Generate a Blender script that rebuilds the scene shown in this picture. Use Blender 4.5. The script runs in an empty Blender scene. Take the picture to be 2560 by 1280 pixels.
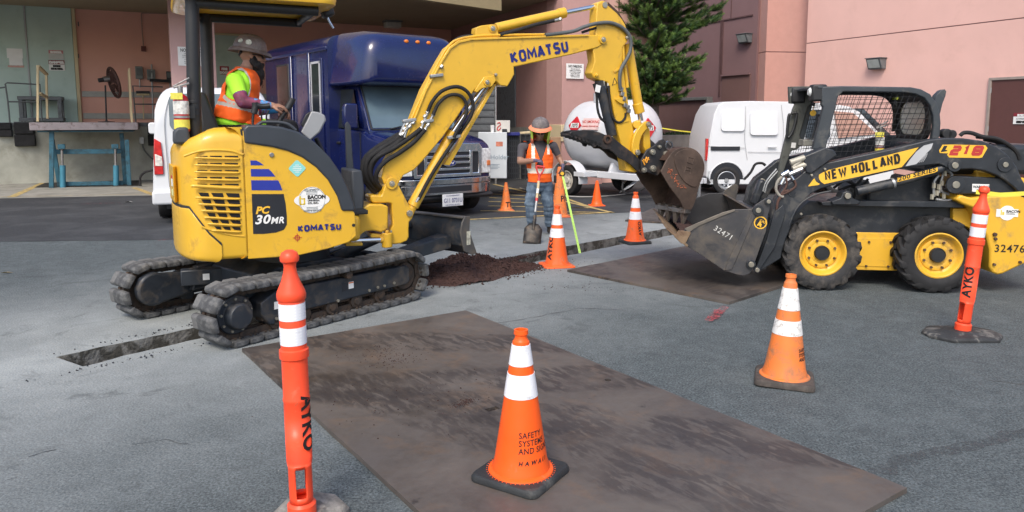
import bpy, bmesh, math, random
from mathutils import Vector, Matrix, noise
from mathutils.geometry import tessellate_polygon
random.seed(7)
R = math.radians
C = bpy.context.scene.collection
S = bpy.context.scene
# ---------------------------------------------------------------- camera, light, exposure
F_PX, Y_C, PITCH, CAM_H = 1849.0, 520.0, math.atan(220/1849.0), 1.7
cd = bpy.data.cameras.new('camera'); cam = bpy.data.objects.new('camera', cd); C.objects.link(cam)
cam.location = (0, 0, CAM_H); cam.rotation_euler = (R(90)-PITCH, 0, 0)
cd.sensor_width = 36; cd.lens = 36*F_PX/2560; cd.shift_y = -(640-Y_C)/2560; cd.clip_end = 500; cd.clip_start = .05
S.camera = cam
S.render.resolution_x, S.render.resolution_y = 1024, 512
w = bpy.data.worlds.new('World'); S.world = w; w.use_nodes = True
SUN_EL, SUN_AZ = 50, -165      # azimuth measured from +Y clockwise (towards +X): behind the camera, left
nt = w.node_tree; bg = nt.nodes['Background']; sky = nt.nodes.new('ShaderNodeTexSky')
sky.sky_type = 'NISHITA'; sky.sun_disc = False; sky.sun_elevation = R(SUN_EL); sky.sun_rotation = R(SUN_AZ)
sky.dust_density = 3.0; sky.air_density = 1.0; sky.ozone_density = 1.0
nt.links.new(sky.outputs[0], bg.inputs[0]); bg.inputs[1].default_value = .15
sd = bpy.data.lights.new('sun', 'SUN'); sd.energy = 1.35; sd.angle = R(20); sd.color = (1, .93, .83)
sun = bpy.data.objects.new('sun', sd); C.objects.link(sun)
az, el = R(SUN_AZ), R(SUN_EL)
sv = Vector((math.sin(az)*math.cos(el), math.cos(az)*math.cos(el), math.sin(el)))
sun.rotation_euler = sv.to_track_quat('Z', 'Y').to_euler()
S.view_settings.view_transform = 'Standard'; S.view_settings.look = 'None'
S.view_settings.exposure = .70; S.view_settings.gamma = 1; S.view_settings.use_curve_mapping = False
S.render.engine = 'CYCLES'
# ---------------------------------------------------------------- picture to place: a pixel of the 2560 wide photo to metres
cP, sP = math.cos(PITCH), math.sin(PITCH)
def ray(x, y):
    X = (x-1280)/F_PX; U = -(y-Y_C)/F_PX
    return Vector((X, cP+sP*U, -sP+cP*U))
def gnd(x, y, z=0):
    r = ray(x, y); t = (z-CAM_H)/r.z
    return Vector((r.x*t, r.y*t, z))
class Fr:
    """a thing's own frame: origin on the ground and a heading; q() reads a picture point on its plane y = v"""
    def __init__(s, x, y, th):
        s.o = Vector((x, y)); s.th = th; a = R(th)
        s.d = Vector((math.cos(a), math.sin(a))); s.n = Vector((-s.d.y, s.d.x))
    def q(s, p, v=0.):
        r = ray(*p); o = s.o+s.n*v; t = s.n.dot(o)/s.n.dot(r.xy); w_ = r*t
        return (s.d.dot(w_.xy-s.o), w_.z+CAM_H)
    def qs(s, pts, v=0.): return [s.q(p, v) for p in pts]
    def P(s, p, v=0.):
        u, z = s.q(p, v); return Vector((u, v, z))
    def loc(s, x, y):
        d = Vector((x, y))-s.o; return (s.d.dot(d), s.n.dot(d))
def crop(ox, oy, k):
    def f(*pts):
        r = [(ox+x/k, oy+y/k) for x, y in pts]
        return r if len(r) > 1 else r[0]
    return f
# ---------------------------------------------------------------- materials
MATS = {}
def new_mat(name):
    m = bpy.data.materials.new(name); m.use_nodes = True; MATS[name] = m
    return m, m.node_tree, m.node_tree.nodes['Principled BSDF']
def N(t, typ, **kw):
    n = t.nodes.new(typ)
    for k, v in kw.items():
        if k.startswith('i_'):
            key = k[2:]; key = int(key) if key.isdigit() else key.replace('_', ' ')
            n.inputs[key].default_value = v
        else: setattr(n, k, v)
    return n
def ramp(t, fac, stops):
    r = t.nodes.new('ShaderNodeValToRGB'); e = r.color_ramp.elements
    while len(e) < len(stops): e.new(.5)
    for el_, (p, c) in zip(e, stops):
        el_.position = p; el_.color = (c, c, c, 1) if isinstance(c, (int, float)) else (*c, 1)
    t.links.new(fac, r.inputs[0]); return r.outputs[0]
def mix(t, fac, a, b, mode='MIX'):
    m = t.nodes.new('ShaderNodeMix'); m.data_type = 'RGBA'; m.blend_type = mode
    for s_, v in ((m.inputs[0], fac), (m.inputs[6], a), (m.inputs[7], b)):
        if isinstance(v, (int, float)): s_.default_value = v
        elif isinstance(v, tuple): s_.default_value = (*v, 1)
        else: t.links.new(v, s_)
    return m.outputs[2]
def coords(t, sc=(1, 1, 1), rot=(0, 0, 0)):
    tc = t.nodes.new('ShaderNodeTexCoord'); mp = t.nodes.new('ShaderNodeMapping')
    mp.inputs['Scale'].default_value = sc; mp.inputs['Rotation'].default_value = rot
    t.links.new(tc.outputs['Object'], mp.inputs[0]); return mp.outputs[0]
def nz(t, vec, scale, detail=4, rough=.55, dist=0):
    n = N(t, 'ShaderNodeTexNoise', i_Scale=scale, i_Detail=detail, i_Roughness=rough, i_Distortion=dist)
    t.links.new(vec, n.inputs['Vector']); return n.outputs['Fac']
def bumpit(t, b, h, strength, dist=.01):
    n = N(t, 'ShaderNodeBump', i_Strength=strength, i_Distance=dist)
    t.links.new(h, n.inputs['Height']); t.links.new(n.outputs[0], b.inputs['Normal'])
def M(name, col, rough=.5, metal=0., var=.12, scale=5, dirt=None, damt=.5, dscale=3, bump=0., bscale=80, coat=0., stretch=(1, 1, 1), spec=.5):
    if name in MATS: return MATS[name]
    m, t, b = new_mat(name)
    v = coords(t, stretch)
    n1 = nz(t, v, scale, 6)
    lo = tuple(c*(1-var) for c in col); hi = tuple(min(1, c*(1+var)) for c in col)
    c = mix(t, ramp(t, n1, [(.3, 0.), (.7, 1.)]), lo, hi)
    rr = ramp(t, nz(t, v, scale*3, 5), [(.3, max(.03, rough-.08)), (.7, min(1, rough+.1))])
    if dirt:
        d = nz(t, v, dscale, 9, .68, .4); k = ramp(t, d, [(.62-damt*.3, 0.), (.74-damt*.12, 1.)])
        c = mix(t, k, c, dirt); rr = mix(t, k, rr, (.85, .85, .85))
    t.links.new(c, b.inputs['Base Color']); t.links.new(rr, b.inputs['Roughness'])
    b.inputs['Metallic'].default_value = metal; b.inputs['Specular IOR Level'].default_value = spec
    if coat: b.inputs['Coat Weight'].default_value = coat; b.inputs['Coat Roughness'].default_value = .08
    if bump: bumpit(t, b, nz(t, v, bscale, 4), bump)
    return m
Y_KO = M('paint_yellow_excavator', (.71, .415, .028), .38, var=.05, dirt=(.40, .23, .04), damt=.17, dscale=5, coat=.35, bump=.02, bscale=30)
Y_NH = M('paint_yellow_loader', (.74, .42, .032), .45, var=.05, dirt=(.38, .24, .08), damt=.3, dscale=4, coat=.1)
BK_NH = M('paint_charcoal', (.022, .026, .032), .42, var=.3, dirt=(.10, .095, .085), damt=.32, dscale=5, coat=.1)
BK_KO = M('paint_dark_slate', (.020, .025, .033), .45, var=.25, dirt=(.085, .07, .055), damt=.4, dscale=6)
BK_PL = M('plastic_black', (.018, .019, .021), .5, var=.2, bump=.05, bscale=150)
GY_PL = M('plastic_dark_grey', (.045, .052, .062), .55, var=.12, bump=.06, bscale=200)
GY_LT = M('plastic_light_grey', (.30, .31, .32), .5, var=.06)
HOSE = M('hose_black', (.012, .012, .013), .75, var=.2, bump=.35, bscale=220)
HOSE_G = M('hose_grey_spiral', (.09, .10, .10), .5, var=.2, bump=.3, bscale=120)
CHROME = M('chrome', (.75, .76, .78), .12, 1., var=.04)
STEEL = M('bare_steel', (.36, .35, .34), .4, .9, var=.2, dirt=(.14, .08, .045), damt=.3, dscale=9)
BOLT = M('bolt_zinc', (.42, .39, .32), .4, .8, var=.2)
RUST = M('rusty_steel', (.085, .047, .030), .75, .1, var=.45, dirt=(.16, .115, .085), damt=.5, dscale=6, bump=.35, bscale=30)
RUSTD = M('rusty_dark_brown', (.055, .028, .018), .8, 0, var=.4, dirt=(.10, .06, .04), damt=.4, dscale=8, bump=.4, bscale=40)
TYRE = M('tyre_rubber', (.028, .028, .029), .8, var=.25, dirt=(.105, .092, .078), damt=.55, dscale=7, bump=.3, bscale=60)
TYRE_C = M('tyre_rubber_clean', (.016, .016, .017), .75, var=.2, bump=.1, bscale=60)
SHOE = M('track_pad_rubber', (.065, .067, .070), .85, var=.4, scale=14, dirt=(.17, .17, .165), damt=.5, dscale=11, bump=.5, bscale=40)
LINK = M('track_chain_steel', (.055, .043, .035), .7, .35, var=.4, dirt=(.12, .075, .05), damt=.5, dscale=12, bump=.3, bscale=60)
def cone_orange(name, col, age): return M(name, col, .38, var=.07, scale=6, dirt=(.34, .17, .09), damt=age, dscale=9, bump=.03, bscale=40, spec=.4)
OR_NEW = cone_orange('cone_orange_new', (.95, .115, .012), .0)
OR_MID = cone_orange('cone_orange_used', (.90, .13, .025), .3)
OR_OLD = cone_orange('cone_orange_faded', (.83, .21, .045), .5)
RED_DEL = cone_orange('delineator_red_orange', (.93, .085, .03), .05)
WH_REF = M('reflective_white', (.82, .83, .86), .3, var=.04, dirt=(.50, .50, .50), damt=.16, dscale=14)
WH_OLD = M('reflective_white_cracked', (.80, .79, .76), .45, var=.06, dirt=(.30, .27, .24), damt=.36, dscale=34)
RUB = M('rubber_base_black', (.022, .025, .027), .6, var=.25, dirt=(.09, .09, .085), damt=.25, dscale=8, bump=.2, bscale=90)
RUB_O = M('rubber_base_brown', (.055, .046, .040), .8, var=.2, dirt=(.12, .10, .085), damt=.5, dscale=12, bump=.2, bscale=90)
INK = M('stencil_black', (.012, .012, .012), .7, var=.2)
INK_B = M('decal_navy', (.015, .02, .16), .4, var=.05)
INK_BL = M('decal_blue', (.02, .035, .30), .4, var=.05)
INK_R = M('decal_red', (.45, .035, .03), .5, var=.08)
INK_G = M('decal_grey_print', (.20, .22, .22), .5, var=.1)
DEC_W = M('decal_white', (.78, .78, .76), .45, var=.05)
DEC_K = M('decal_black', (.016, .018, .024), .4, var=.1)
DEC_T = M('decal_teal', (.25, .62, .58), .45, var=.06)
DEC_Y = M('decal_yellow', (.82, .47, .04), .45, var=.05)
DEC_G = M('decal_grey', (.45, .46, .47), .4, var=.05)
W_VAN = M('paint_white', (.62, .64, .66), .42, var=.02, coat=.1)
W_TANK = M('paint_white_tank', (.60, .62, .65), .38, var=.03, coat=.2, dirt=(.6, .58, .55), damt=.12)
B_BUS = M('paint_dark_blue', (.006, .012, .075), .2, var=.12, coat=.6)
GLASSD = M('glass_dark', (.012, .016, .018), .06, var=.1, spec=.8)
GLASSL = M('glass_pale', (.16, .21, .24), .07, var=.1, spec=.9)
CONC = M('concrete', (.27, .265, .235), .85, var=.18, scale=2.5, dirt=(.17, .165, .14), damt=.4, dscale=1.6, bump=.2, bscale=50)
CONC_D = M('concrete_stained', (.40, .40, .34), .85, var=.25, scale=1.5, dirt=(.27, .265, .215), damt=.45, dscale=1.2, bump=.2, bscale=50)
PINK = M('stucco_pink', (.74, .455, .395), .85, var=.04, scale=1.2, dirt=(.69, .42, .36), damt=.3, dscale=.8, bump=.12, bscale=120)
PINK_B = M('stucco_salmon', (.70, .38, .30), .85, var=.05, scale=1.2, bump=.12, bscale=120)
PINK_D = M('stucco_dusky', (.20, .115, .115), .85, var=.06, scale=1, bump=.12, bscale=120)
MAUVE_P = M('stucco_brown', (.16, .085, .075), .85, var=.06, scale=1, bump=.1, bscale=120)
CREAM = M('stucco_cream', (.58, .48, .30), .85, var=.05, scale=1.2, bump=.1, bscale=120)
SOFF = M('soffit_tan', (.30, .25, .165), .85, var=.06, scale=1, bump=.1, bscale=120)
GREEN_D = M('door_sage', (.44, .56, .50), .5, var=.06, scale=1.5, dirt=(.37, .48, .43), damt=.3, dscale=1.4)
BROWN_D = M('door_brown', (.105, .042, .036), .5, var=.06)
GALV = M('galvanised', (.36, .37, .37), .42, .6, var=.15)
GREY_P = M('paint_grey', (.13, .14, .145), .55, var=.15, dirt=(.07, .07, .07), damt=.35, dscale=5)
TEAL_P = M('paint_teal_steel', (.03, .12, .17), .5, var=.2, dirt=(.03, .05, .055), damt=.45, dscale=6)
WOOD_L = M('raw_timber', (.58, .47, .28), .75, var=.15, scale=3, stretch=(6, 6, 1), bump=.1)
CARD = M('cardboard', (.32, .20, .12), .85, var=.08)
PAINT_Y = M('road_paint_yellow', (.50, .37, .13), .85, var=.15, scale=6, dirt=(.15, .14, .12), damt=.55, dscale=9)
# ---------------------------------------------------------------- mesh builder
class MB:
    def __init__(s): s.v = []; s.f = []; s.m = []
    def add(s, vs, fs, mi=0):
        o = len(s.v); s.v += [tuple(v) for v in vs]; s.f += [tuple(i+o for i in f) for f in fs]; s.m += [mi]*len(fs); return s
    def box(s, c, size, rot=None, mi=0):
        hx, hy, hz = size[0]/2, size[1]/2, size[2]/2
        vs = [Vector((x, y, z)) for x in (-hx, hx) for y in (-hy, hy) for z in (-hz, hz)]
        if rot is not None: vs = [rot @ v for v in vs]
        vs = [v+Vector(c) for v in vs]
        return s.add(vs, [(0, 1, 3, 2), (4, 6, 7, 5), (0, 4, 5, 1), (2, 3, 7, 6), (0, 2, 6, 4), (1, 5, 7, 3)], mi)
    def b2(s, a, b, mi=0):
        return s.box([(a[i]+b[i])/2 for i in range(3)], [abs(b[i]-a[i]) for i in range(3)], None, mi)
    def prism(s, poly, v0, v1, mi=0, plane='uz', holes=()):
        """2-D outline made solid between v0 and v1"""
        def P(p, v): return {'uz': (p[0], v, p[1]), 'xy': (p[0], p[1], v), 'vz': (v, p[0], p[1])}[plane]
        loops = [list(poly)]+[list(h) for h in holes]
        pts = [p for l in loops for p in l]; n = len(pts)
        vs = [P(p, v0) for p in pts]+[P(p, v1) for p in pts]; fs = []
        if len(loops) == 1: fs += [tuple(range(n)), tuple(range(2*n-1, n-1, -1))]
        else:
            for tr in tessellate_polygon([[Vector((p[0], p[1], 0)) for p in l] for l in loops]):
                fs += [tuple(tr), tuple(i+n for i in reversed(tr))]
        k = 0
        for l in loops:
            m = len(l); fs += [(k+i, k+(i+1) % m, n+k+(i+1) % m, n+k+i) for i in range(m)]; k += m
        return s.add(vs, fs, mi)
    def cyl(s, a, b, r, r2=None, n=16, mi=0, caps=True):
        a, b = Vector(a), Vector(b); r2 = r if r2 is None else r2
        q = (b-a).to_track_quat('Z', 'Y').to_matrix(); vs = []
        for p, rr in ((a, r), (b, r2)):
            vs += [p+q @ Vector((rr*math.cos(2*math.pi*i/n), rr*math.sin(2*math.pi*i/n), 0)) for i in range(n)]
        fs = [(i, (i+1) % n, n+(i+1) % n, n+i) for i in range(n)]
        if caps: fs += [tuple(range(n-1, -1, -1)), tuple(range(n, 2*n))]
        return s.add(vs, fs, mi)
    def tube(s, path, r, n=8, mi=0, closed=False, smooth=True):
        path = [Vector(p) for p in path]
        if smooth and len(path) > 2:
            out = []
            L = len(path)
            for i in range(L-1):
                p0, p1, p2, p3 = path[max(i-1, 0)], path[i], path[i+1], path[min(i+2, L-1)]
                for k in range(5):
                    t = k/5; out.append(.5*((2*p1)+(p2-p0)*t+(2*p0-5*p1+4*p2-p3)*t*t+(3*p1-p0-3*p2+p3)*t**3))
            out.append(path[-1]); path = out
        up = Vector((0, 0, 1)); vs = []; L = len(path)
        prev = None
        for i, p in enumerate(path):
            d = (path[min(i+1, L-1)]-path[max(i-1, 0)]).normalized()
            if prev is None: a = d.cross(up if abs(d.z) < .95 else Vector((1, 0, 0))).normalized()
            else: a = (prev-d*prev.dot(d)).normalized()
            prev = a; b = d.cross(a); rr = r[i*len(r)//L] if isinstance(r, (list, tuple)) else r
            vs += [p+a*rr*math.cos(2*math.pi*k/n)+b*rr*math.sin(2*math.pi*k/n) for k in range(n)]
        fs = [(i*n+k, i*n+(k+1) % n, (i+1)*n+(k+1) % n, (i+1)*n+k) for i in range(L-1) for k in range(n)]
        fs += [tuple(range(n-1, -1, -1)), tuple(range((L-1)*n, L*n))]
        return s.add(vs, fs, mi)
    def lathe(s, prof, n=32, o=(0, 0, 0), rot=None, mi=0, cap=True):
        o = Vector(o); vs = []
        for r, z in prof:
            for i in range(n):
                v = Vector((r*math.cos(2*math.pi*i/n), r*math.sin(2*math.pi*i/n), z))
                vs.append(o+(rot @ v if rot is not None else v))
        L = len(prof)
        fs = [(j*n+i, j*n+(i+1) % n, (j+1)*n+(i+1) % n, (j+1)*n+i) for j in range(L-1) for i in range(n)]
        if prof[0] == prof[-1] or not cap: return s.add(vs, fs, mi)
        if prof[0][0] > 1e-6: fs.append(tuple(range(n-1, -1, -1)))
        if prof[-1][0] > 1e-6: fs.append(tuple(range((L-1)*n, L*n)))
        return s.add(vs, fs, mi)
    def loft(s, rings, mi=0, caps=True):
        n = len(rings[0]); vs = [v for r in rings for v in r]
        fs = [(j*n+i, j*n+(i+1) % n, (j+1)*n+(i+1) % n, (j+1)*n+i) for j in range(len(rings)-1) for i in range(n)]
        if caps: fs += [tuple(range(n-1, -1, -1)), tuple(range((len(rings)-1)*n, len(rings)*n))]
        return s.add(vs, fs, mi)
    def ball(s, c, r, n=12, mi=0, sc=(1, 1, 1)):
        c = Vector(c); prof = [(math.sin(math.pi*j/n)*r, -math.cos(math.pi*j/n)*r) for j in range(n+1)]; m = n*2
        vs = [c+Vector((p*math.cos(2*math.pi*i/m)*sc[0], p*math.sin(2*math.pi*i/m)*sc[1], z*sc[2])) for p, z in prof for i in range(m)]
        fs = [(j*m+i, j*m+(i+1) % m, (j+1)*m+(i+1) % m, (j+1)*m+i) for j in range(n) for i in range(m)]
        return s.add(vs, fs, mi)
    def build(s, name, mats, parent=None, bevel=0, ang=38, seg=2, label=None):
        me = bpy.data.meshes.new(name); me.from_pydata(s.v, [], s.f)
        if not isinstance(mats, (list, tuple)): mats = [mats]
        for m in mats: me.materials.append(m)
        if len(mats) > 1: me.polygons.foreach_set('material_index', s.m)
        bm = bmesh.new(); bm.from_mesh(me); bmesh.ops.remove_doubles(bm, verts=bm.verts, dist=1e-5)
        bmesh.ops.dissolve_degenerate(bm, edges=bm.edges, dist=1e-6)
        bmesh.ops.recalc_face_normals(bm, faces=bm.faces); bm.to_mesh(me); bm.free()
        me.polygons.foreach_set('use_smooth', [True]*len(me.polygons)); me.set_sharp_from_angle(angle=R(ang)); me.update()
        o = bpy.data.objects.new(name, me); C.objects.link(o)
        if parent: o.parent = parent
        if bevel:
            b = o.modifiers.new('bevel', 'BEVEL'); b.width = bevel; b.segments = seg; b.limit_method = 'ANGLE'; b.angle_limit = R(40); b.harden_normals = False
        if label: o['label'] = label
        return o
def thing(name, label, cat, x=0, y=0, rz=0, z=0, group=None):
    o = bpy.data.objects.new(name, None); C.objects.link(o); o.empty_display_size = .2
    o.location = (x, y, z); o.rotation_euler = (0, 0, R(rz)); o['label'] = label; o['category'] = cat
    if group: o['group'] = group
    return o
def tag(o, label, cat, group=None):
    o['label'] = label; o['category'] = cat
    if group: o['group'] = group
    return o
def struct(o): o['kind'] = 'structure'; return o
def stuff(o, label=None, cat=None):
    o['kind'] = 'stuff'
    if label: o['label'] = label
    if cat: o['category'] = cat
    return o
def copy_tree(o, parent=None):
    c = o.copy(); C.objects.link(c); c.parent = parent
    for ch in o.children: copy_tree(ch, c)
    return c
def text(body, size, o, xd, yd, mat, parent, name='lettering', bold=.0, shear=0., thick=.0015, align='LEFT', space=1., line=1., warp=None, sx=1., cut=0, fit=0):
    """flat lettering laid on a surface: o origin, xd reading direction, yd up direction"""
    cu = bpy.data.curves.new('t', 'FONT'); cu.body = body; cu.size = size; cu.offset = bold; cu.shear = shear
    cu.align_x = align; cu.space_character = space; cu.space_line = line; cu.extrude = thick; cu.resolution_u = 3
    t = bpy.data.objects.new('t', cu); C.objects.link(t)
    me = bpy.data.meshes.new_from_object(t.evaluated_get(bpy.context.evaluated_depsgraph_get()))
    bpy.data.objects.remove(t); bpy.data.curves.remove(cu)
    if fit: xs = [v.co.x for v in me.vertices]; sx = fit/(max(xs)-min(xs))
    if cut:
        bm = bmesh.new(); bm.from_mesh(me)
        xs = [v.co.x for v in bm.verts]; ys = [v.co.y for v in bm.verts]
        for ax, vals in ((0, xs), (1, ys)):
            k = min(vals)
            while k < max(vals):
                k += cut; no = (1, 0, 0) if ax == 0 else (0, 1, 0); co = (k, 0, 0) if ax == 0 else (0, k, 0)
                bmesh.ops.bisect_plane(bm, geom=bm.verts[:]+bm.edges[:]+bm.faces[:], plane_co=co, plane_no=no)
        bm.to_mesh(me); bm.free()
    o = Vector(o); xd = Vector(xd).normalized(); yd = Vector(yd).normalized(); zd = xd.cross(yd)
    for v in me.vertices:
        if warp: v.co = warp(v.co.x*sx, v.co.y, v.co.z)
        else: v.co = o+xd*v.co.x*sx+yd*v.co.y+zd*v.co.z
    me.materials.clear(); me.materials.append(mat); me.name = name
    ob = bpy.data.objects.new(name, me); C.objects.link(ob)
    if parent: ob.parent = parent
    return ob
GLY = {'K': [[(0, 0), (0, 1)], [(.85, 1), (.14, .5), (.9, 0)]], 'M': [[(0, 0), (.06, 1), (.5, .32), (.94, 1), (1, 0)]], 'A': [[(-.02, 0), (.46, 1), (.54, 1), (1.02, 0)], [(.25, .3), (.75, .3)]], 'T': [[(0, 1), (1, 1)], [(.5, .9), (.5, 0)]], 'S': [[(.9, .86), (.75, 1), (.25, 1), (.08, .85), (.08, .65), (.25, .53), (.75, .47), (.92, .35), (.92, .15), (.75, 0), (.22, 0), (.05, .15)]], 'U': [[(.05, 1), (.05, .22), (.25, 0), (.75, 0), (.95, .22), (.95, 1)]],
       'O': [[(.5, 1), (.22, 1), (.03, .78), (.03, .22), (.22, 0), (.78, 0), (.97, .22), (.97, .78), (.78, 1), (.5, 1)]], 'N': [[(0, 0), (0, 1), (.9, 0), (.9, 1)]], 'E': [[(.85, 1), (0, 1), (0, 0), (.85, 0)], [(.1, .5), (.75, .5)]], 'W': [[(-.05, 1), (.22, 0), (.5, .8), (.78, 0), (1.05, 1)]], 'H': [[(0, 0), (0, 1)], [(.9, 0), (.9, 1)], [(.1, .5), (.8, .5)]], 'L': [[(0, 1), (0, 0), (.8, 0)]], 'D': [[(0, .5), (0, 0), (.65, 0), (.92, .25), (.92, .75), (.65, 1), (0, 1), (0, .5)]], 'Y': [[(0, 1), (.5, .45), (1, 1)], [(.5, .5), (.5, 0)]],
       '2': [[(.05, 1), (.8, 1), (.95, .85), (.95, .6), (.8, .5), (.2, .5), (.05, .38), (.05, 0), (.98, 0)]], '1': [[(.1, .8), (.45, 1), (.45, 0)]], '8': [[(.5, .5), (.15, .5), (.03, .66), (.03, .86), (.15, 1), (.85, 1), (.97, .86), (.97, .66), (.85, .5), (.5, .5)], [(.2, .5), (.03, .36), (.03, .12), (.15, 0), (.85, 0), (.97, .12), (.97, .36), (.8, .5)]]}
def blocks(word, o, xd, yd, h, L, sw, mat, parent, gap=.34, shear=0., widths=None):
    """heavy block letters built stroke by stroke: height h, overall length L, stroke width sw; o lower left"""
    o = Vector(o); xd = Vector(xd).normalized(); yd = Vector(yd); yd = (yd-xd*yd.dot(xd)).normalized(); zd = xd.cross(yd); wds = [{' ': .45, '1': .6, 'M': 1.15, 'W': 1.15}.get(c, .9) for c in word]
    unit = L/(sum(wds)+gap*(len(word)-1)); x = 0; m_ = MB(); lay = 0; hh = h-sw
    for c, wd in zip(word, wds):
        for pl in GLY.get(c, []):
            w2 = unit*wd-sw; p2 = [Vector((x+sw/2+px_*w2, sw/2+py_*hh)) for px_, py_ in pl]; closed = (p2[0]-p2[-1]).length < 1e-6; a, b_ = [], []; n = len(p2)
            for i in range(n):
                d0 = (p2[i]-p2[i-1]).normalized() if i else ((p2[0]-p2[-2]).normalized() if closed else (p2[1]-p2[0]).normalized())
                d1 = (p2[i+1]-p2[i]).normalized() if i < n-1 else ((p2[1]-p2[0]).normalized() if closed else d0)
                t_ = (d0+d1); t_ = t_.normalized() if t_.length > 1e-4 else d1; nn_ = Vector((-t_.y, t_.x)); k = min(1.9, 1/max(.3, abs(nn_.dot(Vector((-d1.y, d1.x))))))*sw/2
                a.append(p2[i]+nn_*k); b_.append(p2[i]-nn_*k)
            vs = [o+xd*(q.x+shear*q.y)+yd*q.y+zd*(.0004+.0004*lay) for q in a+b_]; m_.add(vs, [(i, i+1, n+i+1, n+i) for i in range(n-1)]); lay += 1
        x += unit*(wd+gap)
    return m_.build('lettering', mat, parent)
def circ(c, r, n=20, a0=0, a1=360):
    return [(c[0]+r*math.cos(R(a0+(a1-a0)*i/n)), c[1]+r*math.sin(R(a0+(a1-a0)*i/n))) for i in range(n if a1-a0 == 360 else n+1)]
def smooth_poly(pts, it=2, closed=True):
    for _ in range(it):
        q = []; n = len(pts)
        for i in range(n if closed else n-1):
            a, b = pts[i], pts[(i+1) % n]
            q += [tuple(a[k]*.75+b[k]*.25 for k in range(2)), tuple(a[k]*.25+b[k]*.75 for k in range(2))]
        if not closed: q = [pts[0]]+q+[pts[-1]]
        pts = q
    return pts
# ================================================================ GROUND
far_edge = [gnd(140, 893), gnd(475, 822), gnd(1216, 653), gnd(1500, 600), gnd(1655, 573), Vector((3.7, 12.6, 0))]
def offset_pt(i, d):
    a = far_edge[max(i-1, 0)]; b = far_edge[min(i+1, len(far_edge)-1)]; t = (b-a).normalized(); return far_edge[i]+Vector((t.y, -t.x, 0))*d
near_edge = [gnd(205, 915)]+[offset_pt(i, .31 if i < 2 else .46) for i in range(1, len(far_edge))]
def jag(pts, amp, step=.09):
    out = []
    for a, b in zip(pts[:-1], pts[1:]):
        n = max(1, int((b-a).length/step)); t = (b-a).normalized(); nn = Vector((t.y, -t.x, 0))
        for i in range(n):
            p = a+(b-a)*i/n; out.append(p+nn*(amp*noise.noise(p*3.1)+amp*.6*noise.noise(p*11)))
    out.append(pts[-1]); return out
fe = jag(far_edge, .03); ne = jag(near_edge, .035)
hole = [(p.x, p.y) for p in fe]+[(p.x, p.y) for p in reversed(ne)]
m, t, b = new_mat('worn_asphalt')
v = coords(t)
fine = nz(t, v, 75, 5, .8); mid = nz(t, v, 13, 7, .72); big = nz(t, v, .9, 6, .6, .3)
base = mix(t, ramp(t, fine, [(.40, 0.), (.60, 1.)]), (.030, .038, .041), (.155, .180, .185))
base = mix(t, ramp(t, mid, [(.36, 0.), (.62, 1.)]), mix(t, .42, base, (.034, .041, .044)), base)
base = mix(t, ramp(t, nz(t, v, 3.1, 7, .7, .6), [(.48, 0.), (.68, .22)]), base, (.19, .215, .22))
vor = N(t, 'ShaderNodeTexVoronoi', i_Scale=70.); t.links.new(v, vor.inputs['Vector'])
base = mix(t, ramp(t, vor.outputs['Distance'], [(.03, .6), (.17, 0.)]), base, (.34, .35, .36))
# cement dust: lies along the trench and thins out on both sides
sep = N(t, 'ShaderNodeSeparateXYZ'); t.links.new(v, sep.inputs[0])
def mth(op, a, b_=None):
    n = N(t, 'ShaderNodeMath', operation=op)
    for i, q in enumerate((a, b_)):
        if q is None: continue
        if isinstance(q, (int, float)): n.inputs[i].default_value = q
        else: t.links.new(q, n.inputs[i])
    return n.outputs[0]
A = R(49); dist = mth('ABSOLUTE', mth('ADD', mth('ADD', mth('MULTIPLY', sep.outputs[0], -math.sin(A)), mth('MULTIPLY', sep.outputs[1], math.cos(A))), 3.29*-math.sin(A)-5.17*math.cos(A)))
dn = mth('ADD', dist, mth('MULTIPLY', mth('SUBTRACT', big, .5), 2.6))
dm = ramp(t, mth('MULTIPLY', dn, .25), [(.02, .92), (.36, .45), (.8, .0)])
dust = mth('MULTIPLY', dm, ramp(t, nz(t, coords(t, (1, 1, 1), (0, 0, R(-49))), 2.2, 8, .7, .2), [(.25, .55), (.7, 1.)]))
base = mix(t, dust, base, mix(t, fine, (.20, .22, .222), (.50, .53, .525)))
st = nz(t, v, 1.9, 8, .68, 1.6); base = mix(t, ramp(t, st, [(.57, 0.), (.68, .5)]), base, (.055, .062, .065))
t.links.new(base, b.inputs['Base Color']); b.inputs['Roughness'].default_value = .88; b.inputs['Specular IOR Level'].default_value = .3
hh = mth('ADD', mth('MULTIPLY', fine, .6), mth('ADD', mid, mth('MULTIPLY', vor.outputs['Distance'], -.8)))
bumpit(t, b, hh, .55, .006)
ASPH = m
mb = MB()
pts = [(-90, -30), (90, -30), (90, 150), (-90, 150)]
loops = [[Vector((x, y, 0)) for x, y in pts], [Vector((x, y, 0)) for x, y in hole]]
fl = [q for l in loops for q in l]
mb.add(fl, [tuple(q) for q in tessellate_polygon(loops)])
ground = struct(mb.build('ground', ASPH))
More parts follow.
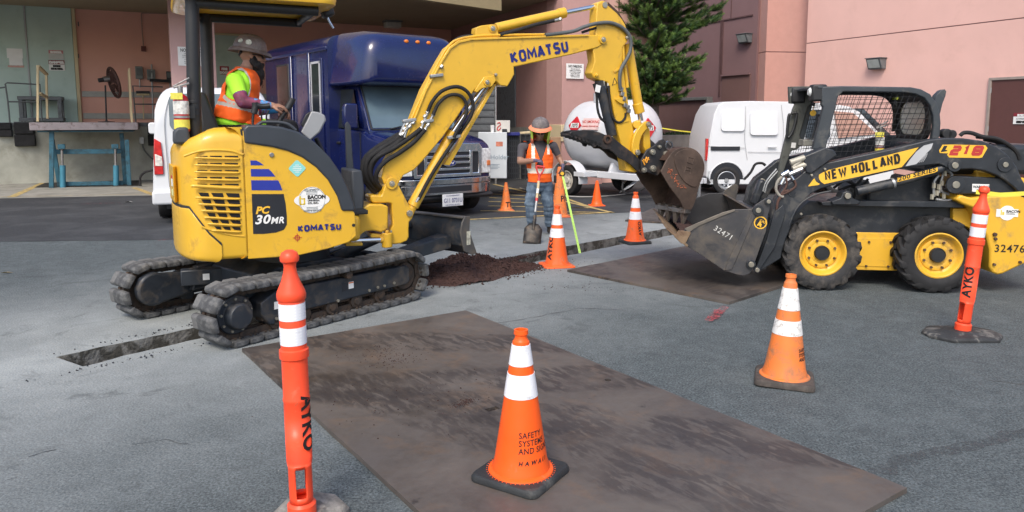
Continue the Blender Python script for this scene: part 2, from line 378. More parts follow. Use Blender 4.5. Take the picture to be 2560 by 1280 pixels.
# trench
m, t, b = new_mat('cut_pavement'); v = coords(t)
n1 = nz(t, v, 7, 8, .7, .5); sp = N(t, 'ShaderNodeSeparateXYZ'); t.links.new(v, sp.inputs[0])
c = mix(t, ramp(t, n1, [(.44, 0.), (.58, 1.)]), (.065, .062, .052), (.24, .238, .222))
t.links.new(c, b.inputs['Base Color']); b.inputs['Roughness'].default_value = .95; bumpit(t, b, nz(t, v, 35, 5), .6, .02)
CUT = m
m, t, b = new_mat('red_cinder_soil'); v = coords(t)
c = mix(t, nz(t, v, 60, 5, .7), (.013, .007, .006), (.085, .040, .032)); t.links.new(c, b.inputs['Base Color']); b.inputs['Roughness'].default_value = .95
bumpit(t, b, nz(t, v, 90, 4), .8, .01); SOIL = m
mb = MB(); D_ = .46
for line, sgn in ((fe, 1), (ne, -1)):
    rows = []
    for k in range(5):
        z = -D_*k/4
        rows.append([Vector((p.x, p.y, z-(.0 if k else 0)))+Vector((-.72, .69, 0))*(-sgn)*(.018*noise.noise(Vector((p.x*6, p.y*6, z*14)))-(.004*k)) if k else Vector((p.x, p.y, 0)) for p in line])
    n = len(line); vs = [q for r in rows for q in r]
    mb.add(vs, [(k*n+i, k*n+i+1, (k+1)*n+i+1, (k+1)*n+i) for k in range(4) for i in range(n-1)])
mb.add([fe[0], ne[0], ne[0]+Vector((0, 0, -D_)), fe[0]+Vector((0, 0, -D_))], [(0, 1, 2, 3)])
mb.add([fe[-1], ne[-1], ne[-1]+Vector((0, 0, -D_)), fe[-1]+Vector((0, 0, -D_))], [(0, 1, 2, 3)])
struct(mb.build('trench_wall', CUT))
def lerp_line(line, s_):
    L = [0]
    for a, b_ in zip(line[:-1], line[1:]): L.append(L[-1]+(b_-a).length)
    d = s_*L[-1]
    for i in range(len(line)-1):
        if L[i+1] >= d: return line[i].lerp(line[i+1], (d-L[i])/(L[i+1]-L[i]+1e-9))
    return line[-1].copy()
mb = MB(); nu, nv = 240, 10; vs = []
for i in range(nu+1):
    for j in range(nv+1):
        p = lerp_line(far_edge, i/nu).lerp(lerp_line(near_edge, i/nu), -.02+1.04*j/nv)
        z = -.40+.05*noise.noise(p*4)+.03*noise.noise(p*17)+.07*math.exp(-((j/nv-.9)/.4)**2)
        vs.append((p.x, p.y, z))
mb.add(vs, [(i*(nv+1)+j, (i+1)*(nv+1)+j, (i+1)*(nv+1)+j+1, i*(nv+1)+j+1) for i in range(nu) for j in range(nv)])
struct(mb.build('trench_bed', SOIL, ang=180))
# soil heaps beside the trench
def heap(cx, cy, lx, ly, h, rot, name):
    mb = MB(); n = 64; a = R(rot); vs = []
    for i in range(n+1):
        for j in range(n+1):
            x, y = (i/n-.5)*2, (j/n-.5)*2; r = math.sqrt(x*x+y*y)
            X = cx+x*lx*math.cos(a)-y*ly*math.sin(a); Y = cy+x*lx*math.sin(a)+y*ly*math.cos(a)
            q = Vector((X, Y, 0)); e = max(0, 1-r*(1+.35*noise.noise(q*2.2)))
            z = h*(e**.8)*(.75+.5*noise.noise(q*5))+(.045*noise.noise(q*13)+.030*noise.noise(q*34))*min(1, e*4)-.006*(e <= 0)-.003
            vs.append((X, Y, z))
    mb.add(vs, [(i*(n+1)+j, (i+1)*(n+1)+j, (i+1)*(n+1)+j+1, i*(n+1)+j+1) for i in range(n) for j in range(n)])
    HV.extend([Vector(q) for q in vs if q[2] > .012]); return stuff(mb.build(name, SOIL, ang=180))
HV = []
p = gnd(1160, 692); heap(p.x, p.y, .64, .36, .18, 34, 'soil_heap')
p = gnd(1245, 678); heap(p.x, p.y, .60, .22, .13, 42, 'soil_heap')
p = gnd(1165, 660); heap(p.x-.05, p.y, .46, .22, .16, 34, 'soil_heap')
p = gnd(1110, 690); heap(p.x, p.y, .34, .34, .16, 34, 'soil_heap')
def clods(n):
    mb = MB()
    for _ in range(n):
        c = random.choice(HV)+Vector((random.uniform(-.01, .01), random.uniform(-.01, .01), .002)); r = .006+.017*random.random()**2.5
        mb.add([c+Vector(s_)*r*random.uniform(.6, 1) for s_ in ((1, 0, 0), (-1, 0, 0), (0, 1, 0), (0, -1, 0), (0, 0, 1), (0, 0, -1))], [(0, 2, 4), (2, 1, 4), (1, 3, 4), (3, 0, 4), (2, 0, 5), (1, 2, 5), (3, 1, 5), (0, 3, 5)])
    return stuff(mb.build('soil_clods', SOIL, ang=10))
clods(5200)
def crumbs(name, spots, mat, n, rmin, rmax, z0=0.):
    mb = MB()
    for _ in range(n):
        x, y, sx_, sy_, ro = random.choice(spots); a = R(ro); g1, g2 = random.gauss(0, 1)*sx_, random.gauss(0, 1)*sy_
        X = x+g1*math.cos(a)-g2*math.sin(a); Y = y+g1*math.sin(a)+g2*math.cos(a); r = random.uniform(rmin, rmax)*random.random()**1.5+rmin
        vs = [Vector((random.uniform(.6, 1)*s_[0], random.uniform(.6, 1)*s_[1], random.uniform(.5, .9)*s_[2]))*r+Vector((X, Y, z0+r*.4)) for s_ in ((1, 0, 0), (-1, 0, 0), (0, 1, 0), (0, -1, 0), (0, 0, 1), (0, 0, -1))]
        mb.add(vs, [(0, 2, 4), (2, 1, 4), (1, 3, 4), (3, 0, 4), (2, 0, 5), (1, 2, 5), (3, 1, 5), (0, 3, 5)])
    return stuff(mb.build(name, mat, ang=10))
def sp(x, y, a, b_, r=45): q = gnd(x, y); return (q.x, q.y, a, b_, r)
crumbs('soil_crumbs', [sp(1180, 692, .34, .16, 38), sp(1260, 684, .28, .09, 40), sp(1320, 672, .25, .06, 45), sp(1120, 700, .16, .14), sp(1180, 662, .3, .1, 40), sp(1250, 655, .35, .04)], SOIL, 4200, .005, .020)
crumbs('soil_crumbs', [sp(1450, 720, .35, .07, -14), sp(1420, 680, .5, .3)], SOIL, 160, .003, .007)
crumbs('soil_crumbs', [sp(950, 890, .16, .1), sp(985, 912, .1, .07), sp(1160, 1018, .05, .02), sp(1060, 1000, .4, .2)], SOIL, 800, .002, .006, .026)
crumbs('asphalt_crumbs', [sp(400, 828, .3, .03, 49), sp(300, 850, .25, .03, 49), sp(420, 880, .3, .03, 46), sp(300, 905, .25, .02, 46)], DEC_K, 130, .004, .010)
crumbs('pale_chips', [sp(360, 886, .12, .02, 46), sp(600, 1000, 1.2, .8, 0), sp(1000, 1100, 1.5, .8, 0), sp(2100, 1100, 1., .8, 0)], CONC, 160, .001, .004)
# far dark asphalt apron, concrete apron of the dock
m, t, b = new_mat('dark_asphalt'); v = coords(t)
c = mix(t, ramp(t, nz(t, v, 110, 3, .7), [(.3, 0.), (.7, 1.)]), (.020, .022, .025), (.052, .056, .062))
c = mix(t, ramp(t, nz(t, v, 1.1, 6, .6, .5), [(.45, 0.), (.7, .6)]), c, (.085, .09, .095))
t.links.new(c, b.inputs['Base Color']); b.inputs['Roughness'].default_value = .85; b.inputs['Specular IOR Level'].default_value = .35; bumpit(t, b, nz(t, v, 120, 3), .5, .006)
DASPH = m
def sheet(name, pts, mat, z, jagy=0):
    mb = MB(); vs = [(x, y, z) for x, y in pts]; mb.add(vs, [tuple(range(len(vs)))]); return mb.build(name, mat)
pa, pb, pc = gnd(-200, 607), gnd(420, 600), gnd(1171, 549); pd = gnd(1520, 533); pe = gnd(2400, 508)
sheetpts = [(-40, pa.y-12.), (pa.x, pa.y), (pb.x, pb.y), (pc.x, pc.y), (pd.x, pd.y), (pe.x, pe.y), (60, pe.y+18), (60, 100), (-60, 100), (-60, -10)]
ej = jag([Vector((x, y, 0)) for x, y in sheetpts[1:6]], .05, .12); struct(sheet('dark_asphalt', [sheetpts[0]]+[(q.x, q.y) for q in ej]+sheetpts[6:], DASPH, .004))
# building frame: x along the back wall, y away from the camera
BX, BY, BH = -2.12, 26.3, 25.5
FB = Fr(BX, BY, BH)
def bl(x, y):  # building-local -> world
    return FB.o+FB.d*x+FB.n*y
ap = [bl(-26, -8.2), bl(-3.2, -4.9), bl(0, -4.3), bl(0, 0), bl(-26, 0)]
q0, q1 = gnd(-300, 503), gnd(395, 489)
ap = [(q0.x, q0.y), (q1.x, q1.y), (-4.0, q1.y+.35*1.), bl(-1.2, -1.2)[:], bl(-26, -1.2)[:]]
struct(sheet('concrete_apron', ap, CONC, .008))
# painted lines
def line_mark(p, q, w_, z=.009, name='painted_line', mat=None, mb=None):
    a, b_ = gnd(*p), gnd(*q); d = (b_-a).normalized(); n = Vector((-d.y, d.x, 0))*w_/2
    own = mb is None; mb = mb or MB()
    mb.add([a+n+Vector((0, 0, z)), a-n+Vector((0, 0, z)), b_-n+Vector((0, 0, z)), b_+n+Vector((0, 0, z))], [(0, 1, 2, 3)])
    if own: return struct(mb.build(name, mat or PAINT_Y))
c4 = crop(1160, 240, 2.666)
line_mark(*c4((30, 826), (985, 778)), .09)
line_mark(*c4((200, 590), (990, 780)), .10)
for a, b_ in [((180, 655), (420, 668)), ((170, 680), (440, 692)), ((165, 705), (620, 722)), ((160, 735), (800, 748)), ((110, 768), (960, 779)), ((690, 690), (860, 748)), ((640, 745), (830, 748)), ((230, 640), (400, 645)), ((300, 620), (400, 622))]:
    line_mark(*c4(a, b_), .085, z=.010)
line_mark((28, 494), (115, 455), .16, .012); line_mark((335, 470), (400, 494), .14, .012)
line_mark((0, 493), (390, 486), .03, .012)
RED_SP = M('spray_paint_red', (.42, .07, .08), .85, var=.3, scale=20)
t = RED_SP.node_tree; b = t.nodes['Principled BSDF']; t.links.new(ramp(t, nz(t, coords(t), 26, 6, .8), [(.44, 0.), (.62, .75)]), b.inputs['Alpha'])
for p, q, w_ in [((200, 513), (300, 509), .03), ((1770, 808), (1815, 770), .07), ((1780, 800), (1800, 778), .10), ((395, 605), (430, 601), .03)]:
    m = line_mark(p, q, w_, .013+.003*int(w_*100 % 5), 'spray_paint_mark', RED_SP)
sc = MB(); 
for x, y in [(1500, 950)]: pass
leaf = MB(); g = gnd(15, 685); leaf.add([(g.x-.06, g.y, .012), (g.x, g.y-.02, .03), (g.x+.07, g.y+.02, .012), (g.x, g.y+.03, .02)], [(0, 1, 2, 3)])
tag(leaf.build('dry_leaf', M('leaf_dry', (.45, .32, .12), .7)), 'small dry tan leaf lying on the grey asphalt at far left', 'leaf')
g = gnd(322, 507); leaf = MB(); leaf.add([(g.x-.1, g.y, .012), (g.x, g.y-.03, .04), (g.x+.09, g.y+.02, .012), (g.x, g.y+.05, .03)], [(0, 1, 2, 3)])
tag(leaf.build('paper_scrap', DEC_W), 'pale paper scrap on dark asphalt left of the white van', 'litter')
# tar seam at right
mb = MB(); pts = [gnd(2110, 1215), gnd(2230, 1168), gnd(2380, 1130), gnd(2560, 1085), gnd(2800, 1030)]
for i in range(len(pts)-1):
    pass
m, t, b = new_mat('tar_seam'); v = coords(t); c = mix(t, nz(t, v, 40, 5, .7), (.035, .038, .041), (.12, .13, .135)); t.links.new(c, b.inputs['Base Color']); t.links.new(ramp(t, nz(t, v, 16, 7, .8), [(.42, 0.), (.62, .8)]), b.inputs['Alpha']); b.inputs['Roughness'].default_value = .8; bumpit(t, b, nz(t, v, 120, 3), .4, .006)
l1 = jag(pts, .05, .04); wd = [.05+.035*noise.noise(q*5) for q in l1]
vs = []
for i, q in enumerate(l1):
    vs += [(q.x, q.y+wd[i], .003), (q.x, q.y-wd[i], .003)]
mb.add(vs, [(2*i, 2*i+1, 2*i+3, 2*i+2) for i in range(len(l1)-1)]); struct(mb.build('tar_seam', m))
# cracks as thin dark slivers
mb = MB()
for pl in [[gnd(1180, 820), gnd(1300, 800), gnd(1440, 770), gnd(1560, 775)], [gnd(330, 1110), gnd(420, 1095), gnd(470, 1110)], [gnd(2420, 925), gnd(2470, 950), gnd(2560, 960)], [gnd(70, 1140), gnd(140, 1125)], [gnd(0, 1210), gnd(40, 1195)]]:
    l1 = jag(pl, .05, .03); vs = []
    for i, q in enumerate(l1):
        ww = .0035*(.4+abs(noise.noise(q*9))*2); vs += [(q.x, q.y+ww, .0025), (q.x, q.y-ww, .0025)]
    mb.add(vs, [(2*i, 2*i+1, 2*i+3, 2*i+2) for i in range(len(l1)-1)])
struct(mb.build('pavement_cracks', DEC_K))
# ================================================================ STEEL PLATES
m, t, b = new_mat('road_plate'); v = coords(t)
n1 = nz(t, v, 1.6, 8, .62, .6); n2 = nz(t, v, 22, 5, .65)
c = mix(t, ramp(t, n1, [(.3, 0.), (.68, 1.)]), (.060, .049, .043), (.130, .110, .095))
c = mix(t, ramp(t, nz(t, v, 3.4, 8, .7, .8), [(.52, 0.), (.74, .6)]), c, (.19, .115, .065))
c = mix(t, ramp(t, n2, [(.35, 0.), (.75, .4)]), c, (.14, .13, .12))
def treadmark(rot, off, wid, per, vv):
    vc = coords(t, (1, 1, 1), (0, 0, R(rot))); s_ = N(t, 'ShaderNodeSeparateXYZ'); t.links.new(vc, s_.inputs[0])
    dd = mth_('ABSOLUTE', mth_('ADD', s_.outputs[1], off)); band = ramp(t, mth_('ADD', dd, mth_('MULTIPLY', mth_('SUBTRACT', n1, .5), .22)), [(wid*.75, 1.), (wid, 0.)])
    saw = nz(t, coords(t, (1, .28, 1), (0, 0, R(rot+38))), 23, 4, .6, .5)
    return mth_('MULTIPLY', mth_('MULTIPLY', band, ramp(t, saw, [(.43, 0.), (.52, 1.)])), ramp(t, nz(t, vc, 2.6, 4), [(.32, 0.), (.52, vv)]))
def mth_(op, a, b_=None):
    n = N(t, 'ShaderNodeMath', operation=op)
    for i, q in enumerate((a, b_)):
        if q is None: continue
        if isinstance(q, (int, float)): n.inputs[i].default_value = q
        else: t.links.new(q, n.inputs[i])
    return n.outputs[0]
for ro, off, wd_, per, vv in [(38, -.25, .26, 75, .7), (52, .55, .24, 70, .6), (15, -.9, .28, 68, .65), (70, .1, .25, 80, .5), (28, .9, .27, 72, .65), (-10, -1.5, .28, 66, .6)]:
    c = mix(t, treadmark(ro, off, wd_, per, vv), c, (.030, .025, .025))
c = mix(t, ramp(t, nz(t, v, 5, 6, .6), [(.66, 0.), (.72, .8)]), c, (.028, .024, .024))
t.links.new(c, b.inputs['Base Color']); b.inputs['Metallic'].default_value = .15
t.links.new(ramp(t, n1, [(.3, .38), (.7, .68)]), b.inputs['Roughness']); bumpit(t, b, n2, .25, .006)
PLATE = m
def plate(c0, c1, c2, label, holes=(), th=.025, z0=.002):
    """c0 corner, c1 and c2 its neighbours (ground points)"""
    e1, e2 = (c1-c0), (c2-c0); L1, L2 = e1.length, e2.length; d = e1.normalized(); ang = math.degrees(math.atan2(d.y, d.x))
    nn = Vector((-d.y, d.x, 0)); sgn = 1 if nn.dot(e2) > 0 else -1
    o = thing('steel_road_plate', label, 'steel plate', c0.x, c0.y, ang, group='steel road plates on the pavement')
    out = []
    cs = [(0, 0), (L1, 0), (L1, sgn*L2), (0, sgn*L2)]
    for i in range(4):
        a, b_ = Vector(cs[i]), Vector(cs[(i+1) % 4]); k = 24
        for j in range(k):
            p_ = a.lerp(b_, j/k); p_ += Vector((noise.noise(Vector((p_.x*2, p_.y*2, L1))), noise.noise(Vector((p_.y*2, p_.x*2, L1+5)))))*.006*(j > 0); out.append((p_.x, p_.y))
    hl = []
    for h in holes:
        g_ = gnd(*h[0], z0+th)-c0; x, y = g_.dot(d), g_.dot(nn); s_ = h[1]
        hl.append([(x+s_*a_, y+s_*.55*b_) for a_, b_ in ((-1, -1), (1, -1), (1, 1), (-1, 1))] if h[2] == 's' else circ((x, y), s_, 12))
    mb = MB(); mb.prism(out, z0, z0+th, plane='xy', holes=hl)
    mb.build('plate_slab', PLATE, o); return o, d, nn
P1 = plate(gnd(605, 880), gnd(1165, 783), gnd(605, 880)+(gnd(2225, 1255)-gnd(1165, 783)), 'large brown steel road plate with tyre marks in the foreground', [((1231, 1022), .04, 's'), ((1520, 950), .022, 'c')])
a0 = gnd(1418, 680); a1 = gnd(1822, 762); dd = (a1-a0); nn_ = Vector((-dd.y, dd.x, 0)).normalized()
P2 = plate(a0, a1, a0+nn_*2.7, 'rust brown steel road plate under the black loader bucket')
g0 = gnd(1563, 554)
P3 = plate(g0, g0+Vector((1.6, -.75, 0)), g0+Vector((.75, 1.6, 0)), 'small rusty steel plate beyond the trench behind the loader bucket', z0=.006)
# ================================================================ BUILDING
mb = lambda: MB()
SO = 4.9                                  # soffit height
bld = thing('loading_dock_building', 'salmon stucco building with a sheltered loading dock behind the machines', 'building', BX, BY, BH)
DK = 1.62
def bx_(name, a, b_, mat, parent=bld, bevel=0, **k): m_ = MB(); m_.b2(a, b_); return m_.build(name, mat, parent, bevel, **k)
# sheltered bay
bx_('back_wall', (-26, 0, 0), (0.3, .3, 7), PINK_B)
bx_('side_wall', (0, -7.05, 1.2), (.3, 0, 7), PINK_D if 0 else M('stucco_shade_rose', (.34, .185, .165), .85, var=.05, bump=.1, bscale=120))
bx_('side_wall_base', (-.03, -7.05, 0), (.3, -.01, 1.2), CONC)
bx_('side_wall_band', (-.012, -7.04, 1.2), (0, -.02, 1.5), CONC)
bx_('dock', (-26, -1.2, 0), (-5.2, 0, DK), CONC_D)
bx_('dock_edge', (-26, -1.23, DK-.1), (-5.2, -1.2, DK+.01), GREY_P)

# fascia runs at its own slight angle
fa, fb_ = FB.loc(*gnd(1254, 300-1e-3).xy) if 0 else (0, 0), 0
f1 = FB.loc(-.26, 18.7); f2 = FB.loc(-2.75, 16.3); f3 = FB.loc(-15.5, 16.6)  # unseen left run of fascia and ceiling kept shallow so more light enters the bay
mf = MB(); d_ = Vector((f2[0]-f1[0], f2[1]-f1[1])).normalized(); nn2 = Vector((d_.y, -d_.x))*.25
mf.prism([(f1[0], f1[1]), (f2[0], f2[1]), (f2[0]+nn2.x, f2[1]+nn2.y), (f1[0]+nn2.x, f1[1]+nn2.y)], 4.38, 7, plane='xy'); mf.prism([f2, f3, (f3[0]+.1, f3[1]+.25), (f2[0]+.1, f2[1]+.25)], 4.381, 7.001, plane='xy'); mf.build('fascia', M('fascia_olive_tan', (.30, .245, .135), .85, var=.05, bump=.08, bscale=120), bld)
mf = MB(); mf.prism([(f1[0], f1[1]), (f2[0], f2[1]), (f3[0], f3[1]), (-26, .1), (.1, .1), (.1, f1[1])], 4.82, 4.86, plane='xy'); mf.build('ceiling_panel', SOFF, bld)
def onback(p, v=-.02): return FB.P(p, v)
def rect_back(name, p, q, mat, v0, v1, parent=bld, bevel=0, **k):
    a = FB.q(p, v0); b_ = FB.q(q, v0); m_ = MB(); m_.b2((a[0], v0, a[1]), (b_[0], v1, b_[1])); return m_.build(name, mat, parent, bevel, **k)
# the two sage doors and frame
ztop = FB.q((100, 12), -.05)[1]
def dx(px, v=-.05): return FB.q((px, 300), v)[0]
for a, b_, lb in ((-90, 79, 'sage green left door leaf with paper notices'), (83, 196, 'sage green right door leaf with danger sign')):
    m_ = MB(); m_.b2((dx(a), -.05, DK), (dx(b_), .0, ztop)); m_.build('door_leaf', GREEN_D, bld, .01, label=lb)
m_ = MB(); m_.b2((dx(197), -.09, DK), (dx(206), 0, ztop+.12)); m_.b2((dx(-95), -.09, ztop), (dx(197), 0, ztop+.12)); m_.build('door_frame', CREAM, bld, .01)
m_ = MB(); m_.b2((dx(79.3), -.075, DK), (dx(82.7), -.05, ztop)); m_.build('door_astragal', DEC_G, bld)
for i, (y) in enumerate((60, 140, 220, 270)):
    q = FB.P((196, y), -.06); m_ = MB(); m_.cyl(q-Vector((0, 0, .06)), q+Vector((0, 0, .06)), .015, n=8); m_.build('door_hinge', GREY_P, bld)
# two pale bumper rails on the wall
for y0, y1 in ((229, 243), (283, 297)):
    z0, z1 = FB.q((300, y1), -.04)[1], FB.q((300, y0), -.04)[1]
    m_ = MB(); m_.b2((dx(209), -.045, z0), (-5.3, 0, z1)); m_.build('wall_guard_rail', M('guard_rail_grey', (.36, .36, .33), .6), bld, .008)
# second sage door behind the operator
z1 = FB.q((560, 88), -.04)[1]
m_ = MB(); m_.b2((dx(500), -.04, DK-.4), (dx(640), 0, z1)); m_.build('door_leaf', GREEN_D, bld, .01, label='sage green door behind the seated operator')
m_ = MB(); m_.b2((dx(495), -.07, z1), (dx(645), 0, z1+.06)); m_.b2((dx(641), -.07, DK-.4), (dx(645), 0, z1)); m_.build('door_frame', CREAM, bld, .008)
# roller door dark area behind the bus right side
m_ = MB(); m_.b2((-.04, -5.2, 1.5), (0, -3.6, 3.3)); m_.build('louvre_panel', GREY_P, bld, .01)
# ceiling lights on the soffit
for px, py in ((981, 52), (640, 38), (455, 4)):
    r = ray(px, py); tt = (4.82-CAM_H)/r.z; wpt = r*tt; l = FB.loc(wpt.x, wpt.y)
    o = thing('ceiling_light', {981: 'boxy unlit ceiling light above the blue bus', 640: 'flat unlit ceiling light above the operator helmet', 455: 'unlit ceiling light at the top beside the canopy roof'}[px], 'ceiling light', *bl(*l), BH, z=4.82, group='lights under the soffit')
    m_ = MB(); m_.b2((-.28, -.2, -.05), (.28, .2, 0)); m_.build('light_housing', GREY_P, o, .01)
    m_ = MB(); m_.b2((-.25, -.17, -.22), (.25, .17, -.05)); m_.build('light_diffuser', M('diffuser', (.5, .5, .46), .4), o, .03)
# right pillar and its neighbours
def pillar(name, label_, l0, w_, d_, mat, bandmat=None):
    pass
PX0 = FB.loc(1.14, 19.9)
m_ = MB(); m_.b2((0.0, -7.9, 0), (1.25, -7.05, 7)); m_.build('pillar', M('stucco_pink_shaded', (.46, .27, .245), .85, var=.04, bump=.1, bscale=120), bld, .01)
m_ = MB(); m_.b2((-.03, -7.93, 1.15), (1.27, -7.02, 1.58)); m_.build('pillar_band', CREAM, bld, .008)
# far rose wall seen right of the pillar, front wing
m_ = MB(); m_.b2((1.25, -7.6, 0), (2.9, -7.3, 7)); m_.build('front_wall', PINK, bld)
m_ = MB(); m_.b2((1.27, -7.63, 1.15), (2.92, -7.3, 1.58)); m_.build('front_wall_band', CREAM, bld)
m_ = MB(); m_.b2((1.25+.62, -7.62, 1.6), (1.25+.65, -7.6, 7)); m_.build('wall_joint', PINK_D, bld)
# left pillar (light pink) carrying the fascia
lp0, lp1 = Fr(-8.12, 17.9, BH), 0
pl_ = thing('dock_pillar', 'light pink square pillar with a no parking sign behind the excavator canopy', 'pillar', lp0.o.x, lp0.o.y, BH)
m_ = MB(); m_.b2((0, 0, 0), (1.0, 1.0, 4.81)); m_.build('pillar_shaft', M('stucco_pink_soft', (.56, .36, .34), .85, var=.03, bump=.1, bscale=120), pl_, .01)
# ---- right wing
g2 = (8.4, 21.5); FR = Fr(g2[0], g2[1], BH-90)          # x runs towards the camera along the wall face
rw = thing('pink_building_wing', 'tall light pink stucco wing with a brown door at right', 'building', g2[0], g2[1], BH-90)
zg = FR.q((2003, 110))[1]
m_ = MB(); m_.b2((0, 0, 0), (14, .3, zg-.012)); m_.build('lower_wall', PINK, rw)
m_ = MB(); m_.b2((0, 0, zg+.012), (14, .3, 8.5)); m_.build('upper_wall', PINK, rw)
m_ = MB(); m_.b2((0, .02, zg-.012), (14, .28, zg+.012)); m_.build('wall_groove', PINK_D, rw)
ux0 = FR.q((2478, 250))[0]; zt = FR.q((2478, 198))[1]
m_ = MB(); m_.b2((ux0, -.02, 0.02), (ux0+1.05, 0, zt-.03)); dr = m_.build('door', BROWN_D, rw, .006)
m_ = MB(); m_.b2((ux0-.06, -.05, 0), (ux0, 0, zt)); m_.b2((ux0-.06, -.05, zt-.03), (ux0+1.1, 0, zt+.03)); m_.build('door_frame', M('frame_grey_brown', (.30, .25, .22), .6), rw, .005)
for z_ in (zt-.25, zt-1.1, .3):
    m_ = MB(); m_.cyl((ux0, -.035, z_-.06), (ux0, -.035, z_+.06), .014, n=8); m_.build('door_hinge', GALV, rw)
# column at the corner
Fc = Fr(7.42, 22.0, 8); zc = Fc.q((1950, 130))[1]
col = thing('corner_column', 'salmon stucco column between the dark wall and the light pink wing', 'column', 7.42, 22.0, 8)
COLM = M('stucco_column', (.50, .27, .225), .85, var=.04, bump=.1, bscale=120)
m_ = MB(); m_.b2((0, 0, 0), (1.6, 1.2, zc-.012)); m_.build('column_shaft', COLM, col, .004)
m_ = MB(); m_.b2((.0, 0, zc+.012), (1.6, 1.2, 8.5)); m_.build('column_shaft', COLM, col, .004)
m_ = MB(); m_.b2((.02, .02, zc-.012), (1.58, 1.18, zc+.012)); m_.build('column_groove', PINK_D, col)
# recessed dark wall
FD = Fr(7.2, 22.6, BH-90)
dw = thing('recessed_wall', 'dusky purple brown stucco wall in shade behind the pine tree', 'wall', 7.2, 22.6, BH-90)
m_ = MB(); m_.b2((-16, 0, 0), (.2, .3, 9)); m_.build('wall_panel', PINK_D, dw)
def dwx(px, py=200): return FD.q((px, py))[0]
def dwz(px, py): return FD.q((px, py))[1]
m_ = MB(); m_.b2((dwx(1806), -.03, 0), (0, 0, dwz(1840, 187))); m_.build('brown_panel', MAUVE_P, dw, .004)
zz = dwz(1840, 45)
m_ = MB(); m_.b2((-16, -.03, zz-.02), (0, -.001, zz+.02)); m_.build('wall_ridge', M('trim_mauve', (.10, .05, .05), .8), dw)
m_ = MB(); m_.b2((dwx(1798), -.03, dwz(1798, 240)), (dwx(1801), -.001, 9)); m_.b2((dwx(1803), -.03, dwz(1803, 190)), (dwx(1805), -.001, zz)); m_.b2((dwx(1822), -.02, zz+.02), (dwx(1823), -.001, 9)); m_.build('wall_joint', M('trim_mauve', (.10, .05, .05), .8), dw)
m_ = MB(); m_.b2((dwx(1806), -.09, dwz(1840, 187)-.02), (0, -.03, dwz(1840, 187)+.03)); m_.build('panel_ledge', PINK_D, dw)
# lower stepped parapet in front of the dark wall
FP = Fr(6.9, 22.3, BH-90)
pw = thing('stepped_parapet', 'low brown stucco wall with a grey stepped coping behind the white tank', 'wall', 6.9, 22.3, BH-90)
a = FP.q((1590, 250)); b1 = FP.q((1777, 250)); b2 = FP.q((1777, 281)); e = FP.q((1830, 283))
zA = 1.7+50*27/1849
ug = FP.q((1777, 260))[0]
m_ = MB(); m_.prism([(-14, 0), (.3, 0), (.3, b2[1]), (ug, b2[1]), (ug, b1[1]), (-14, b1[1])], -.12, 0); m_.build('parapet_wall', MAUVE_P, pw)
m_ = MB()
m_.b2((-14, -.2, b1[1]), (ug+.06, .02, b1[1]+.10)); m_.b2((ug, -.2, b2[1]+.0), (ug+.08, .02, b1[1])); m_.b2((ug+.08, -.2, b2[1]), (.3, .02, b2[1]+.09)); m_.build('coping', M('coping_grey', (.16, .16, .15), .8), pw, .01)
# low concrete wall
q0, q1 = gnd(1660, 448), gnd(1800, 440)
FW = Fr(q0.x, q0.y, math.degrees(math.atan2(q1.y-q0.y, q1.x-q0.x)))
zw = FW.q((1730, 337))[1]
m_ = MB(); m_.b2((-1.5, 0, 0), (3.2, .2, zw)); o = m_.build('low_concrete_wall', CONC, None, .01); o.location = (q0.x, q0.y, 0); o.rotation_euler = (0, 0, R(FW.th)); tag(o, 'low grey concrete wall between the tank and the right white van', 'wall')
# planting bed behind the low wall
m_ = MB(); random.seed(3)
GR = M('ground_cover', (.05, .085, .03), .8, var=.4, scale=20)
for i in range(900):
    x = random.uniform(-1.4, 2.6); y = random.uniform(.25, 1.2); z = zw-.12+random.uniform(0, .14); r = .05
    a = random.uniform(0, 6.28); m_.add([(x, y, z), (x+r*math.cos(a), y+r*math.sin(a), z+.05), (x+r*.3*math.cos(a+1), y+r*.3*math.sin(a+1), z+.09)], [(0, 1, 2)])
m_.b2((-1.4, .22, 0), (3., 1.4, zw-.06)); o = m_.build('ground_cover', GR); o.location = (q0.x, q0.y, 0); o.rotation_euler = (0, 0, R(FW.th)); stuff(o)
# handrail-like stair stringer line, silver pipe, caution tape
m_ = MB(); p0 = FW.P((1750, 335), .9); p1 = FW.P((1750, 285), .9)
m_.tube([p0-Vector((0, 0, .8)), p0, p1-Vector((0, 0, .12)), p1+Vector((.03, 0, 0)), p1+Vector((.16, .0, .03)), p1+Vector((.28, 0, -.02)), p1+Vector((.3, 0, -.12))], .085, 14)
o = m_.build('vent_pipe', GALV); o.location = (q0.x, q0.y, 0); o.rotation_euler = (0, 0, R(FW.th)); tag(o, 'silver bent vent pipe behind the low concrete wall', 'pipe')
TAPE = M('caution_tape', (.80, .72, .08), .5, var=.08)
def tape(pts, w_, label):
    m_ = MB(); L = len(pts); vs = []
    for p in pts: vs += [p+Vector((0, 0, w_/2)), p-Vector((0, 0, w_/2))]
    m_.add(vs, [(2*i, 2*i+1, 2*i+3, 2*i+2) for i in range(L-1)]); o = m_.build('caution_tape', TAPE); return tag(o, label, 'tape')
A_, B_ = Vector((ray(1645, 321).x*17/ray(1645, 321).y, 17, 0)), 0
def at_y(px, py, y): r = ray(px, py); return r*(y/r.y)+Vector((0, 0, CAM_H))
tape([at_y(1640, 318, 19), at_y(1690, 326, 19.2), at_y(1770, 335, 19.6)], .03, 'yellow caution tape strung past the low concrete wall')
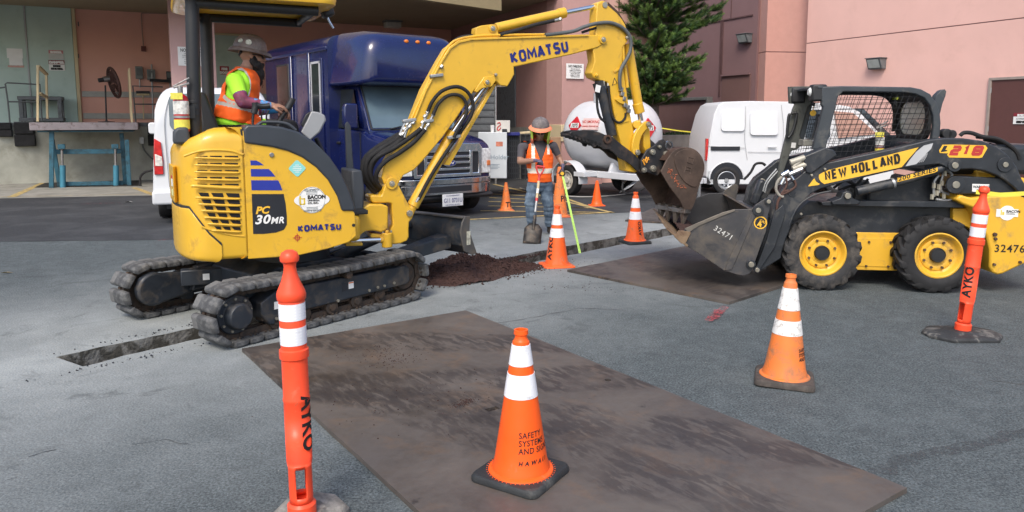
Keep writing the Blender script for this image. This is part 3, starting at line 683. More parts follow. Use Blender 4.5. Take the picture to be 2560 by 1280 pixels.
tape([at_y(2440, 480, 6.2), at_y(2500, 487, 6.25), at_y(2575, 483, 6.3), at_y(2900, 470, 6.4)], .036, 'yellow caution tape tied to the right delineator post')
tape([at_y(2548, 400, 14), at_y(2562, 404, 14), at_y(2700, 400, 14)], .06, 'yellow caution tape across the brown door at right')
# yellow bollard
p = gnd(1420, 462); q = at_y(1420, 318, p.y)
m_ = MB(); m_.lathe([(.15, 0), (.15, q.z-.06), (.12, q.z-.01), (0, q.z)], 20); o = m_.build('bollard', M('bollard_yellow', (.72, .58, .10), .5, var=.08)); o.location = (p.x, p.y, 0); tag(o, 'thick yellow bollard behind the left end of the white tank', 'bollard')
# ---------------------------------------------------------------- signs on walls
def sign(px0, py0, px1, py1, fr, v, mat, label, lines=(), parent=None, name='wall_sign', rim=None):
    """sign plate from picture corners on plane v of frame fr; lines: (text, rel x, rel y, rel size, mat, bold)"""
    a, b_ = fr.q((px0, py1), v), fr.q((px1, py0), v); w_, h = b_[0]-a[0], b_[1]-a[1]
    L = fr.o+fr.d*a[0]+fr.n*v
    o = thing(name, label, 'sign', L.x, L.y, fr.th, z=a[1])
    m_ = MB(); m_.b2((0, -.012, 0), (w_, 0, h)); m_.build('sign_plate', mat, o)
    for l in lines:
        if l[0] == '#': m_ = MB(); m_.b2((l[1]*w_, -.0145, l[2]*h), (l[3]*w_, -.013, l[4]*h)); m_.build('sign_field', l[5], o)
        else: text(l[0], l[3]*h, (l[1]*w_, -.0155, l[2]*h), (1, 0, 0), (0, 0, 1), l[4], o, bold=l[5], align='CENTER', sx=l[6] if len(l) > 6 else 1)
    return o
NP = [('NO PARKING', .5, .74, .24, INK, .002, .72)]+[(s_, .5, .62-.105*i, .088, INK, .0, 1.) for i, s_ in enumerate(('VEHICLES WILL BE', 'SUBJECT TO TOWING', 'AT OWNERS EXPENSE', 'VIOLATORS ALSO', 'SUBJECT TO FINES', 'MAX FINE $250.00'))]
Fp = Fr(*(FB.o+FB.n*(-7.93)), BH)
sign(1415, 160, 1459, 196, Fp, -.005, DEC_W, 'white no parking sign on the pink pillar above the worker', NP)
sign(446, 119, 510, 164, lp0, -.005, DEC_W, 'white no parking sign on the pink pillar behind the canopy posts', NP)
sign(122, 126, 158, 147, FB, -.055, M('sign_faded', (.5, .5, .47), .5), 'faded danger notice on the right sage door, upper of two', [('#', .02, .62, .98, .98, M('decal_faded_red', (.52, .2, .2), .5)), ('DANGER', .5, .68, .26, DEC_W, .01)])
sign(123, 151, 161, 176, FB, -.055, DEC_W, 'danger sign with red header on the right sage door, lower of two', [('#', .0, .60, 1., 1., M('decal_maroon', (.22, .02, .03), .5)), ('DANGER', .5, .68, .30, DEC_W, .01), ('INSIDE', .5, .36, .2, INK, .01), ('STAIR WELL', .5, .1, .2, INK, .01, .9)])
sign(550, 166, 572, 186, FB, -.045, M('sign_dark_red', (.34, .03, .04), .5), 'dark red fire door sign on the door behind the operator', [('FIRE', .5, .55, .36, DEC_W, .01), ('DOOR', .5, .1, .36, DEC_W, .01)])
for (a, b_, c_, d_, lb, mt) in [(18, 122, 56, 145, 'white paper notice taped on the left sage door, upper one', DEC_W), (24, 146, 56, 164, 'white paper notice taped on the left sage door, lower one', DEC_W), (20, 164, 60, 168, 'thin red edged paper strip under the door notices', M('paper_rose', (.6, .35, .3), .6))]:
    sign(a, b_, c_, d_, FB, -.055, mt, lb, name='paper_notice')
sign(2533, 282, 2580, 310, FR, -.03, DEC_W, 'white danger keep out sign on the brown door', [('#', 0, .68, 1, 1, M('decal_maroon', (.22, .02, .03), .5)), ('DANGER', .5, .72, .2, DEC_W, .01), ('AUTHORIZED ONLY', .5, .42, .14, INK, 0, .8), ('KEEP OUT', .5, .12, .2, INK, .01)])
# ---------------------------------------------------------------- wall fittings
def wallthing(name, label, cat, p, fr, v): q = fr.P(p, v); L = fr.o+fr.d*q.x+fr.n*v; return thing(name, label, cat, L.x, L.y, fr.th, z=q.z)
def floodlight(label, p, fr, w_, h):
    o = wallthing('wall_floodlight', label, 'floodlight', p, fr, 0)
    m_ = MB(); m_.prism([(0, -h/2), (-w_*.55, -h/2), (-w_*.75, h/2), (0, h/2)], -w_*.5, w_*.5, plane='vz') if 0 else m_.add([(-w_/2, 0, -h/2), (w_/2, 0, -h/2), (w_/2, 0, h/2), (-w_/2, 0, h/2), (-w_/2, -w_*.35, -h/2), (w_/2, -w_*.35, -h/2), (w_/2, -w_*.62, h/2), (-w_/2, -w_*.62, h/2)], [(0, 1, 2, 3), (4, 5, 6, 7), (0, 1, 5, 4), (2, 3, 7, 6), (0, 3, 7, 4), (1, 2, 6, 5)])
    m_.build('lamp_housing', GREY_P, o, .012)
    m_ = MB(); e = .015; m_.add([(-w_*.4, -w_*.38-e, -h*.38), (w_*.4, -w_*.38-e, -h*.38), (w_*.4, -w_*.59-e, h*.38), (-w_*.4, -w_*.59-e, h*.38)], [(0, 1, 2, 3)]); m_.build('lamp_glass', M('lamp_glass', (.45, .48, .45), .15), o)
    m_ = MB(); m_.b2((-w_*.56, -w_*.66, h*.5), (w_*.56, 0, h*.56)); m_.build('lamp_hood', GREY_P, o, .008); return o
floodlight('grey floodlight on the light pink wall above the loader cab', (2198, 160), FR, .42, .27)
floodlight('dark floodlight at the edge of the shaded wall by the column', (1868, 97), FD, .42, .26)
for dxp, lb in ((-.14, 0), (.0, 0), (.12, 0)):
    pass
# strobe box with conduit
m_ = MB(); a = onback((359, 122), -.05); c_ = onback((357, 35), -.03); d_ = onback((420, 30), -.03)
o = thing('fire_strobe', 'dark red alarm box at the end of a thin conduit on the salmon wall', 'alarm box', *bl(a.x, 0), BH, z=a.z)
m_.box((0, -.04, 0), (.13, .08, .15)); m_.build('strobe_box', M('box_dark_red', (.12, .025, .02), .5), o, .01)
m_ = MB(); h_ = c_.z-a.z; m_.tube([(0, -.03, .07), (-.01, -.03, h_*.5), (-.01, -.03, h_-.1), (.0, -.03, h_), (.1, -.03, h_+.03), (.9, -.03, h_+.05)], .014, 8); m_.build('conduit', M('conduit_rose', (.36, .24, .2), .5), o)
for (p, w_, h_, lb, mt) in [((348, 182), .2, .36, 'grey electrical switch box on the salmon wall, left one', GREY_P), ((378, 187), .22, .3, 'grey electrical switch box on the salmon wall, right one', GREY_P), ((424, 190), .18, .26, 'dark control box beside the pillar edge', DEC_K)]:
    o = wallthing('electrical_box', lb, 'electrical box', p, FB, 0); m_ = MB(); m_.box((0, -.07, 0), (w_, .14, h_)); m_.build('box_body', M('box_grey', (.17, .19, .18), .5, var=.1) if mt is GREY_P else mt, o, .012)
    m_ = MB(); m_.box((0, -.145, .02), (w_*.7, .012, h_*.6)); m_.build('box_cover', M('box_cover', (.10, .11, .11), .5), o, .004)
    m_ = MB(); m_.cyl((0, -.05, -h_/2), (0, -.05, -h_/2-.25), .018, n=8); m_.build('conduit', GALV, o)
# ---------------------------------------------------------------- scissor lift, bumpers, railings, fan, cart
cA = crop(0, 100, 3.048)
FL = Fr(-10.85, 18.35, 2)            # lift table front plane nearly faces the camera
FL = Fr(*gnd(215, 468).xy, 25.5)
lift = thing('scissor_lift_table', 'raised concrete topped scissor lift table on teal steel legs in front of the dock', 'lift table', FL.o.x, FL.o.y, FL.th)
def fl(p, v=0): return FL.P(cA(p), v)
a, b_ = fl((232, 688)), fl((1050, 628))
m_ = MB(); m_.b2((a.x, -.15, a.z), (b_.x, 1.9, b_.z)); m_.build('platform', M('platform_chipped', (.26, .23, .24), .8, var=.15, dirt=(.08, .045, .04), damt=.28, dscale=6, bump=.3, bscale=20), lift, .01)
a, b_ = fl((285, 703)), fl((1015, 688)); m_ = MB(); m_.b2((a.x, -.05, a.z), (b_.x, 1.8, b_.z-.005)); m_.build('platform_frame', TEAL_P, lift, .005)
def bar(mb_, p, q, w_, v0=0, v1=.1):
    a, b_ = fl(p, v0), fl(q, v0); d = (b_-a).normalized(); n = Vector((-d.z, 0, d.x))*w_/2
    mb_.prism([((a+n).x, (a+n).z), ((b_+n).x, (b_+n).z), ((b_-n).x, (b_-n).z), ((a-n).x, (a-n).z)], v0, v1)
for ps in [(((390, 1128), (392, 700)), .0), (((455, 1120), (395, 760)), .35), (((985, 1112), (965, 760)), .0), (((955, 1108), (925, 710)), .35)]:
    m_ = MB(); bar(m_, ps[0][0], ps[0][1], .10, ps[1], ps[1]+.1); m_.build('scissor_leg', TEAL_P, lift, .006)
for p, q, w_, v in [((420, 852), (925, 848), .12, .2), ((500, 1097), (940, 1090), .10, .2)]:
    m_ = MB(); bar(m_, p, q, w_, v, v+.1); m_.build('cross_beam', TEAL_P, lift, .006)
for x in (475, 882):
    m_ = MB(); m_.cyl(fl((x+4, 1125), .1), fl((x+2, 955), .1), .068, n=16); k = m_.build('hydraulic_cylinder', M('paint_bright_teal', (.05, .21, .30), .4, var=.1), lift)
    m_ = MB(); m_.cyl(fl((x, 960), .1), fl((x-4, 815), .1), .03, n=12); m_.build('piston_rod', STEEL, lift); m_ = MB(); m_.box(fl((x-6, 812), .1), (.16, .12, .12)); m_.build('rod_clevis', TEAL_P, lift, .01)
# flat dark sheet painted as the shade in the pit beside the lift
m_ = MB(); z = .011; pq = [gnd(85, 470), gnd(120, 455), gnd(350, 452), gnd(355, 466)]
m_.add([Vector((p_.x, p_.y, .0125)) for p_ in pq], [(0, 1, 2, 3)]); struct(m_.build('lift_pit_shade', M('pit_shade_dark', (.02, .02, .018), .9)))
# dock bumpers
for i, (x0, y0, x1, y1, lb) in enumerate([(-20, 628, 90, 738, 'black rubber dock bumper at the far left edge'), (118, 622, 262, 810, 'black worn rubber dock bumper under the grey cart'), (1130, 630, 1180, 805, 'black rubber dock bumper behind the white van mirror')]):
    p0, p1 = cA((x0, y1), (x1, y0)); fr = Fr(*(FB.o+FB.n*-1.2), BH); a, b_ = fr.q(p0, -.04), fr.q(p1, -.04); L = fr.o+fr.d*a[0]
    o = thing('dock_bumper', lb, 'dock bumper', L.x, L.y, BH, z=a[1]); h = b_[1]-a[1]; k = 2
    for j in range(k):
        m_ = MB(); m_.b2((.01*j, -.16, h*j/k), (b_[0]-a[0]-.01*j, -.03, h*(j+.94)/k)); m_.build('rubber_block', M('bumper_rubber', (.016, .016, .017), .85, var=.3, bump=.4, bscale=20), o, .02)
    m_ = MB(); m_.b2((0, -.03, 0), (b_[0]-a[0], 0, h)); m_.build('mount_plate', GREY_P, o)
# railings
def rail(label, lines, fr, v, r=.02, mat=GALV, name='pipe_railing'):
    p0 = fr.P(lines[0][0], v); L = fr.o+fr.d*p0.x+fr.n*v; o = thing(name, label, 'railing', L.x, L.y, fr.th, z=0)
    for l in lines:
        m_ = MB(); m_.tube([fr.P(p, v)-Vector((p0.x, v, 0)) for p in l], r, 8, smooth=False); m_.build('rail_pipe', mat, o)
    return o
RAILM = M('railing_grey', (.13, .14, .14), .5, .3)
Fdk = Fr(*(FB.o+FB.n*-1.1), BH)
rail('grey pipe railing at the left in front of the sage door', [cA((75, 628), (60, 470), (40, 335), (55, 326), (305, 340), (310, 470), (320, 620)), cA((68, 470), (300, 472)), cA((-60, 372), (40, 360))], Fdk, 0, mat=RAILM)
rail('grey pipe railing on the dock behind the white van', [cA((1035, 625), (1012, 350), (1240, 358)), cA((1020, 488), (1200, 490))], Fdk, 0, mat=RAILM)
fv = 1.0
def timber(label, lines, w_=.085):
    p0 = fl(lines[0][0], lines[0][2]); o = thing('timber_gate', label, 'timber frame', *(FL.o+FL.d*p0.x+FL.n*p0.y), FL.th, z=p0.z)
    for p, q, v, v1 in lines:
        a, b_ = fl(p, v)-p0, fl(q, v1)-p0; m_ = MB(); d = (b_-a); qn = d.to_track_quat('Z', 'Y').to_matrix(); m_.box((a+b_)/2, (w_, .05, d.length), qn); m_.build('timber_post' if abs(d.z) > abs(d.x) else 'timber_rail', WOOD_L, o, .004)
timber('pale timber guard frame at the left side of the lift platform', [((288, 622), (288, 192), 0., 0.), ((362, 600), (352, 260), .9, .9), ((290, 200), (355, 262), 0., .9), ((300, 405), (355, 436), 0., .9)])
timber('pale timber post at the right side of the lift platform', [((1006, 628), (984, 216), 0., 0.), ((1000, 610), (980, 240), .8, .8)])
# pedestal fan
fp = fl((812, 626), .8); o = thing('pedestal_fan', 'black and rusty pedestal fan tilted on the lift platform', 'fan', *(FL.o+FL.d*fp.x+FL.n*fp.y), FL.th, z=fp.z)
hc = fl((868, 325), .8)-fp; hb = fl((800, 300), .8)-fp
m_ = MB(); m_.lathe([(.2, 0), (.2, .015), (.03, .03), (.022, .06)], 20); m_.build('fan_base', BK_PL, o)
m_ = MB(); top = fl((802, 345), .8)-fp; m_.tube([(0, 0, .02), top*.5, top], .02, 8, smooth=False); m_.build('fan_pole', BK_PL, o)
ax = Vector((.72, .70, 0)); ax = Vector((ax.x*math.cos(R(25.5))+ax.y*math.sin(R(25.5)), -ax.x*math.sin(R(25.5))+ax.y*math.cos(R(25.5)), .22)).normalized(); qf = ax.to_track_quat('Z', 'Y').to_matrix()
m_ = MB(); m_.cyl(hb-ax*.16, hb-ax*.04, .055, n=16); m_.cyl(hb-ax*.04, hb+ax*.12, .075, n=16, mi=1); m_.build('fan_motor', [BK_PL, STEEL], o)
RF = M('fan_rust', (.07, .028, .022), .6, var=.4, scale=20)
Rf = .39; m_ = MB()
for k in range(6):
    a_ = k*math.pi/3; m_.add([hc+qf @ Vector((math.cos(a_+s_)*r_, math.sin(a_+s_)*r_, z_)) for r_, s_, z_ in ((.05, 0, -.03), (Rf*.85, -.3, -.05), (Rf*.85, .35, .05), (.05, .4, .03))], [(0, 1, 2, 3)])
m_.build('fan_blades', RF, o)
m_ = MB()
for rr in (.08, .14, .2, .26, .32, .37, Rf):
    for zz_ in (-.07, .07):
        zf = zz_*(1-(rr/Rf)**2*.55); pts_ = [hc+qf @ Vector((rr*math.cos(k*math.pi/16), rr*math.sin(k*math.pi/16), zf)) for k in range(33)]; m_.tube(pts_, .0045, 5, smooth=False)
for k in range(40):
    a_ = k*math.pi/20
    for s_ in (-1, 1): m_.tube([hc+qf @ Vector((rr*math.cos(a_), rr*math.sin(a_), s_*.07*(1-(rr/Rf)**2*.55))) for rr in (.05, .2, .32, Rf)], .003, 4, smooth=False)
m_.tube([hc+qf @ Vector((Rf*math.cos(k*math.pi/16), Rf*math.sin(k*math.pi/16), 0)) for k in range(33)], .035, 8, smooth=False)
m_.build('fan_guard', RF, o)
# grey cart on the dock
cp = Fdk.P(cA((150, 620)), .3); o = thing('service_cart', 'grey plastic service cart standing before the sage doors', 'cart', *(Fdk.o+Fdk.d*cp.x+Fdk.n*.3), BH, z=DK)
cw = 1.0; hT = .72
for z_, nm in ((hT, 'cart_tray'), (.14, 'cart_tray')):
    m_ = MB(); m_.b2((-.02, 0, z_-.10), (cw+.02, .6, z_)); m_.build(nm, GREY_P, o, .012)
for x in (0, cw-.1):
    for y in (0, .5):
        m_ = MB(); m_.b2((x, y, .14), (x+.1, y+.1, hT-.1)); m_.build('cart_leg', GREY_P, o, .008)
        m_ = MB(); m_.cyl((x+.03, y+.05, .04), (x+.07, y+.05, .04), .04, n=12); m_.build('caster', BK_PL, o)
# broom and pole leaning on the wall
p = onback(cA((1095, 605)), -.25); q = onback(cA((1090, 415)), -.05); o = thing('push_broom', 'push broom leaning head up against the salmon wall', 'broom', *bl(p.x, p.y), BH, z=p.z)
m_ = MB(); m_.cyl((0, 0, 0), q-p, .016, n=8); m_.build('broom_handle', WOOD_L, o, 0); m_ = MB(); m_.box(q-p, (.34, .09, .06)); m_.box(q-p+Vector((0, 0, .06)), (.36, .1, .08), mi=1); m_.build('broom_head', [WOOD_L, BK_PL], o, .006)
p = onback(cA((1168, 600)), -.3); q = onback(cA((1155, 185)), -.1); m_ = MB(); m_.cyl((0, 0, 0), q-p, .022, n=8); o = m_.build('steel_pole', GALV); o.location = (*bl(p.x, p.y), p.z); o.rotation_euler = (0, 0, R(BH)); tag(o, 'thin galvanised pole leaning by the switch boxes', 'pole')
p = onback(cA((1140, 305)), -.3); q = onback(cA((1320, 315)), -.3); m_ = MB(); m_.cyl((0, 0, 0), q-p, .045, n=8); o = m_.build('wall_bracket', BK_PL); o.location = (*bl(p.x, p.y), p.z); o.rotation_euler = (0, 0, R(BH)); tag(o, 'black horizontal arm beside the switch boxes', 'bracket')
# hose and outlet on the dock face
fr = Fr(*(FB.o+FB.n*-1.2), BH); o = thing('outlet_box', 'grey outlet box with a cable running down the dock face', 'outlet box', *(fr.o+fr.d*fr.q(cA((1080, 765)), -.02)[0]), BH, z=0)
u0 = fr.q(cA((1080, 765)), -.02)[0]
m_ = MB(); c_ = fr.P(cA((1080, 765)), -.04)-Vector((u0, 0, 0)); m_.box(c_, (.13, .08, .2)); m_.build('box_body', GALV, o, .01)
m_ = MB(); m_.tube([fr.P(cA(p), -.05)-Vector((u0, 0, 0)) for p in ((1082, 785), (1100, 840), (1160, 905), (1200, 915))], .02, 8); m_.build('cable', RAILM, o)
m_ = MB(); m_.tube([at_y(*cA(p), gnd(355, 468).y) for p in ((1070, 1110), (1068, 1050), (1100, 1010), (1170, 990), (1230, 985))], .03, 8); tag(m_.build('drain_hose', HOSE), 'black hose bending out of the ground beside the lift pit', 'hose')
# ================================================================ CONES AND DELINEATORS
def cone(label, p, h=.71, base=.36, orange=OR_NEW, basemat=RUB, bands=((.54, .70), (.76, .90)), bandmat=WH_REF, lean=(0, 0), rz=0, lettering=None, square_r=.04, group='traffic cones around the work area', z=0., tip=True, bt=.035):
    g = gnd(*p, z); o = thing('traffic_cone', label, 'traffic cone', g.x, g.y, 0, z=z, group=group)
    o.rotation_euler = (R(lean[0]), R(lean[1]), R(rz))
    hb = base/2; m_ = MB(); rr = []
    for z_, s_ in ((0, 1.), (bt*.6, 1.), (bt, .95)):
        ring = []
        for cx, cy, a0 in ((1, 1, 0), (-1, 1, 90), (-1, -1, 180), (1, -1, 270)):
            for k in range(4):
                a = R(a0+k*30); ring.append(((cx*(hb-square_r)+square_r*math.cos(a))*s_, (cy*(hb-square_r)+square_r*math.sin(a))*s_, z_))
        rr.append(ring)
    m_.loft(rr)
    for cx, cy in ((1, 1), (-1, 1), (-1, -1), (1, -1)): pass
    m_.build('cone_base', basemat, o, .004)
    R0, R1 = base*.37, base*.085
    rad = lambda f: R0+(R1-R0)*f
    H0 = bt; Hh = h-H0
    prof = [(R0+.022, H0), (R0+.020, H0+.006), (R0+.004, H0+.012), (R0, H0+.03)]
    prof += [(rad(f), H0+Hh*f) for f in (.08, .2, .35, .5, .65, .8, .92)]
    if tip: prof += [(R1+.004, H0+Hh*.925), (R1-.002, H0+Hh*.945), (R1-.002, H0+Hh*.965), (R1+.003, H0+Hh*.97), (R1+.002, h), (R1-.008, h), (R1-.010, h-.05)]
    else: prof += [(R1, h-.004), (R1-.005, h), (R1-.010, h-.02)]
    m_ = MB(); m_.lathe(prof, 40); m_.build('cone_body', orange, o)
    for a, b_ in bands:
        m_ = MB(); m_.lathe([(rad(a)+.0025, H0+Hh*a), (rad((a+b_)/2)+.0025, H0+Hh*(a+b_)/2), (rad(b_)+.0025, H0+Hh*b_), (rad(b_)-.004, H0+Hh*b_), (rad(a)-.004, H0+Hh*a)], 40); m_.build('reflective_band', bandmat, o)
    if lettering:
        body, size, f0, ang, rot, bold, sx_, sh = lettering
        def warp(x, y, zz):
            if rot: x, y = -y, x     # reading upwards
            zc = H0+Hh*f0+y; r_ = rad((zc-H0)/Hh)+.0018; a_ = R(ang)+x/r_
            return Vector((r_*math.cos(a_), r_*math.sin(a_), zc))
        text(body, size, (0, 0, 0), (1, 0, 0), (0, 0, 1), INK, o, bold=bold, thick=0, warp=warp, cut=.02, sx=sx_, shear=sh, line=.95, space=1.08)
    return o
SSS = 'SAFETY\nSYSTEMS\nAND SIGNS'
c1 = cone('bright orange cone with black rubber base standing on the foreground steel plate', (1302, 1188), rz=-32, z=.027, lettering=(SSS, .037, .285, -96+32, 0, .0004, .90, .0))
def c1w(x, y, zz, hb=.71):
    H0 = .035; Hh = .71-H0; f = .105; R0, R1 = .36*.37, .36*.085; zc = H0+Hh*f+y; r_ = R0+(R1-R0)*((zc-H0)/Hh)+.0018; a_ = R(-96+32)+x/r_; return Vector((r_*math.cos(a_), r_*math.sin(a_), zc))
text('HAWAII', .026, (0, 0, 0), (1, 0, 0), (0, 0, 1), INK, c1, warp=c1w, thick=0, cut=.02, bold=.001, space=1.9, shear=.2)
m_ = MB()
for k in range(48):
    a = k*math.pi/24; m_.cyl((.162*math.cos(a), .162*math.sin(a), .034), (.162*math.cos(a), .162*math.sin(a), .0362), .0028, n=6)
m_.build('base_dots', OR_NEW, c1)
cone('faded orange cone with cracked white bands and a brown rubber base', (1960, 952), base=.37, orange=OR_OLD, basemat=RUB_O, bands=((.42, .56), (.66, .87)), bandmat=WH_OLD, rz=-20, lean=(-1.5, 1.2), lettering=(SSS, .030, .27, -66+20, 0, .001, .80, 0), bt=.04)
cone('orange cone with an orange square base beside the soil, spray lettered', (1392, 664), base=.37, orange=OR_MID, basemat=OR_MID, bands=((.47, .62), (.68, .86)), rz=12, lettering=('AYKO', .085, .10, -125-12, 1, .004, 1.15, 0), bt=.02)
cone('orange cone with a black base standing beyond the trench end by the loader bucket', (1587, 607), orange=OR_MID, basemat=RUB, bands=((.44, .60), (.68, .87)), rz=20, lettering=('AYKO', .06, .12, -52-20, 1, .003, 1.1, 0), bt=.04)
cone('small plain bright orange cone in front of the tank trailer', (1492, 514), h=.50, base=.30, orange=OR_NEW, basemat=OR_NEW, bands=(), rz=10, bt=.015, tip=False)
cone('small worn orange cone marked T H beside the blue bus', (1265, 526), h=.53, base=.30, orange=OR_OLD, basemat=cone_orange('cone_orange_dull', (.55, .12, .04), .4), bands=(), rz=8, bt=.015, tip=False, lettering=('TH', .13, .12, -100, 0, .004, 1, 0))
cone('tall worn orange cone half hidden behind the standing worker', (1398, 541), h=.88, base=.40, orange=OR_OLD, basemat=cone_orange('cone_orange_dull', (.55, .12, .04), .4), bands=(), rz=15, bt=.02, tip=False, lettering=('PI', .14, .30, -98, 0, .004, 1, 0))

def delineator(label, p, h, rz, lean, tang, slot_ang):
    g = gnd(*p); o = thing('delineator_post', label, 'delineator post', g.x, g.y, 0, group='orange delineator posts')
    m_ = MB(); ring = lambda s_, z_: [(s_*.28*a, s_*.28*b_, z_) for a, b_ in ((1, .22), (.62, .68), (-.62, .68), (-1, .22), (-1, -.22), (-.62, -.68), (.62, -.68), (1, -.22))]
    m_.loft([ring(1.02, 0), ring(1.02, .02), ring(.95, .035), ring(.55, .045), ring(.5, .055)]); bs = m_.build('rubber_base', (M('delineator_base_dusty', (.10, .095, .085), .85, var=.3, scale=10, dirt=(.36, .34, .30), damt=.6, dscale=5, bump=.2, bscale=60) if rz > 50 else M('delineator_base_rubber', (.028, .030, .032), .7, var=.3, scale=10, dirt=(.22, .21, .19), damt=.28, dscale=9, bump=.2, bscale=60)), o, .004)
    bs.rotation_euler = (0, 0, R(rz)); bs.scale = (.78, .78, 1) if rz > 50 else (1, 1, 1)
    q = Matrix.Rotation(R(lean[1]), 3, 'Y') @ Matrix.Rotation(R(lean[0]), 3, 'X')
    r = .0525
    # upper tube
    prof = [(r*.98, .045), (r*1.12, .05), (r*1.12, .10), (r*.90, .112)]
    m_ = MB()
    ns = 48; z_lo, z_hi = .112, .30
    prof2 = [(r, z_hi), (r, .56), (r*1.04, .565), (r*1.04, .575), (r, .58), (r, .745), (r*1.12, .75), (r*1.14, .765), (r*1.12, .785), (r*.99, .79), (r*.99, .80), (r*1., .99), (r*.98, .992), (r*1.10, 1.0), (r*1.12, 1.02), (r*1.05, 1.035), (r*.72, 1.075), (r*.52, 1.11), (r*.46, 1.135), (r*.50, 1.15), (r*.70, 1.16), (r*.74, 1.175), (r*.60, 1.195), (r*.3, 1.205), (.001, 1.207)]
    s_ = h/1.207
    m_.lathe([(a, b_) for a, b_ in prof], ns)
    # slotted handle zone: the tube wall is left out over two windows
    rings = [[(a*math.cos(2*math.pi*i/ns), a*math.sin(2*math.pi*i/ns), z_) for i in range(ns)] for a, z_ in ((r*.92, z_lo), (r*.92, .14), (r*.92, .27), (r, z_hi))]
    o0 = len(m_.v); vs = [v_ for rg in rings for v_ in rg]; fs = []
    for j in range(3):
        for i in range(ns):
            a_ = (math.degrees(2*math.pi*(i+.5)/ns)-slot_ang) % 180
            if j == 1 and (a_ < 26 or a_ > 154): continue
            fs.append((j*ns+i, j*ns+(i+1) % ns, (j+1)*ns+(i+1) % ns, (j+1)*ns+i))
    m_.add(vs, fs)
    m_.lathe(prof2, ns)
    m_.v = [tuple(q @ Vector((v_[0], v_[1], v_[2]*s_))) for v_ in m_.v]
    body = m_.build('post', RED_DEL, o); so = body.modifiers.new('wall', 'SOLIDIFY'); so.thickness = .004; so.offset = -1
    for a, b_ in ((.81, .885), (.915, .985)):
        m_ = MB(); m_.lathe([(r*1.0, a), (r*1.02, a), (r*1.02, b_), (r*1.0, b_)], ns)
        bw = MB(); m_.v = [tuple(q @ Vector((v_[0], v_[1], v_[2]*s_))) for v_ in m_.v]; m_.build('reflective_band', WH_REF, o)
        m_ = MB()
        for i in range(16):
            a0 = 2*math.pi*i/16
            for zz in range(5):
                z0 = a+.008+zz*.013
                m_.add([(r*1.027*math.cos(a0+dd_), r*1.027*math.sin(a0+dd_), z_) for dd_, z_ in ((0, z0), (.2, z0), (.2, z0+.006), (0, z0+.006))], [(0, 1, 2, 3)])
        m_.v = [tuple(q @ Vector((v_[0], v_[1], v_[2]*s_))) for v_ in m_.v]; m_.build('reflector_facets', M('reflective_bright', (.92, .94, .98), .2), o)
    def warp(x, y, zz):
        x, y = y, -x
        zc = .59+y; a_ = R(tang)+x/(r); v_ = Vector(((r+.0022)*math.cos(a_), (r+.0022)*math.sin(a_), zc*s_)); return q @ v_
    def warp2(x, y, zz):
        x, y = -y, x
        zc = .33+y; a_ = R(tang)+x/(r); v_ = Vector(((r+.0022)*math.cos(a_), (r+.0022)*math.sin(a_), zc*s_)); return q @ v_
    text('AYKO', .086, (0, 0, 0), (1, 0, 0), (0, 0, 1), INK, o, warp=warp if tang > -80 else warp2, thick=0, cut=.012, bold=.003, space=1.05)
    return o
delineator('red orange delineator post nearest the camera at left', (757, 1312), 1.18, 78, (0, -.8), -52, -70)
delineator('leaning red orange delineator post with yellow tape at right', (2404, 840), 1.20, 0, (2, 3.2), -107, 20)
# ================================================================ MINI EXCAVATOR
FE = Fr(-2.0, 6.64, 25); FU = Fr(-2.12, 6.62, 52)
ex = thing('mini_excavator', 'yellow tracked mini excavator with canopy and arm reaching right over the trench', 'excavator', -2.0, 6.64, 25)
lu = FE.loc(-2.12, 6.62)
def under(o): o.location = (lu[0], lu[1], 0); o.rotation_euler = (0, 0, R(27)); return o
# -- crawler tracks
def track_path(n, r, us, ui, zc):
    L1 = ui-us; per = 2*L1+2*math.pi*r; out = []
    for i in range(n):
        s_ = per*i/n
        if s_ < L1: u, z, a = us+s_, zc-r, 180
        elif s_ < L1+math.pi*r:
            th = (s_-L1)/r; u, z, a = ui+r*math.sin(th), zc-r*math.cos(th), 180-math.degrees(th)
        elif s_ < 2*L1+math.pi*r:
            k = s_-L1-math.pi*r; u, z, a = ui-k, zc+r, 0; z -= .018*math.sin(math.pi*k/L1)
        else:
            th = (s_-2*L1-math.pi*r)/r; u, z, a = us-r*math.sin(th), zc+r*math.cos(th), -math.degrees(th)
        out.append((u, z, a))
    return out
NS = 36; US, UI, ZC, RT = -.90, .87, .238, .185
sh = MB(); w2 = .15
rg = []
for y, s_, top in ((-w2, .9, .040), (-w2+.02, 1, .056), (w2-.02, 1, .056), (w2, .9, .040)):
    rg.append([(-.060*s_, y, .004), (-.062*s_, y, top*.7), (-.047*s_, y, top), (.047*s_, y, top), (.062*s_, y, top*.7), (.060*s_, y, .004)])
sh.loft(rg); shoe0 = None
lk = MB()
for y in (-.035, .035):
    lk.b2((-.066, y-.012, -.045), (.066, y+.012, .004)); lk.cyl((-.064, y-.018, -.02), (-.064, y+.018, -.02), .027, n=10)
lk.cyl((-.064, -.05, -.02), (-.064, .05, -.02), .014, n=8)
for y in (-.085, .085): lk.cyl((-.02, y, .0), (-.02, y, -.012), .011, n=6); lk.cyl((.02, y, .0), (.02, y, -.012), .011, n=6)
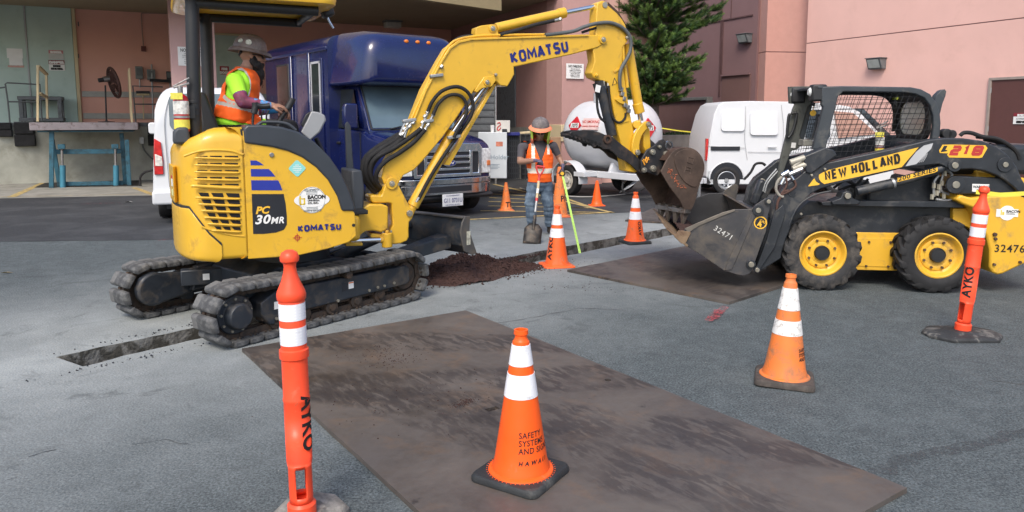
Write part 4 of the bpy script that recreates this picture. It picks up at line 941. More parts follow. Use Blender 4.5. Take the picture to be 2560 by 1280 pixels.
for side in (-1, 1):
    vc = side*.675
    # chain + wheels as the track part
    m_ = MB(); m_.b2((-.66, vc-.045, .13), (.66, vc+.045, .30)); tr = under(m_.build('crawler_track', LINK, ex, .004))
    for u in (-.55, -.28, .0, .27, .54): m_ = MB(); m_.lathe([(.03, -.085), (.03, -.07), (.062, -.07), (.062, .07), (.03, .07), (.03, .085)], 20, (u, vc, .115), Matrix.Rotation(R(90), 3, 'X')); m_.build('track_roller', LINK, tr)
    m_ = MB(); m_.cyl((.15, vc-.13*1, .375), (.15, vc+.08, .375), .034, n=14); m_.build('carrier_roller', LINK, tr, .004)
    m_ = MB(); prof = []
    nt_ = 21
    poly = []
    for k in range(nt_):
        a = 2*math.pi*k/nt_
        for da, rr in ((-.10, .142), (-.045, .172), (.045, .172), (.10, .142)): poly.append((US+rr*math.cos(a+da), ZC+rr*math.sin(a+da)))
    m_.prism(poly, vc-.022, vc+.022); sp_ = m_.build('drive_sprocket', LINK, tr)
    m_ = MB(); m_.cyl((UI, vc-.02, ZC), (UI, vc+.02, ZC), .152, n=32); m_.cyl((UI, vc-.055, ZC), (UI, vc+.055, ZC), .125, n=32); m_.cyl((UI, vc-.075, ZC), (UI, vc+.075, ZC), .05, n=20); m_.build('idler_wheel', LINK, tr, .004)
    for (u, z, a) in track_path(NS, RT, US, UI, ZC):
        if shoe0 is None:
            shoe0 = sh.build('track_shoe', SHOE, tr, .006); lk0 = lk.build('track_link', LINK, tr); s_, l_ = shoe0, lk0
        else:
            s_ = shoe0.copy(); C.objects.link(s_); s_.parent = tr; l_ = lk0.copy(); C.objects.link(l_); l_.parent = tr
        for q_ in (s_, l_): q_.location = (u, vc, z); q_.rotation_euler = (0, R(a), 0)
    # motor hub on the outer side (near track) and cover on the inner side
    m_ = MB(); o_ = vc-side*-.0
    yo = vc+side*.03; yb = vc+side*.16
    m_.lathe([(.150, 0), (.150, .035), (.142, .045), (.105, .045), (.100, .06), (.098, .115), (.088, .128), (.0, .130)], 36, (US, yo, ZC), Matrix.Rotation(R(90 if side < 0 else -90), 3, 'X'))
    under(m_.build('drive_hub', BK_KO, ex, .003))
    m_ = MB()
    for k in range(9):
        a = 2*math.pi*k/9+.2; p_ = (US+.125*math.cos(a), yo+side*.045, ZC+.125*math.sin(a)); m_.cyl(p_, (p_[0], p_[1]+side*.012, p_[2]), .0105, n=6)
    under(m_.build('hub_bolts', BOLT, ex))
    # side frame
    m_ = MB(); y0, y1 = sorted((vc-side*.10, vc+side*.085))
    m_.prism([(-.60, .335), (-.55, .36), (.86, .345), (.90, .31), (.90, .19), (.86, .165), (-.50, .15), (-.52, .09), (-.62, .10), (-.69, .20), (-.69, .29)], y0, y1)
    under(m_.build('track_frame', BK_KO, ex, .01))
    m_ = MB(); ys = vc+side*.090
    for u, z in ((-.56, .14), (.05, .165), (.40, .19), (.50, .20), (.58, .20), (.70, .205)): m_.cyl((u, ys-side*.01, z), (u, ys+side*.004, z), .013, n=8)
    under(m_.build('frame_bolts', BOLT, ex))
    # inner motor cover
    yi = vc-side*.10; pc = circ((US, ZC+.02), .145, 24, 60, 300); poly = [(US+.34, ZC+.12)]+pc+[(US+.34, ZC-.07)]
    m_ = MB(); m_.prism(poly, yi, yi-side*.09); under(m_.build('motor_cover', BK_KO, ex, .02))
m_ = MB()
m_.b2((.10, -.762, .235), (.16, -.760, .305), mi=0); under(m_.build('frame_slot', DEC_K, ex))
for u0, mat_, z0 in ((.17, DEC_W, .245), (-.575, DEC_W, .215)):
    m_ = MB(); m_.b2((u0, -.7625, z0), (u0+.055, -.7605, z0+.06)); under(m_.build('warning_sticker', mat_, ex))
m_ = MB(); m_.b2((.172, -.764, .292), (.222, -.7626, .302)); under(m_.build('sticker_stripe', M('decal_orange', (.75, .2, .05), .5), ex))
# centre frame, blade
m_ = MB(); m_.prism([(-.42, .20), (.55, .18), (.55, .40), (.30, .47), (-.30, .47), (-.42, .40)], -.42, .42); under(m_.build('centre_frame', BK_KO, ex, .015))
m_ = MB()
for y in (-.45, .45):
    m_.prism([(-.60, .20), (-.52, .40), (-.30, .43), (.5, .40), (.5, .22), (-.30, .22)], y-.10*(y < 0)-.02, y+.10*(y > 0)+.02)
m_.box((-.50, .36, .33), (.42, .12, .14), Matrix.Rotation(R(-28), 3, 'Z')); under(m_.build('cross_member', BK_KO, ex, .012))
m_ = MB(); m_.box((-.545, .286, .335), (.055, .004, .055), Matrix.Rotation(R(-28), 3, 'Z')); under(m_.build('warning_sticker', DEC_W, ex))
m_ = MB(); m_.cyl((lu[0]*0, 0, .44), (0, 0, .60), .33, n=40); m_.build('swing_ring', BK_KO, ex, .01)
bt = FU.q((1165, 548), -.78); bb = FU.q((1160, 634), -.78); UB = bt[0]; zb = .07
m_ = MB(); prof = [(UB-.0, .43), (UB+.02, .43), (UB-.02, .30), (UB-.01, .18), (UB+.10, .07), (UB+.085, .055), (UB-.05, .13), (UB-.06, .30)]
m_.prism([(UB-.0, .44), (UB+.035, .44), (UB-.005, .31), (UB+.005, .19), (UB+.13, .06), (UB+.11, .045), (UB-.02, .15), (UB-.04, .30)], -.77, .77); bl_ = under(m_.build('dozer_blade', BK_KO, ex, .006)); bl_.location.z = .27
for y in (-.785, .77): m_ = MB(); m_.prism([(UB-.06, .40), (UB-.02, .455), (UB+.06, .45), (UB+.05, .30), (UB+.16, .06), (UB+.10, .04), (UB-.03, .10), (UB-.09, .30)], y, y+.018); m_.build('blade_end_plate', M('worn_steel_grey', (.10, .095, .09), .55, .3, var=.3, dirt=(.16, .13, .10), damt=.4, dscale=9), bl_, .004)
m_ = MB(); m_.b2((UB-.05, -.775, .435), (UB+.045, .775, .452)); m_.build('blade_top_edge', M('worn_steel_grey', (.10, .095, .09), .55, .3), bl_, .003)
m_ = MB(); m_.b2((UB+.0, -.7895, .16), (UB+.055, -.7875, .30)); m_.build('worn_sticker', M('decal_worn', (.55, .53, .42), .7, var=.5, scale=25), bl_)
m_ = MB()
for y in (-.33, .33):
    m_.loft([[(.5, y-.05, .2), (.5, y+.05, .2), (.5, y+.05, .33), (.5, y-.05, .33)], [(1.0, y*1.05-.05, .27), (1.0, y*1.05+.05, .27), (1.0, y*1.05+.05, .39), (1.0, y*1.05-.05, .39)], [(UB-.02, y*1.5-.10, .38), (UB-.02, y*1.5+.10, .38), (UB-.02, y*1.5+.10, .52), (UB-.02, y*1.5-.10, .52)]])
m_.b2((.95, -.4, .28), (1.05, .4, .38)); m_.cyl((.6, 0, .36), (UB-.04, 0, .58), .05, n=14)
under(m_.build('blade_arm', BK_KO, ex, .01))
# -- upper body
rear = [(-.72, -.75), (-.79, -.725), (-.85, -.665), (-.90, -.57), (-.935, -.42), (-.958, -.22), (-.965, 0), (-.958, .22), (-.935, .42), (-.90, .57), (-.85, .665), (-.79, .725), (-.72, .75)]
def shell(name, plan, zb, zt, mat, rb=.05, rt=.08, inset_b=.05, bevel=0, parent=ex):
    """plan outline raised into a cowl whose upper and lower edges are rounded"""
    cx = sum(p[0] for p in plan)/len(plan); cy = sum(p[1] for p in plan)/len(plan); n = len(plan)
    nr = []
    for i in range(n):
        a, b_ = Vector(plan[i-1]), Vector(plan[(i+1) % n]); d = (b_-a).normalized(); q_ = Vector((d.y, -d.x))
        if q_.dot(Vector(plan[i])-Vector((cx, cy))) < 0: q_ = -q_
        nr.append(q_)
    rings = []
    for k in range(5):
        a = math.pi/2*k/4; ins = rb*(1-math.sin(a)) + inset_b*0; rings.append([(p[0]-q_.x*ins, p[1]-q_.y*ins, zb(p[0])+rb*(1-math.cos(a))) for p, q_ in zip(plan, nr)])
    for f in (.25, .5, .75): rings.append([(p[0], p[1], (zb(p[0])+rb)*(1-f)+(zt(p[0])-rt)*f) for p in plan])
    for k in range(6):
        a = math.pi/2*k/5; ins = rt*(1-math.cos(a)); rings.append([(p[0]-q_.x*ins, p[1]-q_.y*ins, zt(p[0])-rt*(1-math.sin(a))) for p, q_ in zip(plan, nr)])
    m_ = MB(); m_.loft(rings); return m_.build(name, mat, parent, bevel, ang=50)
useam = FE.q((612, 480), -.75)[0]
zt_r = lambda u: 1.645-.42*max(0, -u-.62)**1.3
plan = [(useam-.008, -.75)]+[(x, -.75) for x in (-.45, -.55, -.65)]+rear+[(x, .75) for x in (-.65, -.55, -.45)]+[(useam-.008, .75)]
plan = plan+[(useam-.008, y) for y in (.5, .25, 0, -.25, -.5)]
# counterweight lower piece reaches up to z=.98 at the tail only
zmid = lambda u: .605+.02*max(0, -u-.6)
shell('engine_cowl', plan, lambda u: .612, zt_r, Y_KO, .04, .11)
cw = [(p[0]*1.0-.010, p[1]*1.012) for p in rear]; cw = [(-.64, -.762)]+cw+[(-.64, .762), (-.70, .5), (-.74, 0), (-.70, -.5)]
shell('counterweight', cw, lambda u: .60+.03*max(0, -u-.7), lambda u: max(.74, 1.03-1.5*max(0, u+.86)), Y_KO, .05, .02)
shell('cowl_seam', [(p[0]*.9975, p[1]*.9965) for p in cw], lambda u: .66, lambda u: max(.752, 1.042-1.5*max(0, u+.86)), BK_PL, .01, .004)
m_ = MB(); m_.b2((useam-.012, -.742, .62), (useam+.008, -.5, 1.63)); m_.build('cowl_seam', BK_PL, ex)
# rear door strip
m_ = MB(); m_.loft([[( -.935-.02, -.50, z), (-.975, -.2, z), (-.982, 0, z), (-.97, 0, z), (-.93, -.45, z)] for z in (1.05, 1.06, 1.33, 1.34)]); m_.build('rear_door', Y_KO, ex, .01)
# right side cowl under the curved fender
arch = [(610, 322), (660, 322), (705, 326), (745, 338), (785, 365), (818, 400), (845, 440), (865, 480), (880, 515), (890, 530)]
arch = FE.qs(arch, -.75); lowp = FE.qs([(888, 590), (872, 606), (820, 622), (740, 640), (615, 650)], -.75)
side = [(useam+.004, arch[0][1]-.02)]+[(a[0]-.01, a[1]-.012) for a in arch]+[(arch[-1][0], lowp[0][1])]+lowp[1:4]+[(useam+.004, .605)]
m_ = MB(); m_.prism(side, -.75, -.36); m_.build('side_cowl', Y_KO, ex, .022, seg=3)
# black fender band
ain = FE.qs([(855, 528), (843, 490), (820, 450), (790, 418), (755, 393), (720, 378), (680, 368), (640, 362), (612, 358)], -.765)
band = FE.qs([(608, 322), (618, 312), (660, 312), (705, 317), (748, 330), (788, 356), (824, 392), (852, 432), (872, 474), (886, 512), (890, 528)], -.765)+ain
m_ = MB(); m_.prism(band, -.765, -.36); m_.build('fender_trim', M('plastic_slate_trim', (.035, .042, .052), .42, var=.1, bump=.04, bscale=150), ex, .016, seg=3)
# left lower body, floor, front
m_ = MB(); m_.b2((useam, -.36, .62), (.55, .74, .86)); m_.build('left_cowl', Y_KO, ex, .04)
m_ = MB(); m_.b2((useam+.01, -.355, .86), (.62, .70, .90)); m_.build('floor_plate', BK_PL, ex, .01)
m_ = MB(); m_.b2((useam, -.30, .90), (.02, .40, 1.22)); m_.build('seat_box', BK_PL, ex, .03)
# louvre in the side of the engine cowl: dark openings with proud slats
cL = crop(420, 300, 3.556)
rows = [(318, 262, 622, 345), (382, 262, 622, 408), (445, 260, 625, 470), (507, 258, 627, 535), (568, 258, 628, 594)]
rows2 = [(645, 270, 632, 697), (705, 295, 634, 757), (765, 320, 636, 815), (825, 345, 637, 875), (885, 378, 640, 932), (945, 412, 642, 990)]
cols = [(0, .245), (.31, .60), (.67, 1.)]
VF = -.7535
m_ = MB(); ms = MB()
for (y0, x0, x1, y1) in rows+rows2:
    sl = 0
    for k, (a, b_) in enumerate(cols):
        xa, xb = x0+(x1-x0)*a, x0+(x1-x0)*b_; sk = 0 if y0 < 600 else 22
        dy = 0 if y0 < 600 else 8
        tl = 12 if (y0 == 318 and k == 0) else 0
        pts = FE.qs([cL((xa, y0+tl+dy*k*.3)), cL((xb, y0+dy*k*.3+dy*.4)), cL((xb+sk*.4, y1-12+dy*k*.3)), cL((xa+sk, y1-18+dy*k*.3))], VF)
        m_ = MB(); m_.prism(pts, VF, VF+.003); m_.build('vent_opening', M('vent_dark', (.006, .006, .007), .8, var=.3), ex)
for i, (y0, x0, x1, y1) in enumerate(rows+rows2):
    ya = y1-3; p_, q_ = FE.q(cL((x0-22-(25 if i == 4 else 0), ya-4)), VF), FE.q(cL((x1+8, ya+(6 if i > 4 else 2)+(12 if i == 4 else 0))), VF)
    r_ = .0085 if i != 4 else .013
    m2 = MB(); m2.tube([Vector((p_[0], VF+.006, p_[1])), Vector((p_[0]+.03, VF-.006, p_[1])), Vector(((p_[0]+q_[0])/2, VF-.010, (p_[1]+q_[1])/2)), Vector((q_[0]-.02, VF-.006, q_[1])), Vector((q_[0], VF+.006, q_[1]))], r_, 8); m2.build('vent_slat', Y_KO, ex)
# raised brow above louvre, recessed decal edge
m2 = MB(); b_ = FE.qs([cL(p) for p in ((140, 322), (260, 282), (400, 266), (560, 274), (640, 300), (672, 306))], VF)
m2.tube([Vector((p[0], VF+.004, p[1])) for p in b_], .010, 8); m2.build('vent_brow', Y_KO, ex)
m2 = MB(); b_ = FE.qs([cL(p) for p in ((300, 950), (420, 990), (560, 1022), (680, 1034))], VF)
m2.tube([Vector((p[0], VF+.004, p[1])) for p in b_], .008, 8); m2.build('vent_brow', Y_KO, ex)
VD = -.7525
def decal(pts, mat, name='decal', v=VD): m_ = MB(); m_.prism(FE.qs(pts, v), v, v+.0015); return m_.build(name, mat, ex)
for pp in [[(732, 360), (785, 360), (820, 378), (852, 402), (734, 402)], [(736, 435), (896, 436), (925, 465), (956, 503), (738, 502)], [(739, 536), (980, 536), (998, 575), (1017, 625), (743, 624)]]: decal([cL(p) for p in pp], INK_BL, 'blue_stripe')
decal([cL(p) for p in ((744, 658), (1028, 658), (1045, 740), (1056, 850), (1056, 930), (1030, 975), (960, 1000), (850, 1012), (758, 1013))], DEC_K, 'model_panel')
def etext(body, px, size, mat, bold=.003, shear=0, v=VD-.002, x2=None, **k):
    """lettering standing on the cowl: px baseline start, optional x2 baseline end fixes the reading direction"""
    a = FE.P(px, v); xd = (FE.P(x2, v)-a) if x2 else Vector((1, 0, 0)); return text(body, size, a, xd, Vector((-xd.z, 0, xd.x)), mat, ex, bold=bold, shear=shear, thick=.0008, **k)
etext('PC', cL((778, 834)), .078, DEC_Y, .003, .25, sx=1.05)
etext('30', cL((770, 925)), .098, DEC_W, .003, .25, sx=1.1, space=1.1)
etext('MR', cL((912, 922)), .072, DEC_W, .002, .25, sx=.98, space=1.12)
a_, b_ = FE.P((745, 580), VD-.002), FE.P((853, 574), VD-.002); blocks('KOMATSU', a_, b_-a_, (0, 0, 1), .054, (b_-a_).length, .0145, INK_B, ex, gap=.06)
# round-in-oval hire company plate
c0 = FE.q((780, 500), VD); m_ = MB(); m_.prism(circ(c0, .108, 40), VD-.0006, VD+.001); m_.build('company_decal', DEC_W, ex)
m_ = MB(); m_.prism([(c0[0]+.142*math.cos(t_)*(1 if abs(math.cos(t_)) < .8 else 1.0), c0[1]+.058*math.sin(t_)) for t_ in [2*math.pi*i/32 for i in range(32)]], VD-.0016, VD-.0004); m_.build('company_decal', DEC_W, ex)
m_ = MB(); m_.lathe([(.102, 0), (.105, 0), (.105, .001), (.102, .001), (.102, 0)], 40, (c0[0], VD-.0008, c0[1]), Matrix.Rotation(R(90), 3, 'X')); m_.build('decal_ring', INK_G, ex)
for bod, dx_, dz_, sz, al, mt, bd in (('BACON', -.035, .010, .041, 'LEFT', INK, .0022), ('UNIVERSAL', -.035, -.010, .019, 'LEFT', INK, .0008), ('CO. INC.', -.035, -.032, .022, 'LEFT', INK, .001), ('EQUIPMENT', 0, .076, .022, 'CENTER', INK_G, .0003), ('SALES & SERVICE', 0, -.092, .019, 'CENTER', INK_G, .0003), ('808', 0, .066, .016, 'CENTER', INK_G, 0), ('MAU', 0, -.062, .016, 'CENTER', INK_G, 0)):
    if bod[:3] in ('808', 'MAU'): 
        for k in range(3): 
            m_ = MB(); zz = dz_-k*.011; m_.b2((c0[0]-.045, VD-.0022, c0[1]+zz), (c0[0]+.045, VD-.001, c0[1]+zz+.004)); m_.build('decal_print', INK_G, ex)
        continue
    text(bod, sz, (c0[0]+dx_, VD-.003, c0[1]+dz_), (1, 0, 0), (0, 0, 1), mt, ex, bold=bd, thick=.0006, align=al)
m_ = MB()
for a, b_ in [((-.100, -.036), (-.087, .036)), ((-.100, -.036), (-.055, -.026)), ((-.067, -.036), (-.055, .018)), ((-.087, .009), (-.055, .018))]:
    m_.b2((c0[0]+a[0], VD-.003, c0[1]+a[1]), (c0[0]+b_[0], VD-.0018, c0[1]+b_[1]))
m_.build('company_mark', M('decal_gold', (.70, .50, .04), .4), ex)
c1_ = FE.q((743, 421), VD); m_ = MB(); m_.prism([(c1_[0]+a, c1_[1]+b_) for a, b_ in ((0, .066), (.010, .062), (.062, .010), (.066, 0), (.062, -.010), (.010, -.062), (0, -.066), (-.010, -.062), (-.062, -.010), (-.066, 0), (-.062, .010), (-.010, .062))], VD-.0006, VD+.001); m_.build('diamond_decal', DEC_T, ex)
for k, (wd, dz_) in enumerate(((.03, .024), (.06, .010), (.07, -.004), (.06, -.018), (.03, -.032))):
    m_ = MB(); m_.b2((c1_[0]-wd/2, VD-.002, c1_[1]+dz_), (c1_[0]+wd/2, VD-.0008, c1_[1]+dz_+.005)); m_.build('decal_print', DEC_W, ex)
# red aiming mark
c2 = FE.q((743, 594), VD); m_ = MB(); m_.lathe([(.016, 0), (.022, 0), (.022, .001), (.016, .001), (.016, 0)], 20, (c2[0], VD-.001, c2[1]), Matrix.Rotation(R(90), 3, 'X'))
m_.b2((c2[0]-.035, VD-.002, c2[1]-.002), (c2[0]+.035, VD-.001, c2[1]+.002)); m_.b2((c2[0]-.002, VD-.003, c2[1]-.035), (c2[0]+.002, VD-.002, c2[1]+.035)); m_.build('lifting_mark', INK_R, ex)
# lock on the cowl, front hole
c3 = FE.q((679, 387), VD); m_ = MB(); m_.cyl((c3[0], VD+.01, c3[1]), (c3[0], VD-.01, c3[1]), .018, n=14); m_.build('cowl_lock', STEEL, ex, .003)
c3 = FE.q((884, 563), VD); m_ = MB(); m_.cyl((c3[0], VD+.01, c3[1]), (c3[0], VD-.001, c3[1]), .014, n=14); m_.build('cowl_hole', DEC_K, ex)
for k, (mt, z0, z1) in enumerate(((DEC_W, 1.175, 1.235), (INK_R, 1.235, 1.26), (M('decal_pale_yellow', (.7, .72, .35), .5), 1.10, 1.15))):
    m_ = MB(); m_.box((-.963, -.38, (z0+z1)/2), (.004, .09, z1-z0), Matrix.Rotation(R(8), 3, 'Z')); m_.build('warning_sticker', mt, ex)
# grab rail
m_ = MB(); m_.tube([FE.P(p, -.55) for p in ((638, 318), (650, 308), (662, 305), (700, 306), (722, 312), (740, 326))], .013, 8); m_.build('grab_rail', GY_PL, ex)
# -- canopy
vp = -.42; pb_, pt_ = FE.P((487, 325), vp), FE.P((480, 18), vp)
m_ = MB(); m_.tube([pb_-Vector((0, 0, .15)), pb_, pt_], .052, 16, smooth=False); m_.build('canopy_post', BK_PL, ex)
for zf in (.10, .16, .22): pass
vq = .42; pb2, pt2 = FE.P((523, 300), vq), FE.P((514, 38), vq)
m_ = MB(); m_.tube([pb2-Vector((0, 0, .25)), pb2, pt2], .052, 16, smooth=False); m_.build('canopy_post', BK_PL, ex)
m_ = MB()
for zf in (.12, .17, .22):
    p = pb_+Vector((0, 0, zf)); m_.cyl(p-Vector((0, 0, .012)), p+Vector((0, 0, .012)), .055, n=16)
m_.build('post_collars', BK_PL, ex, .003)
zR = 2.64; ur0 = FE.q((432, 20), -.62)[0]; ur1 = FE.q((800, 0), .0)[0]+.05
def rrect(x0, y0, x1, y1, r, n=5):
    out = []
    for cx, cy, a0 in ((x1-r, y1-r, 0), (x0+r, y1-r, 90), (x0+r, y0+r, 180), (x1-r, y0+r, 270)):
        out += [(cx+r*math.cos(R(a0+90*k/n)), cy+r*math.sin(R(a0+90*k/n))) for k in range(n+1)]
    return out
m_ = MB(); m_.loft([[(x, y, z) for x, y in rrect(ur0-e, -.58-e, ur1+e, .66+e, .14+e)] for e, z in ((-.06, zR), (-.01, zR+.012), (.0, zR+.05), (-.02, zR+.10), (-.12, zR+.125))]); m_.build('canopy_roof', Y_KO, ex, ang=60)
m_ = MB(); 
m_.cyl(pt_, Vector((pt_.x, pt_.y, zR)), .05, n=16); m_.cyl(pt2, Vector((pt2.x, pt2.y, zR)), .05, n=16)
for y in (-.42, .42): m_.tube([Vector((pt_.x, y, zR-.03)), Vector((ur1-.15, y, zR-.035))], .04, 12, smooth=False)
m_.tube([Vector((pt_.x+.02, -.45, zR-.03)), Vector((pt_.x+.02, .45, zR-.03))], .045, 12); m_.tube([Vector((ur1-.18, -.42, zR-.035)), Vector((ur1-.18, .42, zR-.035))], .03, 12)
m_.build('canopy_beams', BK_PL, ex)
pl = FE.P((812, 12), -.1); m_ = MB(); m_.box(pl, (.10, .14, .22), Matrix.Rotation(R(-18), 3, 'Y')); m_.build('work_lamp', BK_PL, ex, .02)
m_ = MB(); m_.tube([pl+Vector((.04, 0, .02)), pl+Vector((.02, 0, -.10)), pl+Vector((.07, 0, -.20))], .010, 8); m_.tube([pl+Vector((.02, -.05, .05)), pl+Vector((.10, -.05, .06))], .008, 8); m_.build('lamp_bracket', CHROME, ex)
# -- seat and controls
m_ = MB(); sx0 = FE.q((510, 320), .0)[0]
m_.loft([[(sx0+.10+a, y*.98, 1.22), (sx0+.24+a, y, 1.22), (sx0+.22+a, y, 1.35), (sx0+.14+a-.02, y*.95, 1.6), (sx0+.02+a, y*.7, 1.93), (sx0-.06+a, y*.7, 1.93), (sx0-.02+a, y, 1.55)] for a, y in ((0, -.24), (.0, -.20), (0, .20), (0, .24))]); m_.build('seat_back', BK_PL, ex, .03)
m_ = MB(); m_.b2((sx0+.1, -.24, 1.22), (sx0+.62, .24, 1.34)); m_.build('seat_cushion', BK_PL, ex, .04)
m_ = MB(); m_.loft([[Vector(FE.P(cl_, v_)) for cl_ in ((752, 330), (775, 352), (800, 330), (815, 300), (812, 288), (795, 280), (778, 278), (768, 300))] for v_ in (-.34, -.31, -.16, -.13)]); m_.build('control_console', GY_LT, ex, .012, ang=30)
m_ = MB(); m_.loft([[Vector(FE.P(cl_, v_)) for cl_ in ((762, 322), (775, 286), (780, 276), (764, 286), (752, 312))] for v_ in (-.33, -.15)]); m_.build('console_panel', BK_PL, ex, .008)
def stick(pts, v, r, name='control_lever', mat=BK_PL):
    m_ = MB(); m_.tube([FE.P(p, v) for p in pts], r, 8); return m_.build(name, mat, ex)
jo = stick([(695, 322), (700, 300), (712, 282), (722, 266), (730, 252)], -.28, .022, 'joystick')
m_ = MB(); m_.tube([FE.P(p, -.28) for p in ((718, 272), (727, 256), (731, 246))], .03, 10); m_.build('joystick_grip', BK_PL, ex)
stick([(632, 318), (632, 300), (634, 280)], -.48, .010); m_ = MB(); m_.tube([FE.P(p, -.48) for p in ((634, 284), (638, 268), (637, 256))], .026, 10); m_.build('lever_knob', BK_PL, ex)
stick([(640, 262), (655, 266), (675, 264)], -.48, .022, 'armrest')
stick([(655, 300), (654, 288), (660, 276)], -.40, .007); stick([(668, 304), (666, 290), (672, 276)], -.36, .007)
stick([(790, 345), (815, 400), (840, 455)], -.05, .02, 'travel_lever')
m_ = MB(); m_.prism(FE.qs([(862, 310), (868, 303), (876, 315), (880, 380), (885, 440), (890, 500), (872, 500), (866, 430)], .1), .08, .11); m_.build('travel_lever', GY_PL, ex, .008)
m_ = MB(); m_.prism(FE.qs([(878, 425), (905, 425), (912, 470), (910, 520), (895, 545), (885, 545), (880, 480)], -.2), -.2, .25); m_.build('front_cover', GY_PL, ex, .02)
# extinguisher on the rear corner
# -- swing bracket and boom
cS = crop(880, 400, 4.572)
def eprism(name, pts, v0, v1, mat=Y_KO, bevel=.006, crp=None, pv=None, sm=0, parent=ex, label=None):
    pts = [crp(p) for p in pts] if crp else pts; q_ = FE.qs(pts, v0 if pv is None else pv)
    if sm: q_ = smooth_poly(q_, sm)
    m_ = MB(); m_.prism(q_, v0, v1); return m_.build(name, mat, parent, bevel, label=label)
eprism('swing_bracket', [(-60, 610), (40, 575), (130, 540), (200, 505), (345, 505), (415, 530), (415, 790), (340, 830), (240, 810), (160, 815), (110, 850), (60, 900), (-60, 900)], -.16, .16, crp=cS, bevel=.015)
eprism('bracket_lug', [(215, 840), (470, 850), (470, 880), (215, 885)], -.13, .13, crp=cS)
post = [(215, 410), (235, 400), (335, 408), (350, 370), (395, 240), (420, 205), (455, 195), (490, 210), (520, 260), (620, 455), (665, 540), (700, 575), (712, 610), (690, 670), (655, 710), (650, 790), (652, 880), (630, 925), (560, 955), (480, 965), (400, 950), (440, 800), (470, 740), (455, 500), (420, 492), (240, 492), (215, 460)]
eprism('swing_post', post, -.11, .11, crp=cS, bevel=.012)
def pin(crp, p, v, r, mat=BOLT, parent=ex, eye=0, name='pin'):
    c = FE.P(crp(p) if crp else p, v); 
    m_ = MB()
    if eye: m_.cyl(c+Vector((0, .03, 0)), c-Vector((0, .012, 0)), eye, n=24, mi=1)
    m_.cyl(c+Vector((0, .01, 0)), c-Vector((0, .022, 0)), r, n=16); m_.cyl(c-Vector((0, .02, 0)), c-Vector((0, .030, 0)), r*.55, n=6)
    return m_.build(name, [mat, Y_KO], parent, .002)
pin(cS, (452, 268), -.115, .027, eye=.055, name='boom_foot_pin'); pin(cS, (655, 608), -.115, .030, name='cylinder_pin')
a, b_ = FE.P(cS((-30, 922)), -.16), FE.P(cS((325, 912)), -.14); m_ = MB(); m_.cyl(a-Vector((.15, 0, 0)), b_, .024, n=16); m_.build('swing_rod', CHROME, ex)
a2 = FE.P(cS((400, 905)), -.14); m_ = MB(); m_.cyl(b_, a2, .034, n=14); m_.cyl(a2+Vector((0, 0, -.075)), a2+Vector((0, 0, .06)), .05, n=20); m_.cyl(a2+Vector((0, 0, .06)), a2+Vector((0, 0, .085)), .02, n=8); m_.build('rod_eye', Y_KO, ex, .006)
m_ = MB()
for dx_ in (-.04, 0, .04): m_.cyl(a2+Vector((dx_, 0, .062)), a2+Vector((dx_, 0, .082)), .012, n=6)
m_.build('eye_bolts', BOLT, ex)
eprism('swing_cylinder_cap', [(-60, 870), (-5, 890), (-5, 950), (-60, 960)], -.2, -.1, crp=cS)
eprism('lower_guard', [(-70, 945), (125, 950), (125, 980), (-70, 985)], -.2, -.1, crp=cS)
c3_ = crop(860, 0, 2.2857)
boom = [(215, 1015), (228, 950), (262, 893), (315, 835), (350, 790), (400, 690), (470, 515), (560, 350), (606, 276), (655, 238), (720, 222), (800, 214), (900, 216), (1200, 205), (1400, 200), (1470, 198), (1495, 215), (1492, 245), (1450, 272), (1300, 312), (1100, 355), (972, 382), (975, 425), (935, 495), (892, 488), (862, 452), (800, 470), (745, 515), (700, 590), (640, 680), (560, 790), (450, 920), (400, 972), (340, 1002), (312, 1050), (275, 1075), (235, 1062)]
eprism('boom', boom, -.085, .085, crp=c3_, bevel=.01)
flg = [(356, 790), (406, 690), (476, 515), (566, 352), (612, 280), (660, 246), (730, 230), (900, 224), (1200, 214), (1400, 208), (1400, 196), (1200, 201), (900, 212), (720, 217), (652, 232), (602, 270), (556, 346), (466, 511), (396, 688), (346, 788)]
eprism('boom_top_flange', flg, -.10, .10, crp=c3_, pv=-.1, bevel=.004)
eprism('arm_cylinder_lug', [(750, 205), (755, 158), (785, 146), (848, 138), (872, 158), (895, 222), (760, 225)], -.06, .06, crp=c3_)
eprism('boom_cylinder_lug', [(745, 520), (800, 440), (860, 430), (870, 460), (845, 495), (790, 505), (760, 530)], -.09, .09, crp=c3_)
pin(c3_, (848, 163), -.06, .025, eye=.04); pin(c3_, (816, 470), -.09, .022, eye=.036); pin(c3_, (865, 427), -.09, .015); pin(c3_, (1479, 226), -.09, .026, eye=.045)
a_, b_ = FE.P(c3_((958, 366)), -.0872), FE.P(c3_((1287, 294)), -.0872); blocks('KOMATSU', a_, b_-a_, (0, 0, 1), .118, (b_-a_).length, .0275, INK_B, ex, gap=.06)
def ecyl(name, p, q, v, r, mat, n=20, bevel=0, crp=c3_): m_ = MB(); m_.cyl(FE.P(crp(p), v), FE.P(crp(q), v), r, n=n); return m_.build(name, mat, ex, bevel)
ecyl('arm_cylinder', (868, 160), (1262, 72), 0, .048, Y_KO, bevel=.004); ecyl('arm_cylinder_head', (1225, 80), (1262, 72), 0, .055, Y_KO, bevel=.004)
ecyl('arm_cylinder_rod', (1260, 73), (1460, 33), 0, .024, CHROME); ecyl('rod_end', (1450, 36), (1490, 28), 0, .036, Y_KO)
ecyl('boom_cylinder', (392, 1178), (622, 755), 0, .058, Y_KO, bevel=.004); ecyl('boom_cylinder_end', (372, 1215), (400, 1165), 0, .045, Y_KO)
ecyl('boom_cylinder_rod', (620, 758), (815, 472), 0, .028, CHROME)
